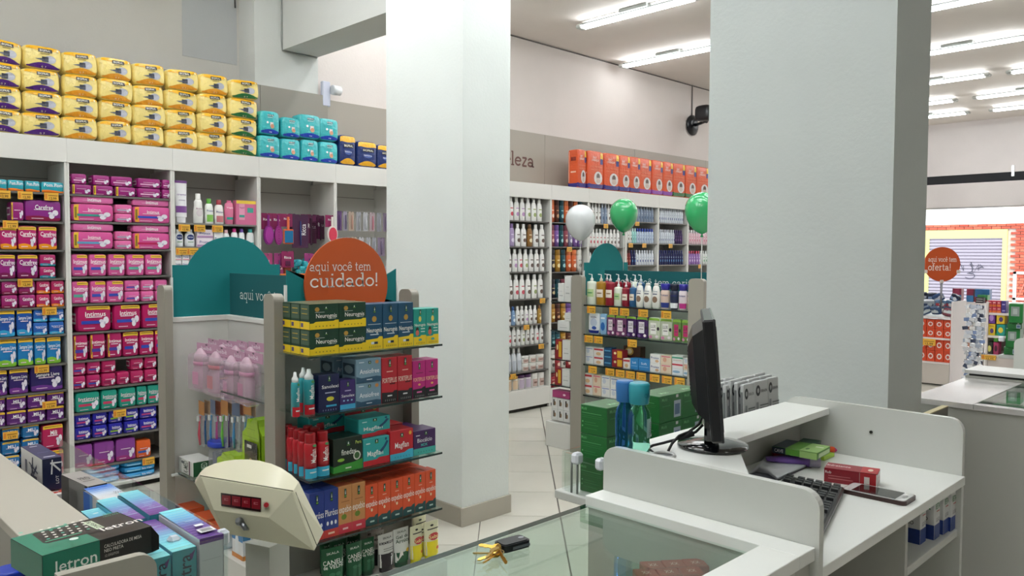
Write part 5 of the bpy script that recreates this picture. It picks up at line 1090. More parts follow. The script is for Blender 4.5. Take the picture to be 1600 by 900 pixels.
art(mb, Face(lambda u, v, e: (-w/2+u*w, -.005-e, v*h)), [('r', .16, .12, .84, .66, '#4a3a2c'), ('r', .16, .58, .84, .7, '#1d1d1a'), ('r', .3, .62, .55, .66, '#e4e4dc'), ('e', .5, .36, .16, .14, '#c9b08a'), ('e', .34, .28, .1, .1, '#a88a5a'), ('e', .66, .28, .1, .1, '#e0d0b0'), ('r', .1, .76, .9, .765, '#7f9e22'), ('r', .2, .86, .75, .865, '#7f9e22')], w/h, 'film')
reg('sack', 'green_bag', 'bag', mb, (w, d, h))
m = MB()
x_ = 1.57; ya, yb = Yof(380, x_, .6), Yof(409, x_, .6); zz = Zof(648, x_, ya)
put('sack', (x_, (ya+yb)/2, .455), 'tall lime green bag with a photo, beside the gondola post', 'lime green bags', -math.pi/2, (ya-yb, .08, zz-.455))
ya, yb = Yof(340, 1.53, .5), Yof(374, 1.53, .5); put('sack', (1.53, (ya+yb)/2, .455), 'low lime green bag in front of the jar', 'lime green bags', -math.pi/2, (ya-yb, .07, Zof(702, 1.53, ya)-.455))
put('sack', (1.62, Yof(414, 1.62, .6), .455), 'lime green bag behind the gondola post', 'lime green bags', -math.pi/2, (.09, .07, .17))
# orange topped cartons and blue glove boxes on the plinth
carton('obx', .09, .1, .1, '#b9cdd8', [('r', 0, .84, 1, 1, '#dd5526'), ('e', .3, .74, .3, .16, '#dd5526'), ('t', 'Ducha', .3, .8, .14, '#f6e4da', .45), ('r', .1, .3, .6, .34, '#8aa0b0')], right=[('r', 0, .72, 1, 1, '#dd5526'), ('r', .1, .1, .9, .6, '#d0dde4')], top=[('r', 0, 0, 1, 1, '#dd5526')])
carton('glv', .09, .1, .13, '#e3e6e8', [('r', 0, .55, 1, 1, '#3d7fb8'), ('p', [(.3, .1), (.6, .1), (.62, .6), (.5, .8), (.4, .8), (.3, .5)], '#e9eef2'), ('r', 0, 0, 1, .14, '#d98a3a')], right=[('r', 0, .6, 1, 1, '#4a8ac0'), ('p', [(.3, .1), (.6, .1), (.62, .6), (.5, .8), (.4, .8), (.3, .5)], '#f4f6f8'), ('r', 0, 0, 1, .14, '#d98a3a')])
for i, (a, b, t) in enumerate(((273, 290, 788), (303, 322, 802), (328, 350, 816))):
    ya, yb = Yof(a, 1.51, .25), Yof(b, 1.51, .25); put('obx', (1.51, (ya+yb)/2, .201), 'white carton with orange top, %s of three beside the scale' % ['leftmost', 'middle', 'rightmost'][i], 'orange topped cartons', -math.pi/2, (ya-yb, .09, Zof(t, 1.51, ya)-.201))
for i, (a, b, t) in enumerate(((357, 388, 842), (393, 420, 850))):
    ya, yb = Yof(a, 1.42, .25), Yof(b, 1.42, .25)
    put('glv', (1.51, Yof(a+14, 1.51, .25), .201), 'white and blue glove carton under the scale head, %s' % ['left', 'right'][i], 'glove cartons', -math.pi/2, (.1, .1, .14))

# ================================================================== SECOND GONDOLA
g2 = empty('gondola', (4.83, 3.3, 0), 'taupe gondola with teal carinho header and shampoo shelves, behind the monitor', 'shelf unit')
for a in ((4.47, 4.51, 2.745, 2.86), (5.15, 5.19, 2.745, 2.86), (4.506, 4.55, 3.80, 3.905), (5.15, 5.19, 3.80, 3.905)): post(g2, *a, GH)
rel(g2, MB().box((4.80, 2.86, .02), (4.83, 3.84, 1.16), '#a8a7a2', 'melamine'), 'spine_panel')
rel(g2, MB().box((4.55, 3.84, .02), (5.15, 3.86, 1.19), '#d8d8d2', 'melamine'), 'end_panel')
rel(g2, MB().box((4.51, 2.82, .02), (5.15, 2.84, 1.19), '#d8d8d2', 'melamine'), 'end_panel')
header(g2, 4.875, .54, 3.86, 1.19, Zof(410, 4.87, 3.86), 4.875, .215, Zof(380, 4.87, 3.86)-.215)
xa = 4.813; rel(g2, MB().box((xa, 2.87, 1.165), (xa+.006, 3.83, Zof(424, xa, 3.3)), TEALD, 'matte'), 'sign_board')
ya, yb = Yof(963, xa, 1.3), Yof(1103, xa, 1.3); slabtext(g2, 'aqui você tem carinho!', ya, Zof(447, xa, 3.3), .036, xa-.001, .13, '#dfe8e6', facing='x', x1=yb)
XG = 4.56
Z2 = [Zof(y, XG-.02, Yof(915, XG-.02, 1.)) for y in (475.5, 521, 568, 616)]+[.2]
for z in Z2[:4]:
    rel(g2, MB().box((XG-.03, 2.87, z-.01), (4.80, 3.82, z-.001), '#1d3a36', 'glass').box((XG-.032, 2.87, z-.012), (XG-.0295, 3.82, z-.001), '#1a2423', 'gloss'), 'glass_shelf')
rel(g2, MB().box((XG-.03, 2.87, 0), (4.80, 3.83, .2), '#dcdbd6', 'melamine', .003), 'plinth')
for z, L in ((Z2[0], (922, 957, 974, 1003, 1039)), (Z2[1], (918, 933, 986)), (Z2[2], (924, 951, 967, 983, 1000, 1021, 1040, 1060))):
    for px in L:
        y_ = Yof(px+2, XG-.035, z-.03); ptag(g2, (XG-.035, y_, z-.036), -math.pi/2, (.95, 1, 1.1))
def pumpx(C, w, d, h): C.tube([(0, d/2, h*.84), (0, d/2, h*.97), (-w*.35, d/2-.0, h*.985)], .004, '#dfe4e4', 'plastic', 6)
PB = [(.95, 0), (1., .02), (1., .68), (.9, .74), (.3, .76)]; PC = [(.3, .75), (.32, .84), (.14, .86), (.12, .9)]
for k, c, cc in (('pw', '#dfe6d6', '#e9ece9'), ('pa', '#a87a1c', '#d9dcd4'), ('pr', '#8e1a2e', '#d9d4d6'), ('pbu', '#2a5a86', '#d4dde4')):
    bottle(k, .08, .05, .24, PB, PC, c, cc, [('r', .2, .25, .8, .5, '#e9ddd0' if k != 'pw' else '#b9d49a'), ('r', .3, .36, .7, .4, '#8a6a4a' if k != 'pw' else '#4a9a5a')], n=12, name='pump_bottle', extra=pumpx)
OV = [(.7, 0), (.9, .05), (1., .35), (.95, .6), (.7, .85), (.45, .9)]; OC = [(.46, .89), (.48, .99), (.4, 1.)]
bottle('dove', .07, .04, .2, OV, OC, '#eceae4', '#e4e1da', [('e', .5, .35, .25, .13, '#8a6f5c'), ('r', .28, .55, .72, .59, '#3a4a6a'), ('t', 'Dove', .5, .68, .08, '#33507a', .5)], name='body_wash')
IVC = [(.6, .74), (.92, .76), (.98, .99), (.9, 1.)]; IV = [(.7, 0), (.8, .02), (.95, .3), (.98, .55), (.9, .72), (.6, .75)]
for k, b_c, c_c, l_c in (('px1', '#dcc3b4', '#2b2a9a', '#2f3f8c'), ('px2', '#26304c', '#10162e', '#e9ecef'), ('px3', '#e3d6dc', '#35309a', '#c4368a'), ('px4', '#e0cbb8', '#35309a', '#c9906a')):
    bottle(k, .07, .045, .2, IV, IVC, b_c, c_c, [('t', 'Protex', .5, .55, .08, '#2a3580', .7), ('b', lambda u: .05, lambda u: .25, l_c)], name='body_wash')
GN = 'toiletries on the carinho gondola'
hp = Zof(428, XG, Yof(935, XG, 1.1))-Z2[0]
rowX([('pw', 914.5, 928.5, 'white green pump bottle', 0, hp), ('pa', 929, 943, 'amber pump bottle', 0, hp), ('pr', 943.5, 957, 'dark red pump bottle', 0, hp), ('pw', 957, 969, 'small white pump bottle', 0, hp*.8), ('pr', 969.5, 980.5, 'small red pump bottle', 0, hp*.78), ('pbu', 981, 991, 'small blue pump bottle', 0, hp*.8),
      ('dove', 991.5, 1003, 'white body wash bottle'), ('dove', 1003.5, 1016, 'white body wash bottle'), ('dove', 1016.5, 1029, 'white body wash bottle'), ('px1', 1029.5, 1044, 'peach bottle with blue cap'), ('px2', 1044.5, 1057.5, 'navy bottle with dark cap'), ('px3', 1058, 1071, 'pink white bottle with blue cap'), ('px4', 1071.5, 1084, 'peach bottle by the post')],
     XG, Z2[0], Zof(443, XG, Yof(1030, XG, 1.1))-Z2[0], 'on the top glass shelf', GN, None)
for i, (a, k) in enumerate(((945, 'pr'), (963, 'pr'), (976, 'pr'), (989, 'pw'), (998, 'pbu'))):
    put(k, (XG+.1, Yof(a, XG+.1, 1.2), Z2[0]), 'pump bottle in the back row, %s' % nth(i+1, 5), GN, -math.pi/2, (.065, .05, hp))
softpack('nvp', .07, .03, .13, '#e6eaf0', [('b', lambda u: 0., lambda u: .18, '#1c2f8c'), ('e', .5, .55, .3, .2, '#c4cfe2'), ('t', 'NIVEA', .5, .8, .08, '#1c2f6e', .5), ('e', .55, .3, .2, .08, '#3a5ab0')], 7, name='refill_pouch')
softpack('nvq', .06, .03, .13, '#8fbbe0', [('e', .5, .4, .32, .2, '#2a6ab8'), ('r', .2, .75, .8, .82, '#f0f4f8')], 7, name='refill_pouch')
for k, c, lc in (('lx1', '#7a4470', '#e9d9e2'), ('lx2', '#42235e', '#e6e0ea'), ('lx3', '#c4ccb4', '#efefe9'), ('lx4', '#6f8f4a', '#c22f6a')):
    softpack(k, .07, .03, .15, c, [('b', lambda u: .86, lambda u: 1., '#8cb84a'), ('r', .22, .25, .7, .75, lc), ('t', 'LUX', .46, .6, .14, '#3a2a40', .4), ('r', .3, .42, .62, .45, '#5a4a5a'), ('e', .25, .12, .14, .08, '#d98ab0' if k != 'lx2' else '#7a5a9a'), ('e', .75, .15, .12, .07, '#efe4ea'), ('e', .85, .5, .1, .08, '#2a2030')], 8, name='refill_pouch')
rowX([('nvp', 919, 936.5, 'white pouch with blue foot'), ('nvq', 937, 947, 'light blue pouch'), ('lx1', 948, 961, 'plum and white refill pouch'), ('lx1', 961.5, 978, 'plum and white refill pouch'), ('lx2', 978.5, 994, 'dark purple refill pouch'), ('lx2', 994.5, 1012, 'dark purple refill pouch'), ('lx3', 1012.5, 1031, 'pale floral refill pouch'), ('lx3', 1031.5, 1050, 'pale floral refill pouch'), ('lx4', 1050.5, 1064, 'green and rose refill pouch'), ('lx4', 1064.5, 1079, 'green and rose refill pouch')],
     XG, Z2[1], Zof(489, XG, Yof(925, XG, 1.))-Z2[1], 'on the second glass shelf', GN, .03)
def small(kind, col, ops, **k): carton(kind, .06, .05, .07, col, ops, ch=.001, **k)
small('w1', '#e6e6e4', [('e', .35, .5, .2, .25, '#c9d0dc'), ('r', .1, .78, .9, .84, '#4a6ac0')]); small('w2', '#e9e4e0', [('r', .05, .7, .95, .9, '#c8404a'), ('e', .5, .3, .25, .2, '#d9b48a')])
small('b1', '#1f4a70', [('r', .1, .4, .9, .6, '#5aa0c8')]); small('r1', '#8f1f2c', [('r', .5, .1, .95, .9, '#d9a82a'), ('e', .3, .6, .12, .15, '#e9d9a0')]); small('br1', '#4a2818', [('e', .35, .5, .25, .4, '#c9a050'), ('e', .35, .5, .16, .26, '#efe2c0')])
small('sk', '#2f86c8', [('r', .1, .3, .9, .34, '#8fc4ea'), ('t', 'Soft', .5, .62, .2, '#d9ecfa', .6)]); small('pr1', '#ecebea', [('t', 'Protex', .5, .6, .26, '#27418f', .8), ('e', .7, .25, .18, .16, '#d9b08a')]); small('bb1', '#e3d0b8', [('e', .4, .5, .18, .26, '#d9a48a'), ('r', .1, .8, .9, .9, '#e06a8a')])
small('gr1', '#e8eae6', [('r', 0, .5, 1, .75, '#4aa084'), ('r', .1, .2, .9, .26, '#b04a4a')]); small('rd1', '#ece8e8', [('r', 0, .45, 1, .7, '#c8384a')]); small('bl1', '#e6eaee', [('e', .4, .5, .35, .2, '#8fb4d0')])
h3 = .075
TS3 = 'on the third glass shelf'
for r in (0, 1):
    q = ['lower', 'upper'][r]
    rowX([('w1', 914.5, 927, 'white blue carton, '+q), ('w2', 927.5, 943, 'white red carton, '+q), ('r1', 956, 973, 'dark red gold carton, '+q), ('pr1', 1015.5, 1031.5, 'white soap carton, '+q), ('bb1', 1032, 1049, 'beige baby soap carton, '+q)], XG, Z2[2]+r*h3*.84, h3*.83, TS3, GN, .06)
for r in range(3):
    q = ['lowest', 'middle', 'top'][r]
    rowX([('b1', 943.5, 955.5, 'dark blue flat carton, '+q), (['bl1', 'rd1', 'gr1'][r], 1050, 1067, 'white banded carton, '+q)], XG, Z2[2]+r*.045, .044, TS3, GN, .06)
    rowX([(['bl1', 'bb1', 'w1'][r], 1067.5, 1080, 'small white carton by the post, '+q)], XG, Z2[2]+r*.04, .039, TS3, GN, .06)
rowX([('w2', 973.5, 984.5, 'white carton with red band', 0, .07), ('sk', 985, 997, 'sky blue carton', 0, .08), ('sk', 997.5, 1015, 'sky blue carton', 0, .08)], XG, Z2[2], .08, TS3, GN, .06)
rowX([('br1', 974, 1001, 'brown carton with gold oval', 0, .075)], XG+.09, Z2[2]+.075, .07, TS3, GN, .06); put('r1', (XG+.12, Yof(988, XG+.12, .9), Z2[2]), 'red carton under the brown gold one', GN, -math.pi/2, (.15, .06, .073))
for r in (0, 1):
    q = ['lower', 'upper'][r]
    rowX([('w2', 911, 925.5, 'white carton with red fruit, '+q), ('bb1', 926, 939, 'cream carton with fruit, '+q), ('w1', 939.5, 953, 'white carton, %s left' % q), ('w1', 953.5, 968, 'white carton, %s right' % q), ('pr1', 969, 985, 'white soap carton, %s left' % q), ('w1', 986, 1001, 'white carton, %s behind bottles' % q)], XG, Z2[3]+r*.078, .077, 'on the fourth glass shelf', GN, .06)
# the far end cap of this gondola, seen from its side
for y in (471.5, 517, 562, 603):
    z = Zof(y, 4.55, 4.0); rel(g2, MB().box((4.54, 3.87, z-.009), (5.12, 4.14, z-.001), '#1d3a36', 'glass').box((4.538, 3.87, z-.010), (4.5405, 4.14, z-.001), '#1a2423', 'gloss'), 'glass_shelf')
pl = rel(g2, MB().box((4.53, 3.87, 0), (5.13, 4.18, Zof(660, 4.55, 4.05)-.002), '#dcdbd6', 'melamine', .003), 'plinth')
small('wg', '#e4e4e2', [('r', .2, .3, .8, .35, '#b9b9b9'), ('r', .25, .55, .7, .58, '#c9c9c9')]); small('wd', '#dcdcda', [('r', .3, .3, .55, .85, '#4a4640'), ('e', .62, .5, .12, .2, '#8a6a4a')]); small('mgb', '#a83a72', [('e', .7, .5, .08, .15, '#f0d0e0')])
XC = 4.56
rowX([('wg', 872, 881.5, 'white carton stack on the end cap, lower')], XC, Zof(471.5, XC, 4.), .14, 'left', GN, .05)
rowX([('wg', 882, 892, 'tall white carton beside the taupe post')], XC, Zof(471.5, XC, 4.), .2, 'on the top end shelf', GN, .05)
rowX([('wg', 871, 890, 'white carton on the second end shelf')], XC, Zof(517, XC, 4.), .075, 'beside the post', GN, .06)
rowX([('wg', 882, 892, 'pale carton upon the second end shelf carton')], XC, Zof(517, XC, 4.)+.078, .06, 'by the post', GN, .05)
rowX([('r1', 868, 878, 'red striped carton on the third end shelf'), ('wg', 878.5, 891, 'white striped carton on the third end shelf')], XC, Zof(562, XC, 4.), .15, 'by the post', GN, .05)
rowX([('r1', 867, 877, 'red carton on the fourth end shelf'), ('wg', 878, 890, 'white carton on the fourth end shelf')], XC, Zof(603, XC, 4.), .13, 'by the post', GN, .05)
zq = Zof(658, XC, 4.05)
for r in (0, 1): rowX([('wd', 861.5, 871, 'white carton with dark emblem'), ('wd', 871.3, 880, 'white carton with dark emblem'), ('wd', 880.3, 890, 'white carton with dark emblem')], XC, zq+r*.089, .087, ['lower', 'upper'][r]+' row, low on the end cap', GN, .05)
rowX([('mgb', 863, 890, 'magenta flat carton above the white ones')], XC, zq+.18, .055, 'on the end cap', GN, .08)

# ---- balloons on sticks
def balloon(px, py, r_px, d_, col, x, y, label, tall=1.25):
    z = Zof(py, x, y); dep = (Vector((x, y, z))-CAM).dot(FW); r = r_px/F_PX*dep
    prof = []
    for i in range(15):
        t = i/14; a = -math.pi/2+math.pi*t; zz = math.sin(a); rr = math.cos(a)
        if zz < 0: zz *= tall*1.15; rr = rr**1.25
        prof.append((max(r*rr, .002), r*zz))
    e = empty('balloon', (x, y, z), label, 'balloon', 'party balloons on sticks')
    MB().lathe(prof, 20, col=col, mat='gloss').obj('balloon_skin', e)
    bz = -r*tall*1.15
    MB().lathe([(.006, bz-.02), (.012, bz-.018), (.005, bz-.004), (.01, bz+.01)], 10, col=col, mat='gloss').obj('knot', e)
    MB().tube([(0, 0, bz-.01), (0, 0, d_-z)], .003, '#d9dad6', 'plastic', 6).obj('stick', e)
balloon(906, 343, 23.5, 1.30, '#d5d8da', 4.53, 3.84, 'white balloon above the taupe post of the far gondola')
balloon(974.5, 332, 22, 1.38, '#34ac68', 4.86, Yof(974.5, 4.86, 1.7), 'green balloon in the middle, above the teal header')
balloon(1097, 327, 27, 1.30, '#34ac68', 4.49, Yof(1097, 4.49, 1.7), 'green balloon cut off by the wide pillar')

# ================================================================== CASH DESK
DW = '#d3d5d0'
def quad(kind, FL, FR, BL, zt_, zb_, label, group=None, bydepth=False):
    """a box set down by three measured corners of its top: front left, front right, back left"""
    a, b, c = (atz(*p, zt_) for p in (FL, FR, BL)); w = (b-a).length; d_ = (c-a).length; mid = (a+b)/2
    rz = math.atan2(b.y-a.y, b.x-a.x)
    if bydepth:
        rz = math.atan2(c.y-a.y, c.x-a.x)-math.pi/2; ux = Vector((math.cos(rz), math.sin(rz), 0)); w = abs((b-a).dot(ux)); mid = a+ux*w/2
    return put(kind, (mid.x, mid.y, zb_), label, group, rz, (w, d_, zt_-zb_))
def rpanel(x0, x1, y0, y1, h, r=.035, r0=True, r1=True):
    pts = [(y0, 0)]+([(y0+r-r*math.cos(R(a)), h-r+r*math.sin(R(a))) for a in range(0, 91, 15)] if r0 else [(y0, h)])
    pts += ([(y1-r+r*math.sin(R(a)), h-r+r*math.cos(R(a))) for a in range(0, 91, 15)] if r1 else [(y1, h)])+[(y1, 0)]
    return MB().prism(pts, 'x', x0, x1, DW, 'melamine')
cdk = empty('cash_desk', (1.85, .86, 0), 'white cash desk with monitor, keyboard and high rounded side panels', 'desk')
rel(cdk, rpanel(1.403, 1.421, .613, 1.115, 1.068), 'side_panel')
rel(cdk, rpanel(2.288, 2.306, .623, 1.112, 1.072), 'side_panel')
rel(cdk, MB().box((1.4215, .615, .900), (2.2875, 1.11, .923), '#eef0ec', 'melamine', .001), 'worktop')
rel(cdk, MB().prism([(1.4215, 1.115), (1.4215, .765), (1.452, .778), (1.727, .968), (2.2875, .978), (2.2875, 1.115)], 'z', 1.034, 1.052, '#eef0ec', 'melamine'), 'raised_shelf')
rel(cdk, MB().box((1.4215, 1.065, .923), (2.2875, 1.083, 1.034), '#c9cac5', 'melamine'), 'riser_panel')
xp = Xof(1411, .635, .85)
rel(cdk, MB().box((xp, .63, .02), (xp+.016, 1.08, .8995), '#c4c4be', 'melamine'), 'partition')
zs = Zof(827, 2.286, .63)
rel(cdk, MB().box((xp+.017, .63, zs-.02), (2.287, 1.06, zs), DW, 'melamine', .001), 'shelf')
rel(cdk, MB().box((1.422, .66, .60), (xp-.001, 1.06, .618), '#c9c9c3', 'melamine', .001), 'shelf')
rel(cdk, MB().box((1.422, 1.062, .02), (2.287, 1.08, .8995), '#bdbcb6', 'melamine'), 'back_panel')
rel(cdk, MB().lathe([(.006, 0), (.006, .002)], 10, col='#2a2a28', cx=2.285, cy=.86, cz=0), 'screw_hole') if False else None
m = MB().lathe([(.0045, 0), (.0045, .003)], 10, col='#2c2c2a'); m.v = [(2.2878-z, .857+y, 1.001+x) for x, y, z in m.v]; rel(cdk, m, 'screw')
# boxes on the inner shelf
carton('beta', .06, .07, .12, '#e6e7e6', [('r', 0, 0, 1, .3, '#25418e'), ('r', 0, .82, 1, 1, '#2f6fb0'), ('t', 'BETA', .5, .68, .12, '#2a8a4a', .7), ('r', .3, .56, .8, .58, '#c04a4a'), ('t', 'LOÇÃO', .5, .4, .08, '#555', .6)],
       left=[('r', 0, 0, 1, .3, '#25418e'), ('r', 0, .82, 1, 1, '#2f6fb0'), ('t', 'BETA', .5, .68, .14, '#2a8a4a', .9), ('t', 'LOÇÃO', .5, .42, .08, '#444', .6), ('r', .1, .56, .6, .58, '#c04a4a')])
for i, (a, b) in enumerate((((1436.7, 851.7), (1447.7, 845)), ((1458, 845), (1468, 837)), ((1473.5, 835.5), (1481.5, 830)), ((1485.5, 830.5), (1493.5, 825)))):
    p, q = atz(*a, zs), atz(*b, zs); put('beta', ((p.x+q.x)/2, p.y, zs), 'white and blue lotion carton inside the desk, %s' % nth(i+1, 4), 'lotion cartons in the cash desk', 0, (.042, .075, .125))

# monitor, seen edge on from behind
mx, my = 1.625, .968; az = R(32.5)
mon = empty('monitor', (mx, my, 1.0521), 'black computer monitor seen edge on, standing on a round foot', 'monitor')
MB().lathe([(.079, 0), (.082, .003), (.08, .008), (.04, .014), (.012, .016)], 36, col='#101114', mat='gloss').obj('foot', mon)
mon.rotation_euler = (0, 0, az)      # local x along the screen width (away from the camera), local -y towards the cashier
MB().box((-.03, -.006, .012), (.03, .020, .15), '#0e0f12', 'gloss', .006).obj('stand_neck', mon)
scr = bpy.data.objects.new('screen_housing', None)
m = MB().box((-.185, -.019, .05), (.185, .007, .312), '#16171b', 'plastic', .004).box((-.186, -.020, .0495), (.186, -.013, .313), '#23252b', 'gloss', .002)
t_ = R(5)
def tiltm(m, ang=t_, z0=.04, dy=.0):
    m.v = [(x, y*math.cos(ang)+(z-z0)*math.sin(ang)+dy, z0-y*math.sin(ang)+(z-z0)*math.cos(ang)) for x, y, z in m.v]; return m
h0 = tiltm(m).obj('screen_housing', mon)
m = MB().box((-.168, -.0212, .07), (.168, -.0202, .295), '#05060a', 'gloss'); tiltm(m).obj('display', h0)
m = MB(); n_ = 8
prof = [(.007, .155, .29, .085), (.03, .14, .275, .105), (.042, .11, .25, .125)]
V = [];
for y, w_, zt1, zb1 in prof: V += [(-w_, y, zb1), (w_, y, zb1), (w_, y, zt1), (-w_, y, zt1)]
m.add(V, [(0, 4, 5, 1), (1, 5, 6, 2), (2, 6, 7, 3), (3, 7, 4, 0), (4, 8, 9, 5), (5, 9, 10, 6), (6, 10, 11, 7), (7, 11, 8, 4), (8, 11, 10, 9)], '#17181c', 'plastic')
for k in range(14): m.box((-.1, .042, .14+.0075*k), (.1, .0435, .1435+.0075*k), '#0a0a0c', 'matte')
tiltm(m).obj('rear_cover', h0)
# cables into the grommet
gp_ = atz(1037, 713, 1.052)
m = MB(); m.add(*torus(.024, .004, 24, 6, (gp_.x, gp_.y, 1.0545), 'z'), '#c9cbc9', 'plastic', True); m.lathe([(.021, 0), (.021, .001)], 20, col='#55575a', cx=gp_.x, cy=gp_.y, cz=1.0523); rel(cdk, m, 'cable_grommet')
def at_d(px, py, x): return atx(px, py, x)
c1 = [at_d(1099, 648, 1.62), at_d(1092, 663, 1.60), at_d(1076, 675, 1.575), at_d(1061, 681, 1.55), at_d(1050, 693, 1.525), at_d(1044, 705, 1.505), atz(1041, 714, 1.045)]
tag(MB().tube(c1, .0032, '#141416', 'rubber', 8).obj('cable'), 'upper black monitor cable curving into the desk grommet', 'cable', 'monitor cables')
o = MB().tube([at_d(1098, 664, 1.61), at_d(1087, 675, 1.59), at_d(1072, 681, 1.57), at_d(1055, 687, 1.55), at_d(1037, 692, 1.53), at_d(1020, 696, 1.51), at_d(1013, 700, 1.495), at_d(1019, 706, 1.485), atz(1033, 714, 1.045)], .0032, '#141416', 'rubber', 8).obj('cable')
tag(o, 'lower black monitor cable with thick plug sleeve', 'cable', 'monitor cables')
MB().tube([at_d(1083, 676.5, 1.582), at_d(1062, 684.5, 1.558)], [.008, .006], '#1b1b1e', 'rubber', 8).obj('plug_sleeve', o)
# mouthwash bottles
def mouth(kind, glasscol, cap, capc2, liq, w, h, name):
    m_ = bpy.data.materials.new(kind); m_.use_nodes = True; b = m_.node_tree.nodes['Principled BSDF']
    b.inputs['Base Color'].default_value = rgb(glasscol); b.inputs['Transmission Weight'].default_value = .95; b.inputs['Roughness'].default_value = .04; b.inputs['IOR'].default_value = 1.12; MAT[kind] = m_
    P = [(.018, 0), (.03, .003), (.031, .02), (.029, .03), (.031, .04), (.031, .085), (.028, .1), (.019, .112), (.0185, .12)]
    mb = MB().lathe(P, 20, 1, .75, col=glasscol, mat=kind)
    art(mb, Face(lambda u, v, e: ((.0315+e)*math.cos(R(-100+100*u)), .75*(.0318+e)*math.sin(R(-100+100*u)), .04+.045*v), True), [('r', 0, 0, 1, 1, '#9fc4c0' if liq == 'g' else '#2a62b0')]+[('r', .15, .15+.1*k, .85, .18+.1*k, '#4a5a60') for k in range(7)]+[('r', .25, .04, .6, .14, '#eef0ee')], 2)
    C = MB().lathe([(.0205, .118), (.022, .12), (.0235, .15), (.0235, .163), (.02, .168)], 20, 1, 1, col=cap)
    art(C, Face(lambda u, v, e: ((.0232+e)*math.cos(R(-130+110*u)), (.0232+e)*math.sin(R(-130+110*u)), .128+.022*v), True), [('t', 'ORALS', .4, .55, .5, capc2, .6)], 2)
    reg(kind, name, 'bottle', mb, (.062, .05, .168), [('cap', C)])
mouth('mwb', '#5aa4f0', '#2f74b8', '#1d4f90', 'b', .06, .165, 'mouthwash_bottle'); mouth('mwg', '#a4ecd4', '#2f9fb0', '#1d6f80', 'g', .06, .165, 'mouthwash_bottle')
pb_ = atz(970, 701, 1.0525); put('mwb', (Xof(976, 1.085, 1.1), 1.085, 1.0525), 'blue mouthwash bottle left of the green one', 'mouthwash bottles', .3, (.052, .045, Zof(594, Xof(976, 1.085, 1.1), 1.085)-1.0525))
put('mwg', (Xof(1001, 1.045, 1.1), 1.05, 1.0525), 'green mouthwash bottle behind the rounded panel', 'mouthwash bottles', .1, (.064, .05, Zof(597, Xof(1001, 1.05, 1.1), 1.05)-1.0525))

# display tray hung on the customer side, with green device boxes
dt = empty('display_tray', (2.1, 1.26, 0), 'white tray with clipped glass sides behind the cash desk', 'tray')
rel(dt, MB().box((1.553, 1.118, .85), (2.80, 1.40, .872), '#c9cac5', 'melamine', .002), 'tray_base')
rel(dt, MB().box((1.565, 1.125, .8725), (1.570, 1.375, .975), '#dfe8e4', 'clearglass'), 'side_glass')
rel(dt, MB().box((1.572, 1.385, .8725), (2.79, 1.390, .975), '#dfe8e4', 'clearglass'), 'front_glass')
for y_ in (1.332, 1.252): rel(dt, MB().box((1.552, y_-.011, .952), (1.582, y_+.013, .982), '#dfe2ea', 'plastic', .006), 'glass_clip')
rel(dt, MB().tube([(1.567, 1.332, .872), (1.567, 1.332, .955)], .003, '#8f9290', 'metal', 6), 'rod'); rel(dt, MB().tube([(1.567, 1.352, .872), (1.567, 1.352, .96)], .003, '#8f9290', 'metal', 6), 'rod')
for nm_, yy in (('leg', 1.15), ('leg', 1.36)): rel(dt, MB().box((2.6, yy, 0), (2.63, yy+.03, .849), '#c9cac5', 'melamine'), nm_)
carton('multi', .11, .087, .077, '#18682c', [('r', .62, .12, .92, .75, '#a9b9c4'), ('r', .66, .22, .88, .62, '#55708f'), ('t', 'Multi', .2, .86, .12, '#5fb06c', .25), ('r', .7, .86, .8, .97, '#cfd3cf'), ('r', .1, .6, .45, .62, '#3f9a50')],
       left=[('t', 'Multi', .14, .88, .1, '#6fbf7a', .2), ('r', .06, .72, .8, .735, '#6fbf7a'), ('r', .06, .64, .88, .65, '#3f8f4c'), ('r', .06, .58, .84, .59, '#3f8f4c'), ('e', .1, .42, .025, .03, '#6fbf7a'), ('r', .18, .41, .6, .425, '#3f8f4c'), ('r', .18, .33, .7, .345, '#3f8f4c'), ('e', .1, .27, .025, .03, '#6fbf7a'), ('r', .18, .2, .66, .215, '#3f8f4c')],
       top=[('t', 'Multi', .5, .3, .18, '#8ccf90', .3), ('r', .05, .6, .9, .62, '#2f8a44')])
for c, x_ in enumerate((1.656, 1.772, 1.892, 2.004)):
    for r in range(3):
        if c in (1,) and r == 2: continue
        put('multi', (x_, 1.262+(.0, .03, .0, .0)[c], .8725+r*.0775), 'green device carton, %s column, %s' % (nth(c+1, 4), ['bottom of its stack', 'middle of its stack', 'topmost'][r]), 'green device cartons', random.uniform(-.03, .03), (.112, .088, .0765))
m = MB()
# grey blister cards standing in the tray
card('bral', .05, .13, '#a9abac', 'blister_card', None, blob=lambda m, w, h: m.box((-w*.35, .004, -h*.9), (w*.35, .016, -h*.3), '#8f9294', 'plastic', .004))
mb = MB().box((-.028, 0, 0), (.028, .014, .15), '#c6c8c8', 'card', .002)
art(mb, Face(lambda u, v, e: (-.028+.056*u, -e, .15*v)), [('e', .25, .87, .16, .075, '#303236'), ('e', .25, .87, .08, .035, '#b4b6b6'), ('t', 'BRAUN', .68, .86, .04, '#1e2022', .42)]+[('r', .3, .1+.04*k, .92, .118+.04*k, '#6f7274') for k in range(15)]+[('r', .04, .1, .2, .72, '#8f9294')], .37)
art(mb, Face(lambda u, v, e: (-.028-e, .014*(1-u), .15*v)), [('r', .2, .1, .8, .9, '#77797b')], .1)
reg('bcard', 'blister_pack', 'packet', mb, (.056, .014, .15))
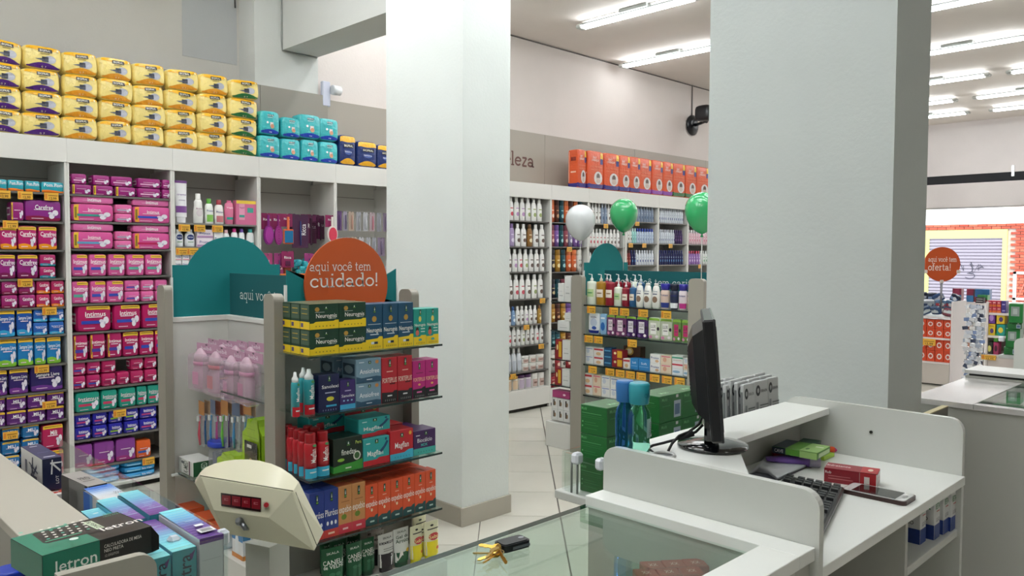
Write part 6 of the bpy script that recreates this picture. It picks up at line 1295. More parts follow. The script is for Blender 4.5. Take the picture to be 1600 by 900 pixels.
for i, (a, b, t, y_) in enumerate(((1203, 1219, 592, 1.20), (1183, 1202, 597, 1.20), (1165, 1182, 602, 1.20), (1157, 1170, 599, 1.235), (1146, 1158, 601, 1.245), (1137, 1149, 603, 1.25))):
    xa, xb = Xof(a, y_, 1.05), Xof(b, y_, 1.05); zt_ = Zof(t, xa, y_)
    for q in range(3):
        put('bcard', ((xa+xb)/2-.004*q*0, y_+.022*q, .8725), 'grey blister pack behind the desk, %s column, %s' % (nth(i+1, 6, 'right'), ['in front', 'second', 'rear'][q]), 'grey blister packs', random.uniform(-.08, .05), (xb-xa, .012, zt_-.8725+.004*q), (R(-2), 0))

# things on the worktop
ZD = .9232
kb = empty('keyboard', ((1.899+1.50)/2, (.773+.655)/2, ZD), 'black computer keyboard partly hidden by the left side panel', 'keyboard')
ka = math.atan2(.773-.66, 1.899-1.50); kb.rotation_euler = (R(4), 0, ka)
MB().box((-.215, -.0, .0), (.215, .14, .016), '#17181b', 'plastic', .004).obj('case', kb)
kk = MB().prism([(0, 0)]*0 or [(-.0083, 0), (.0083, 0), (.0068, .007), (-.0068, .007)], 'y', -.0078, .0078, '#1d1e22', 'plastic').mesh('key')
kl = MB().prism([(-.045, 0), (.045, 0), (.043, .007), (-.043, .007)], 'y', -.0078, .0078, '#1d1e22', 'plastic').mesh('key')
for r in range(6):
    for c in range(22):
        if c in (14,) or c == 18: continue
        if r == 0 and 3 <= c <= 9: continue
        x_ = -.2+c*.019
        o = bpy.data.objects.new('key', kk); COL.objects.link(o); o.parent = kb; o.location = (x_, .016+r*.0205+(.006 if r == 5 else 0), .0158)
o = bpy.data.objects.new('key', kl); COL.objects.link(o); o.parent = kb; o.location = (-.086, .016, .0158)
kb.location = (1.70, .716, ZD+.001); 
# phone
pa, pb2, pc = atz(1315.9, 763.5, ZD+.01), atz(1413, 784, ZD+.01), atz(1329, 752.5, ZD+.01)
ph = empty('smartphone', (pa+pb2)/2, 'white faced smartphone in a dark case, lying on the desk', 'phone'); ph.location.z = ZD
ph.rotation_euler = (0, 0, math.atan2(pb2.y-pa.y, pb2.x-pa.x)); L_, W_ = (pb2-pa).length, min(.075, (pc-pa).length)
def rrect(x0, x1, y0, y1, r, n=5):
    P = []
    for cx, cy, a0 in ((x1-r, y0+r, -90), (x1-r, y1-r, 0), (x0+r, y1-r, 90), (x0+r, y0+r, 180)):
        P += [(cx+r*math.cos(R(a0+90*k/n)), cy+r*math.sin(R(a0+90*k/n))) for k in range(n+1)]
    return P
MB().prism(rrect(-L_/2-.003, L_/2+.003, -.003, W_+.003, .012), 'z', 0, .0095, '#3a2420', 'plastic').obj('case', ph)
MB().prism(rrect(-L_/2, L_/2, 0, W_, .011), 'z', .0095, .0105, '#dfe0e0', 'gloss').obj('front_frame', ph)
MB().box((-L_/2+.02, .004, .0105), (L_/2-.022, W_-.004, .0108), '#0d0e10', 'gloss').obj('screen', ph)
MB().prism(rrect(L_/2-.015, L_/2-.007, W_/2-.012, W_/2+.012, .004), 'z', .0105, .0112, '#c4c5c4', 'metal').obj('home_button', ph)
carton('redb', .13, .045, .036, '#7f1122', [('r', 0, .0, .66, 1, '#8f1426'), ('r', .67, 0, .675, 1, '#e9c9c0'), ('r', .68, 0, .98, 1, '#b5232c'), ('r', .98, 0, 1, 1, '#e6e4e0'), ('r', .08, .3, .55, .35, '#d97a80'), ('r', .08, .5, .5, .54, '#d97a80'), ('t', 'Rub', .08, .78, .2, '#f0e0e0', .15), ('r', .76, .25, .86, .75, '#e4dcd6')],
       top=[('r', 0, 0, 1, 1, '#96152a'), ('t', 'Hidratante', .22, .6, .3, '#f3dfe0', .5), ('r', .68, 0, 1, 1, '#bf2a30'), ('e', .85, .5, .05, .2, '#f0d9c9')], right=[('r', 0, 0, 1, 1, '#dcdad6'), ('t', '22', .5, .5, .5, '#a3182c', .5)])
quad('redb', (1288, 731), (1371, 742), (1297, 723), ZD+.035, ZD, 'red carton lying beside the phone')
pp = atz(1216, 735, ZD)
e = tag(MB().add([atz(1166, 745, ZD+.002), atz(1215, 751.5, ZD+.002), atz(1268, 727, ZD+.001), atz(1195, 717, ZD+.001)], [(0, 1, 2, 3)], '#6d7078', 'card').obj('exercise_book'), 'open white paper pad lying at the back of the desk', 'paper')
m = MB(); 
for k in range(4):
    z0 = ZD+.003+.0022*k; q = [(1166+1.5*k, 744-k), (1182+k, 737-k*2), (1200, 740-k*2), (1214, 750-k*1.0), (1267, 726.5-k), (1196, 716-k)]
    v = [atz(x, y, z0+(.003 if i in (1, 2) else 0)) for i, (x, y) in enumerate(q)]
    m.add(v, [(0, 1, 5), (1, 2, 4, 5), (2, 3, 4)], ['#c9ccd2', '#d6d9df', '#dfe2e8', '#e6e9ee'][k], 'card')
m.obj('sheet', e)['kind'] = 'stuff'
# purple tube with a clear cap
a, b = atz(1197, 716.5, ZD+.017), atz(1281, 721, ZD+.017); dv = (b-a); L_ = dv.length
e = empty('cream_tube', a, 'violet cream tube with clear cap lying on the paper pad', 'tube'); e.rotation_euler = (0, 0, math.atan2(dv.y, dv.x)); e.location.z = ZD+.017
def ltube(prof, col, mat='plastic', n=16):
    v = []; f = []
    for x, ry, rz_ in prof:
        for i in range(n): t = 2*math.pi*i/n; v.append((x, ry*math.cos(t), rz_*math.sin(t)))
    for k in range(len(prof)-1):
        for i in range(n): f.append((k*n+i, k*n+(i+1) % n, (k+1)*n+(i+1) % n, (k+1)*n+i))
    f += [tuple(range(n))[::-1], tuple((len(prof)-1)*n+i for i in range(n))]
    return MB().add(v, f, col, mat, True)
t1 = ltube([(0, .024, .002), (L_*.3, .022, .01), (L_*.7, .018, .0165), (L_*.8, .017, .017)], '#7a55b0'); t1.box((L_*.45, -.010, .0145), (L_*.55, .01, .0158), '#3a2a9a', 'card'); t1.obj('body', e)
ltube([(L_*.8, .017, .017), (L_*.82, .0172, .0172), (L_*.97, .0172, .0172), (L_, .0165, .0165)], '#cfc4e4', 'tinted').obj('cap', e)
carton('grb', .1, .055, .02, '#5f9e3a', [('r', 0, 0, .3, 1, '#1b2b3c'), ('t', 'CAVE', .15, .5, .5, '#e4e8ea', .2), ('r', .62, 0, 1, 1, '#a4cc7a')], top=[('r', 0, 0, .3, 1, '#1f2f42'), ('r', .6, 0, 1, 1, '#9fc878'), ('e', .7, .3, .04, .1, '#4a7a34'), ('r', .78, .6, .95, .7, '#e4f0d4')], right=[('r', .1, .2, .9, .8, '#b9d896')])
quad('grb', (1207, 697), (1277, 708.5), (1224, 686), ZD+.052, ZD+.034, 'green and dark blue flat carton on top of the small pile', 'cartons in the pile on the desk')
carton('mgn', .1, .06, .02, '#8f1a3c', [('r', .1, .3, .9, .6, '#b0304f')]); quad('mgn', (1206, 700), (1243, 705), (1220, 693), ZD+.033, ZD+.002, 'dark red carton under the green one', 'cartons in the pile on the desk')
carton('lim', .1, .06, .008, '#a9cf3a', [], top=[('r', .3, .2, .9, .4, '#e4efb9')]); quad('lim', (1256, 708), (1288, 714), (1262, 700), ZD+.012, ZD+.001, 'lime green leaflet sticking out of the pile', 'cartons in the pile on the desk')
carton('dkg', .1, .05, .012, '#1c4a3a', []); quad('dkg', (1246, 690), (1274, 694), (1254, 684), ZD+.04, ZD+.012, 'dark green flat carton at the back of the pile', 'cartons in the pile on the desk')
a, b = atz(1293, 702, ZD+.008), atz(1311, 703, ZD+.008)
e = tag(MB().tube([a, a.lerp(b, .6)], .009, '#ee5a2c', 'plastic', 10).obj('marker_pen'), 'orange and pink marker beside the pile', 'pen'); MB().tube([a.lerp(b, .58), b], .0075, '#d04a8a', 'plastic', 10).obj('cap', e)
a, b = atz(1309, 703.5, ZD+.004), atz(1357, 711, ZD+.004)
e = tag(MB().tube([a, b], .0042, '#2a7a68', 'plastic', 8).obj('pen'), 'slim green pen by the right side panel', 'pen'); MB().tube([b, b+(b-a)*.06], [.004, .0015], '#a04a3a', 'plastic', 8).obj('tip', e)

# ================================================================== GLASS COUNTER
gc = empty('glass_counter', (.6, .86, 0), 'white counter with green glass top in the foreground, carrying the keys', 'counter')
rel(gc, MB().box((1.3405, .62, .94), (1.402, 1.116, .965), '#eef0ec', 'melamine', .001), 'ledge')
rel(gc, MB().box((-.6, .62, .94), (1.3400, .697, .965), '#eef0ec', 'melamine', .001), 'front_ledge')
rel(gc, MB().box((1.345, .63, 0), (1.402, 1.11, .9395), '#b9b9b2', 'melamine'), 'side_panel')
rel(gc, MB().box((-.6, .63, .70), (1.3445, .645, .9395), '#c4c4be', 'melamine'), 'front_panel')
rel(gc, MB().box((-.6, .70, .937), (1.3445, 1.116, .945), '#a9c9bb', 'glass').box((-.6, 1.114, .937), (1.3445, 1.1165, .945), '#24463c', 'gloss'), 'glass_top')
rel(gc, MB().box((-.6, 1.106, .02), (1.339, 1.112, .936), '#a9c9bb', 'clearglass'), 'glass_pane')
rel(gc, MB().box((.9, .65, .834), (1.3445, .98, .840), '#a9c9bb', 'clearglass'), 'glass_shelf')
for x_ in (.92,): rel(gc, MB().box((x_, .66, .820), (x_+.01, .97, .833), '#a9aaa8', 'metal'), 'shelf_bracket')
carton('pnk', .04, .05, .05, '#a8382f', [('e', .5, .5, .3, .3, '#c9b4ae'), ('e', .5, .5, .16, .16, '#7a2a24')], top=[('t', 'XX', .5, .5, .3, '#e9c4b9', .4), ('r', 0, .02, 1, .06, '#6a1f1a')], left=[('r', .1, .1, .9, .3, '#8a2a24')])
for i, (x_, y_) in enumerate(((1.19, .872), (1.225, .845), (1.26, .818), (1.23, .885), (1.265, .86), (1.30, .835))):
    put('pnk', (x_+.012, y_-.028, .8405), 'small brick red carton under the glass, %s row, %s' % (['front', 'rear'][i // 3], ['left', 'middle', 'right'][i % 3]), 'red cartons under the glass', R(-38), (.042, .042, .06))
put('sk', (1.15, .85, .8405), 'dark blue carton under the glass, left of the red ones', None, R(-40), (.05, .05, .045))
# keys on the glass
kc = atz(797, 857, .9455); e = empty('car_keys', (kc.x, kc.y, .9455), 'black car key remote with brass keys on the glass top', 'keys'); e.rotation_euler = (0, 0, R(2))
a, b = atz(782, 861, .955), atz(822, 853, .955); ang = math.atan2(b.y-a.y, b.x-a.x)
m = MB().prism(rrect(-.03, .033, -.018, .018, .008), 'z', .001, .014, '#15171b', 'plastic').prism(rrect(-.027, .030, -.015, .015, .007), 'z', .014, .0155, '#1c1f24', 'plastic'); f_ = m.obj('remote', e); f_.rotation_euler = (0, 0, ang+.1); f_.location = (.004, 0, 0)
m = MB().prism([(.022+.006*math.cos(t*.5236), .004*math.sin(t*.5236)) for t in range(12)], 'z', .0155, .0162, '#a9adb4', 'metal'); m.obj('emblem', f_)
MB().box((-.01, -.0186, .004), (.03, -.0178, .009), '#8f9296', 'metal').obj('trim', f_)
m = MB(); m.add(*torus(.012, .0012, 20, 6, (0, 0, 0), 'z'), '#b9a06a', 'metal', True); ko = m.obj('key_ring', e); ko.location = Vector(atz(776, 861, .955))-Vector(e.location); ko.location.z = .008; 
for i, (sx, sy, ex, ey) in enumerate(((776, 860, 752, 861), (777, 862, 753, 871), (778, 863, 757, 878), (780, 858, 760, 856), (776, 858, 790, 880), (774, 862, 764, 874))):
    p0, p1 = atz(sx, sy, .953), atz(ex, ey, .950); d_ = p1-p0; L_ = max(d_.length, .04)
    m = MB(); m.prism([(.009*math.cos(t*.7854)+.006, .008*math.sin(t*.7854)) for t in range(8)], 'z', 0, .002, '#c9a24a', 'metal')
    m.prism([(.012, -.003), (L_-.004, -.003), (L_, 0), (L_-.004, .003), (L_-.01, .0022), (L_-.014, .0034), (L_-.02, .0022), (.012, .003)], 'z', .0003, .0018, '#d0aa55', 'metal')
    k_ = m.obj('key', e); q = p0-Vector(e.location); k_.location = (q.x, q.y, .001+.0025*i); k_.rotation_euler = (R([8, -12, 20, -30, 60, 15][i]), R(3), math.atan2(d_.y, d_.x)-e.rotation_euler.z)
    k_.scale = (1.15, 1.15, 1.3)

# ================================================================== LEFT SERVICE COUNTER
TB = '#a9a59a'
sc_ = empty('service_counter', (.45, 2.1, 0), 'beige counter ledge at the bottom left with a box tray along it', 'counter')
rel(sc_, MB().box((.387, 1.405, .93), (.517, 3.3, .950), '#b5b0a4', 'melamine', .001), 'ledge')
rel(sc_, MB().box((.388, 1.41, 0), (.402, 3.29, .9295), '#8f8b82', 'melamine'), 'inner_panel')  # shadow of this side put into the darker panel colour
rel(sc_, MB().box((.503, 1.41, 0), (.5165, 3.29, .9295), '#a9a59b', 'melamine'), 'outer_panel')
r_ = .03; x0, x1, h = .36, .5135, .985
pts = [(x0, .3), (x0, h)]+[(x1-r_+r_*math.sin(R(a)), h-r_+r_*math.cos(R(a))) for a in range(0, 91, 15)]+[(x1, .3)]
rel(sc_, MB().prism(pts[::-1], 'y', 1.385, 1.4035, '#aaa69b', 'melamine'), 'end_panel')
rel(sc_, MB().box((.518, 1.44, .80), (.68, 2.75, .815), '#b9b6ab', 'melamine', .001), 'tray_base')
rel(sc_, MB().box((.672, 1.46, .816), (.676, 2.55, .958), '#dfe8e4', 'clearglass'), 'tray_glass'); 
rel(sc_, MB().box((.5255, 1.452, .816), (.67, 1.456, .955), '#dfe8e4', 'clearglass'), 'tray_glass')
for px, py, z in ((348, 832, .955), (272, 842, .95)):
    p = atz(px, py, z); rel(sc_, MB().box((p.x-.012, p.y-.010, z-.026), (p.x+.012, p.y+.012, z+.006), '#d3d8e2', 'plastic', .006), 'glass_clip')
# stands: little blue lid at the corner
p = atz(14, 890, .90); e = tag(MB().lathe([(.022, -.08), (.026, -.07), (.026, -.02)], 16, col='#c9ced6', cz=0).obj('bottle', None, (p.x, p.y, .90)), 'bottle with bright blue lid at the bottom left corner', 'bottle')
MB().lathe([(.027, -.022), (.028, -.018), (.028, -.002), (.025, .002)], 24, col='#1f3fb8').obj('lid', e)
MB().box((-.1, -.3, -.1), (.05, .2, -.0805), '#77736a', 'melamine').obj('shelf', sc_, (p.x-.45, p.y-2.1, .90))
# calculator box
ops_t = [('r', 0, 0, .5, 1, '#1e8168'), ('p', [(.137, .47), (.16, .41), (.68, .34), (.71, .38), (.735, .83), (.71, .88), (.2, .97), (.165, .93)], '#23211f'), ('p', [(.17, .5), (.6, .42), (.61, .82), (.2, .92)], '#302d2b'),
    ('p', [(.615, .43), (.69, .43), (.694, .86), (.612, .88)], '#cfe0c4'), ('tv', '12345678', .652, .645, .05, '#2a3a2a', .4)]
for r in range(5):
    for c in range(6):
        ops_t.append(('e', .205+.07*c+.006*r, .555+.078*r-.010*c, .016, .022, '#e6e4da' if (r+2*c) % 5 else '#49b39a'))
ops_t += [('t', 'letron', .77, .2, .17, '#f4f2ee', .42), ('t', 'NEO', .86, .8, .07, '#3aa07a', .2), ('t', 'NEO PRETA', .86, .7, .04, '#3aa07a', .2), ('r', .74, .93, .79, .96, '#e9e6e0'), ('e', .06, .9, .02, .03, '#7fc4ae'), ('e', .3, .1, .04, .05, '#d9ece4'), ('r', .1, .25, .42, .28, '#3aa07a')]
carton('calc', .19, .13, .05, '#1c1a1a', [('r', 0, 0, .5, 1, '#1b7a62'), ('t', 'letron', .29, .5, .42, '#e6efea', .4), ('t', 'CALCULADORA DE MESA', .72, .74, .12, '#d9d6d0', .36), ('t', 'NEO PRETA', .63, .58, .12, '#d9d6d0', .18), ('t', '12 DÍGITOS', .61, .4, .09, '#b9b6b0', .13)],
       left=[('r', 0, 0, 1, 1, '#176b56')], top=ops_t, right=[('r', 0, 0, 1, 1, '#1c1a1a')], name='calculator_box', ch=.0006)
o = quad('calc', (66, 869), (236, 822), (16, 842), 1.0, .9505, 'green and black calculator box lying in the foreground')
m = MB().add([(.095, 0, .05), (.095, .13, .05), (.105, .135, .03), (.107, .005, .025)], [(0, 1, 2, 3), (3, 2, 1, 0)], '#1c1a1a', 'card').add([(.095, .0, 0), (.095, 0, .05), (.108, -.004, .03), (.108, -.004, .004)], [(0, 1, 2, 3), (3, 2, 1, 0)], '#241f1e', 'card'); m.obj('open_flap', o)
# boxes in the tray
def grad(n, cols, vertical=False):
    out = []
    for i in range(n):
        t = i/(n-1)*(len(cols)-1); k = min(int(t), len(cols)-2); q = t-k
        a, b = cols[k].lstrip('#'), cols[k+1].lstrip('#')
        c = '#'+''.join('%02x' % int(int(a[j:j+2], 16)*(1-q)+int(b[j:j+2], 16)*q) for j in (0, 2, 4))
        out.append(('r', 0, i/n, 1, (i+1)/n, c))
    return out
for k, cs in (('ntr', ['#6a3a8c', '#8a5fb0', '#7a8fc8', '#6cbfd8', '#7fd8e4']), ('ntp', ['#86e0e8', '#7fdce8', '#7ab8dc', '#8a6ab8', '#6a3f96'])):
    random.seed(4)
    st_ = [('r', random.uniform(0, .4), y, random.uniform(.5, 1), y+.006, '#a4dce8') for y in [random.uniform(.1, .9) for _ in range(12)]]
    carton(k, .045, .19, .13, '#3f9aa8', [('r', 0, 0, 1, 1, '#3f9fae'), ('tv', 'intra', .5, .68, .55, '#1b2b44', .5), ('p', [(.7, .9), (.95, .97), (.8, .82)], '#5a2f7a')], top=grad(14, cs)+st_, left=[('r', 0, 0, 1, 1, '#5fb4d0')], right=[('r', 0, 0, 1, 1, '#4f8fb8'), ('r', 0, .9, 1, 1, '#5a3a86')])
carton('ntw', .045, .19, .11, '#d9d9de', [('r', 0, .93, 1, 1, '#5a2f86'), ('r', .1, .7, .9, .705, '#a9a9b0')], top=grad(14, ['#5a2f86', '#6a4a9c', '#6fb0dc', '#84e0ea'])+[('r', .25, .1, .9, .22, '#e9e9ec'), ('r', .35, .12, .8, .2, '#8f9094'), ('r', .4, .3, .75, .36, '#f0f2f4'), ('r', .3, .5, .7, .51, '#c4e6f0')], right=[('r', 0, 0, 1, 1, '#cfcfd6'), ('r', 0, .93, 1, 1, '#5a2f86')])
NT = 'turquoise and purple cartons in the tray'
for k, x_, y_, w_, d_, zt_, l in (('ntr', .538, 1.665, .036, .16, .945, 'far row, leftmost, half under the calculator box'), ('ntr', .577, 1.665, .04, .18, .955, 'far row, middle one'), ('ntr', .626, 1.665, .044, .19, .958, 'far row, rightmost'),
                                  ('ntp', .548, 1.462, .038, .195, .942, 'near row, leftmost'), ('ntp', .592, 1.462, .046, .2, .946, 'near row, middle one'), ('ntw', .644, 1.462, .048, .2, .957, 'near row, rightmost with white front')):
    put(k, (x_, y_, .8155), 'turquoise purple carton in the tray, '+l, NT, 0, (w_*.97, d_, zt_-.8155))
carton('whg', .09, .05, .08, '#dcdad8', [('t', 'nova', .5, .6, .16, '#3a3f4a', .5), ('r', .1, .2, .9, .24, '#b9b9b9')], left=[('r', 0, 0, .35, 1, '#2f6fd0'), ('r', .35, 0, .5, 1, '#6fa4e0')], top=grad(10, ['#dddfe2', '#dddfe4', '#cfdcec', '#7fa9e4', '#2f6fd0'])+[('t', 'SOUL', .8, .3, .16, '#4a4f5a', .3)])
put('whg', (.602, 1.858, .8155), 'white carton shading to blue, behind the turquoise ones', None, R(2), (.058, .115, .135))
carton('blk', .06, .15, .13, '#1f1f26', [('r', .04, .03, .1, .97, '#3a3a44'), ('r', 0, 0, .02, 1, '#c9c9cc')], left=[('r', 0, 0, .9, 1, '#8a8987'), ('r', 0, 0, .3, 1, '#4f4e4d'), ('r', .5, .3, .7, .32, '#5a5a5a')]+[('r', .3+.05*i, .15, .32+.05*i, .85, '#6f6e6c') for i in range(7)], top=[('r', 0, 0, 1, 1, '#9a9894'), ('t', 'PRO', .5, .5, .2, '#4a4a48', .5), ('r', .2, .3, .8, .33, '#5a5957')])
p = (atz(139, 762, .955), atz(163, 753, .955), atz(96, 742, .955))
quad('blk', (137, 761), (163, 752.5), (96, 742), .955, .8155, 'grey and black carton standing in the tray, left of the blue one', None, True)
carton('kbx', .055, .2, .09, '#1b2247', [('p', [(.42, .5), (.48, .95), (.54, .95), (.5, .5)], '#e9ebee'), ('p', [(.4, .88), (.98, .86), (.98, .82), (.4, .82)], '#e9ebee'), ('p', [(.5, .8), (.9, .55), (.94, .6), (.56, .84)], '#e9ebee'), ('tv', 'LOT', .75, .32, .16, '#e4e6ea', .4)],
       left=[('r', 0, 0, 1, 1, '#c9c9cb'), ('tv', 'K', .6, .5, .3, '#1b2247', .5), ('r', .2, .3, .3, .7, '#5a6074'), ('p', [(.5, .3), (.55, .9), (.6, .9), (.56, .3)], '#1b2247'), ('p', [(.4, .7), (.8, .5), (.8, .45), (.4, .65)], '#1b2247')], top=[('r', 0, 0, 1, 1, '#232a56'), ('r', .2, .1, .8, .14, '#c9cde0'), ('r', .3, .85, .7, .88, '#e4e6ee'), ('r', .2, .4, .8, .42, '#5a628c')])
quad('kbx', (66, 718.5), (90, 710), (33, 698), .985, .904, 'white and navy carton with a large letter K, lying on the red dotted ones', None, True)
carton('redw', .09, .12, .07, '#e9e4e2', [('r', .1, .3, .9, .4, '#d9a09a')], top=[('e', .2+.2*i, .2+.25*j, .1, .09, '#d84a34') for i in range(4) for j in range(4)])
put('redw', (.59, 2.165, .8155), 'white carton with red dots between the K and grey cartons', None, 0, (.09, .09, .085)); put('redw', (.59, 2.27, .8155), 'white carton with red dots, under the K carton', None, 0, (.1, .19, .068))

# ================================================================== CREAM SCALE
P0 = atx(395, 790, .98); hz = R(-69.2); u_ = Vector((math.cos(hz), math.sin(hz), 0)); n0 = Vector((math.cos(R(200.8)), math.sin(R(200.8)), 0)); tl = R(16)
nn = n0*math.cos(tl)+Vector((0, 0, math.sin(tl)))
def onp(px, py, off=0.):
    d = _ray(px, py); q = P0+nn*off; return CAM+d*((q-CAM).dot(nn)/d.dot(nn))
sclo = empty('coin_scale', (P0.x+.07, P0.y+.06, 0), 'cream weighing scale with red digit window on a grey column', 'scale')
CR = '#d3cfb6'
_n = 11
A = [(304.5, 755)]+[(313+145*i/(_n-1), 743.5+24*i/(_n-1)) for i in range(_n)]+[(491, 860), (453, 853), (407, 844), (360, 835), (345, 828)]
B = [(305, 750), (313, 738), (322, 730), (335, 724.5), (351, 720.3), (368, 718.2), (387, 717.8), (406, 720), (424, 724.5), (440, 731.5), (455, 741.5), (467, 753), (505.5, 831), (470, 846), (420, 836), (372, 826), (350, 815)]
deep = [-.02]+[0]*_n+[-.03]*5
VA = [onp(x, y, deep[i]) for i, (x, y) in enumerate(A)]; VB = [onp(x, y, -.075) for x, y in B]
inner = [onp(315, 746, .004), onp(456, 769, .004), onp(420, 809, .004), onp(334, 797, .004)]
m = MB()
n = len(A); V = VA+VB+inner
F = [(i, (i+1) % n, n+(i+1) % n, n+i) for i in range(n)]
I0 = 2*n
F += [(0, 1, I0, I0+3), tuple(range(1, _n+1))+(I0+1, I0), (_n, _n+1, I0+2, I0+1), (_n+1, _n+2, _n+3, _n+4, I0+3, I0+2), (_n+4, _n+5, 0, I0+3), (I0, I0+1, I0+2, I0+3), tuple(range(2*n-1, n-1, -1))]
m.add(V, F[1:_n], CR, 'plastic', True).add(V, F[:1]+F[_n:], CR, 'plastic'); rel(sclo, m, 'head')
seam = MB().tube([onp(x, y-.4, .0015) for x, y in A[1:_n+1]], .0012, '#6d6a58', 'rubber', 5); rel(sclo, seam, 'lid_seam')
seam = MB().tube([onp(462, 769, -.01), onp(478, 810, -.018), onp(495, 852, -.036)], .0010, '#6d6a58', 'rubber', 5); rel(sclo, seam, 'side_seam')
def pq(pts, off, col, mat='plastic'): return MB().add([onp(x, y, off) for x, y in pts], [tuple(range(len(pts)))[::-1]], col, mat)
W_ = [(345, 770), (408, 778), (407.5, 800), (345.5, 790.5)]
wn = pq(W_, .006, '#2a0d10', 'gloss'); wo = rel(sclo, wn, 'digit_window')
for i in range(4):
    x0 = 346.8+15.4*i; q = [(x0, 773+1.9*i*1.0), (x0+13.6, 774.6+1.9*i), (x0+13.6, 789.3+2.3*i), (x0, 787.6+2.3*i)]
    rel(sclo, pq(q, .0075, '#7a1420', 'gloss'), 'digit')
    rel(sclo, MB().add([onp(x0+3.4+6.5*a_, 778.2+2.1*i+4.5*b_, .0078) for a_, b_ in ((0, 0), (1, .12), (1, .32), (.35, .25), (.35, .6), (1, .72), (1, .95), (0, .85))], [tuple(range(8))[::-1]], '#a85058', 'gloss'), 'digit_mark')
rel(sclo, MB().tube([onp(416, 789, .003), onp(416, 789, .012)], .0095, '#c9c4b0', 'plastic', 16), 'button_ring'); rel(sclo, MB().tube([onp(416, 789, .011), onp(416, 789, .017)], .0065, '#a8202a', 'plastic', 14), 'red_button')
rel(sclo, MB().tube([onp(375, 814, -.012), onp(374, 815, .006), onp(371, 813, .02)], [.012, .011, .006], '#8f9296', 'metal', 10).tube([onp(376, 816, .0), onp(384, 826, .006), onp(388, 827, -.01)], [.009, .007, .003], '#85888c', 'metal', 8), 'coin_lock')
m = MB(); cw = .045
def sbox(m, a0, a1, b0, b1, z0, z1, col, mat='plastic'):
    c = Vector((P0.x+.07, P0.y+.06, 0)); v = []
    for z in (z0, z1):
        for a, b in ((a0, b0), (a1, b0), (a1, b1), (a0, b1)): v.append(c+u_*a+(-n0)*b+Vector((0, 0, z)))
    m.add(v, [(0, 3, 2, 1), (4, 5, 6, 7), (0, 1, 5, 4), (1, 2, 6, 5), (2, 3, 7, 6), (3, 0, 4, 7)], col, mat); return m
rel(sclo, sbox(MB(), -.035, .05, -.045, .035, .08, .70, '#b9bbb4', 'plastic'), 'column')
rel(sclo, sbox(MB(), -.15, .15, -.36, .06, 0, .08, '#cfcab2', 'plastic'), 'platform')
rel(sclo, sbox(MB(), -.13, .13, -.34, -.07, .08, .086, '#2a2a2c', 'rubber'), 'rubber_mat')

# ================================================================== RIGHT: SECOND COUNTER AND THE SHOP BEYOND
c2 = empty('service_counter', (3.8, -.2, 0), 'grey counter with glossy white top at the right edge', 'counter')
rel(c2, MB().box((3.44, -2.2, 0), (3.46, 1.128, .902), '#c2c2bb', 'melamine'), 'front_panel')
rel(c2, MB().box((3.46, 1.11, 0), (4.36, 1.128, .902), '#c2c2bb', 'melamine'), 'side_panel')
rel(c2, MB().box((3.425, .90, .902), (4.16, 1.132, .924), '#dcd8d6', 'gloss', .001).box((3.425, -2.2, .902), (3.47, .899, .924), '#dcd8d6', 'gloss', .001), 'top_board')
rel(c2, MB().box((3.471, -2.2, .912), (4.16, .899, .922), '#dfe8e4', 'glass'), 'glass_top')
rel(c2, MB().box((3.46, -2.2, .80), (4.16, 1.10, .812), '#c9c9c4', 'melamine'), 'deck')
rel(c2, MB().box((4.162, -2.2, 0), (4.36, 1.132, .935), '#a6a69f', 'melamine').box((4.162, -2.2, .945), (4.38, 1.135, .962), '#cfcecb', 'melamine', .001).box((4.18, -2.2, .935), (4.36, 1.12, .945), '#3a3b3a', 'matte'), 'rear_ridge')
for i, (x_, y_) in enumerate(((3.52, .82), (3.72, .82), (3.52, .62), (3.72, .62))):  # cartons added in place of the green stack's reflection in the glass
    put('multi', (x_+.08, y_-.1, .8125), 'added green carton in place of a reflection in the glass, %s' % ['front left', 'back left', 'front right', 'back right'][i], 'added green cartons imitating a reflection', 0, (.17, .17, .085))
lp = tag(MB().box((2.87, .985, 0), (3.41, 1.005, .905), '#6f6d66', 'melamine').box((2.87, .984, .905), (3.41, 1.006, .9085), '#cbbf98', 'matte').obj('low_partition'), 'low grey board with pale wooden edge behind the cash desk', 'partition')

# green cartons, tray and rounded panel of the next cash desk
GX = 5.4
def YZ(px, py, x=GX): y = Yof(px, x, 1.0); return y, Zof(py, x, y)
nd = empty('cash_desk', (GX+.3, .9, 0), 'second white cash desk cut off by the right picture edge', 'desk')
y1_, zA = YZ(1588, 527); y0_ = y1_-.5
rel(nd, rpanel(GX-.05, GX-.03, y0_, y1_, zA), 'side_panel')
rel(nd, MB().box((GX-.03, y0_, 0), (GX+.6, y1_, .9), '#b4b5b2', 'melamine'), 'body')
yb_, zb_ = YZ(1590, 556)
rel(nd, MB().box((GX-.02, y1_+.002, zb_-.02), (GX+.5, Yof(1560, GX, .8), zb_-.001), '#b9bbb8', 'melamine', .002), 'tray_base')
rel(nd, MB().box((GX-.03, Yof(1566, GX, .8)-.01, Zof(537, GX, 1.1)), (GX, Yof(1566, GX, .8)+.02, Zof(529, GX, 1.1)), '#dfe2ea', 'plastic', .005), 'glass_clip')
carton('mul2', .2, .1, .12, '#1b7a34', [('r', .15, .35, .75, .85, '#8f9a94'), ('r', .3, .45, .6, .75, '#b4bdb8')])
ztops = [476.5, 506.5, 516, 545.5, 557.5]; pxs = [(1575, 1597), (1573, 1595), (1570, 1592), (1567, 1589)]
GZ = [Zof(y, GX, Yof(1583, GX, 1.)) for y in ztops]; sh_ = GZ[4]-zb_
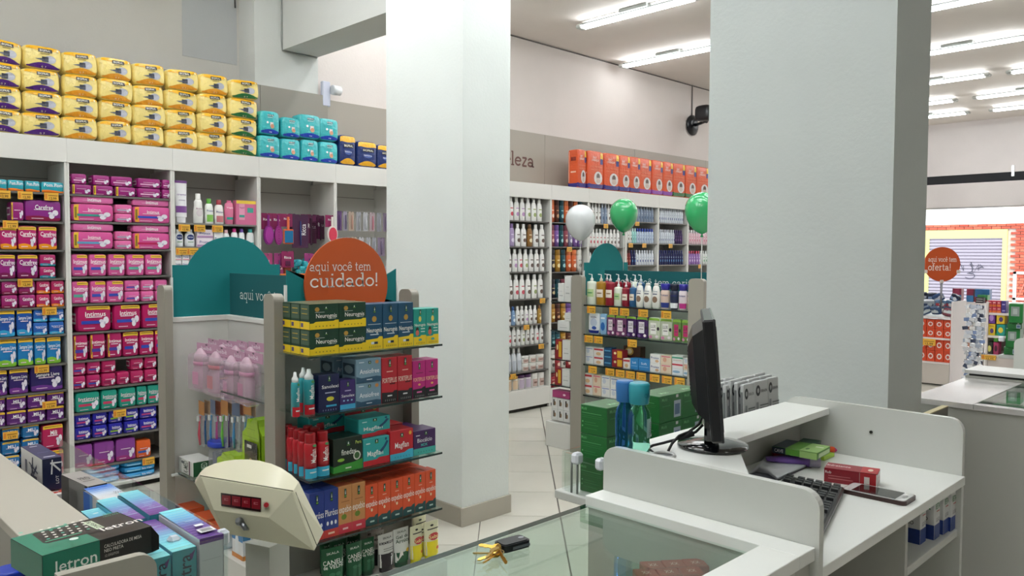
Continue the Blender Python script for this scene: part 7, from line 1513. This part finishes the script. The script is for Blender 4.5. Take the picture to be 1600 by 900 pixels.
for i in range(4):
    ya, yb = Yof(pxs[i][0], GX, 1.), Yof(pxs[i][1], GX, 1.)
    put('mul2' if i in (0, 2) else 'multi', (GX+.01*i, (ya+yb)/2, GZ[i+1]-sh_), 'green carton of the far stack at the right edge, %s' % ['topmost', 'second from top', 'third from top', 'lowest'][i], 'green cartons of the far stack', -math.pi/2+R(4), (ya-yb, .12, GZ[i]-GZ[i+1]-.001))

# promotion gondola with orange cartons and a round sign on a pole
XO = 9.9; g3 = empty('promo_stand', (XO+.2, 3.05, 0), 'white promotion stand with orange cartons and round sign, right of the pillar', 'shelf unit')
rel(g3, MB().box((XO, 2.835, 0), (XO+.5, 2.855, .98), '#e4dcdb', 'melamine', .002), 'side_panel'); rel(g3, MB().box((XO, 3.7, 0), (XO+.5, 3.72, .98), '#e4dcdb', 'melamine', .002), 'side_panel')
rel(g3, MB().box((XO, 2.857, .02), (XO+.5, 3.698, .27), '#cfc6bd', 'melamine'), 'plinth'); rel(g3, MB().box((XO+.48, 2.857, .27), (XO+.5, 3.698, .70), '#cfc9c4', 'melamine'), 'back_panel')
for z in (.275, .555, .80): rel(g3, MB().box((XO-.01, 2.857, z-.02), (XO+.5, 3.698, z), '#e4dcdb', 'melamine', .001), 'shelf')
rel(g3, MB().box((XO-.005, 2.857, .80), (XO+.001, 3.698, .97), '#cfd9d6', 'clearglass'), 'bin_glass')
small('ora', '#d94a24', [('e', .5, .5, .3, .26, '#f0e4de'), ('e', .5, .5, .18, .15, '#c9503a'), ('r', .2, .85, .8, .88, '#b53a1a')])
for base, nm_, hh in ((.275, 'bottom', .13), (.555, 'middle', .105)):
    for r in (0, 1): rowX([('ora', 1433.5-13, 1433.5-.5, 'orange carton')]*1+[('ora', 1434+13.5*i, 1434+13.5*(i+1)-.4, 'orange carton') for i in range(4)], XO+.02, base+r*hh, hh-.002, ['lower', 'upper'][r]+' row of the '+nm_+' stand shelf', 'orange cartons on the promotion stand', .12)
ptag(g3, (XO-.012, Yof(1450, XO, .5), .50), -math.pi/2, (2., 1, 1.6))
def sachet(kind, c, d): softpack(kind, .12, .05, .09, c, [('r', .1, .3, .9, .6, d), ('e', .6, .5, .2, .2, '#e4e6ea')], 5, name='sachet', cat='packet', n=3)
for k, c, d in (('sc0', '#35507c', '#d9dde4'), ('sc1', '#c9ccd4', '#3a4f7a'), ('sc2', '#8c3a4a', '#e4d9dc'), ('sc3', '#1f2c44', '#8fa4c4'), ('sc4', '#5a7a9c', '#c4424a'), ('sc5', '#2f3a3a', '#b9c4b4')): sachet(k, c, d)
random.seed(21); cntq = 0
for r in range(3):
    for c in range(8):
        y_ = 3.66-.105*c+random.uniform(-.03, .03); cntq += 1
        if y_ < 2.93: y_ = 2.93
        put('sc%d' % random.randrange(6), (XO+.1+.09*(r % 3), y_, .81+.075*r), 'packet in the promotion bin, layer %s, %s' % (['lowest', 'middle', 'top'][r], nth(c+1, 8)), 'packets heaped in the promotion bin', random.uniform(-2.2, -.9), (.13, .05, .1), (random.uniform(-.5, .5), random.uniform(-.5, .5)))
ypx = Yof(1467, XO+.05, 1.4); pole = empty('round_sign', (XO+.16, ypx, .98), 'round orange oferta sign on a thin pole above the promotion stand', 'sign')
zc_ = Zof(413, XO+.16, ypx); rs = 27/F_PX*(Vector((XO+.16, ypx, zc_))-CAM).dot(FW)
MB().tube([(0, 0, -.16), (0, 0, zc_-.98-rs)], .012, '#8f9096', 'metal', 8).obj('pole', pole)
dr = MB().prism([(rs*math.cos(t*math.pi/24), rs*math.sin(t*math.pi/24)) for t in range(48)], 'y', -.006, .006, '#c24e1c', 'card'); rz_ = R(-50)
do_ = dr.obj('sign_disc', pole, (0, 0, zc_-.98), rz_)
for txt, z0, s, x0, x1 in (('aqui você tem', .025, .04, -.78, .8), ('oferta!', -.06, .055, -.78, .5)):
    v, f, w = slab(txt, .17); sx = (x1-x0)*rs/w; MB().add([(x0*rs+p[0]*sx, -.0075, z0*1.2+p[1]*s) for p in v], f, '#f0e4da', 'card').obj('lettering', do_)
for a in (205, 270, 335): MB().box((-.02, -.012, -.02), (.02, .012, .02), '#d9cfc9', 'plastic', .004).obj('sign_clip', do_, (rs*math.cos(R(a)), 0, rs*math.sin(R(a))))

# sachet spinner and the shelf behind
XR = 9.3; yr0, yr1 = Yof(1511, XR, .7), Yof(1538, XR, .7)
e = empty('sachet_rack', (XR, (yr0+yr1)/2, 0), 'wire rack full of small white and blue sachets', 'rack')
for y_ in (yr0, (yr0+yr1)/2+.05, yr1): rel(e, MB().tube([(XR, y_, .12), (XR, y_, Zof(478, XR, 2.2))], .008, '#d9d6d4', 'metal', 6), 'upright')
rel(e, MB().box((XR-.15, yr1-.05, .0), (XR+.3, yr0+.02, .12), '#e0d9d6', 'melamine', .003), 'base')
m = MB(); random.seed(8)
for r in range(19):
    for c in range(9):
        z = .16+r*.045; y_ = yr1+.02+(yr0-yr1-.03)*c/8+random.uniform(-.02, .02); a = random.uniform(-.5, .5); w_, h_ = .026, .018
        q = [(-w_*math.cos(a)-h_*math.sin(a), -w_*math.sin(a)+h_*math.cos(a)), (-w_*math.cos(a)+h_*math.sin(a), -w_*math.sin(a)-h_*math.cos(a)), (w_*math.cos(a)+h_*math.sin(a), w_*math.sin(a)-h_*math.cos(a)), (w_*math.cos(a)-h_*math.sin(a), w_*math.sin(a)+h_*math.cos(a))]
        x_ = XR-.03+random.uniform(-.03, .03); m.add([(x_, y_+p, z+s2) for p, s2 in q]+[(x_+.012, y_+p, z+s2) for p, s2 in q], [(0, 1, 2, 3), (7, 6, 5, 4), (0, 4, 5, 1), (1, 5, 6, 2), (2, 6, 7, 3), (3, 7, 4, 0)], random.choice(['#d9dce2', '#c4cad6', '#7a8fb8', '#e4e0dc', '#39435c', '#e6e8ec', '#e6e8ec', '#aab4c4', '#cfd0d4', '#c98f7a']), 'card')
rel(e, m, 'sachets')['kind'] = 'stuff'
XH = 8.7; g5 = empty('shelving_unit', (XH, 1.9, 0), 'low white shelf unit behind the sachet rack at the right edge', 'shelf unit')
ya, yb = Yof(1540, XH, .8), 1.2
zsA, zsB, zsC = (Zof(y, XH, 2.) for y in (490, 526, 556))
rel(g5, MB().box((XH, ya-.02, 0), (XH+.4, ya, Zof(473, XH, 2.)), '#e0d6d2', 'melamine', .002), 'side_panel'); rel(g5, MB().box((XH, yb-.02, 0), (XH+.4, yb, Zof(473, XH, 2.)), '#e0d6d2', 'melamine', .002), 'side_panel')
for z in (zsA, zsB, zsC): rel(g5, MB().box((XH, yb, z-.022), (XH+.4, ya-.021, z), '#e4dad6', 'melamine', .001), 'shelf')
rel(g5, MB().box((XH+.01, yb, 0), (XH+.39, ya-.021, zsC-.023), '#cdc2bc', 'melamine'), 'plinth'); rel(g5, MB().box((XH+.38, yb, zsC), (XH+.4, ya-.021, Zof(480, XH, 2.)), '#b9b0ac', 'melamine'), 'back_panel')
ptag(g5, (XH-.01, Yof(1545, XH, .5), zsC-.03), -math.pi/2, (1.5, 1, 1.))
small('rdo', '#c22f4a', [('r', 0, 0, 1, .35, '#e0702a'), ('r', .2, .6, .8, .7, '#f0d0c8')]); small('pup', '#6a3590', [('e', .5, .5, .3, .3, '#b58ad0'), ('r', .2, .8, .8, .86, '#e4d0f0')]); small('yep', '#e3bf2a', [('e', .55, .4, .25, .22, '#5a3f7a'), ('r', .2, .8, .8, .86, '#7a5a10')]); small('tep', '#1f9a8c', [('e', .5, .5, .3, .25, '#e4d04a')]); small('gnp', '#4a9a34', [('r', .2, .4, .8, .7, '#c9e07a')]); small('mgp', '#a02f5c', [('e', .5, .5, .3, .26, '#4a1a2c')]); small('blp', '#2c2c28', [('e', .5, .45, .3, .26, '#d9d27a')]); small('pu2', '#4a3a8c', [('r', .2, .3, .8, .5, '#b0a4dc')])
GG = 'cartons on the low shelf at the right'
for r in (0, 1): rowX([('rdo', 1543.5, 1550, 'red orange carton'), ('rdo', 1550.5, 1557, 'red orange carton'), ('rdo', 1557.5, 1564, 'red orange carton'), ('rdo' if 0 else 'pu2', 1564.5, 1572, 'violet carton')], XH+.02, zsA+r*.06, .058, ['lower', 'upper'][r]+' on the top low shelf', GG, .1)
rowX([('pup', 1543.5, 1555, 'purple carton upper left', .115), ('yep', 1557, 1570, 'yellow carton upper right', .115)], XH+.02, zsB, .11, 'on the low middle shelf', GG, .1)
rowX([('yep', 1543.5, 1555, 'yellow carton lower left'), ('tep', 1557, 1570, 'teal carton lower right')], XH+.02, zsB, .11, 'on the low middle shelf', GG, .1)
rowX([('blp', 1541, 1551, 'black carton with yellow top'), ('mgp', 1552, 1560, 'magenta black carton'), ('gnp', 1552.5, 1559, 'small green carton', .125, .08)], XH+.02, zsC, .12, 'on the lowest low shelf', GG, .1)
# table with cartons behind the rack
XT = 11.2; t = empty('display_table', (XT, 2.9, 0), 'white table with cartons behind the promotion stand', 'table')
zt2 = Zof(474, XT, 2.9); rel(t, MB().box((XT, 2.0, zt2-.03), (XT+.7, 3.6, zt2), '#ded6d4', 'melamine', .002), 'table_top')
for x_, y_ in ((XT+.03, 2.03), (XT+.62, 2.03), (XT+.03, 3.52), (XT+.62, 3.52)): rel(t, MB().box((x_, y_, 0), (x_+.05, y_+.05, zt2-.031), '#cfc8c6', 'melamine'), 'leg')
small('tb1', '#8c2a48', [('r', 0, 0, 1, .5, '#3a7ab0')]); small('tb2', '#2f6aa4', [('r', 0, .0, 1, .4, '#b02f44')]); small('tb3', '#3a8a4a', [('r', 0, 0, 1, .4, '#8c2a34')]); small('tb4', '#1f2226', [('r', .1, .3, .9, .4, '#e0dcd8'), ('r', .1, .7, .9, .78, '#e0dcd8')])
rowX([('tb1', 1488, 1502, 'plum and blue carton'), ('tb1', 1510, 1521, 'second plum and blue carton'), ('tb2', 1523, 1546, 'wide blue and red carton'), ('tb3', 1527, 1543, 'green and red carton', 0, .1, -.1), ('tb4', 1524, 1537, 'black and white carton', -.0, .07, -.2)], XT+.25, zt2, .17, 'on the table behind the stand', 'cartons on the far table', .12)
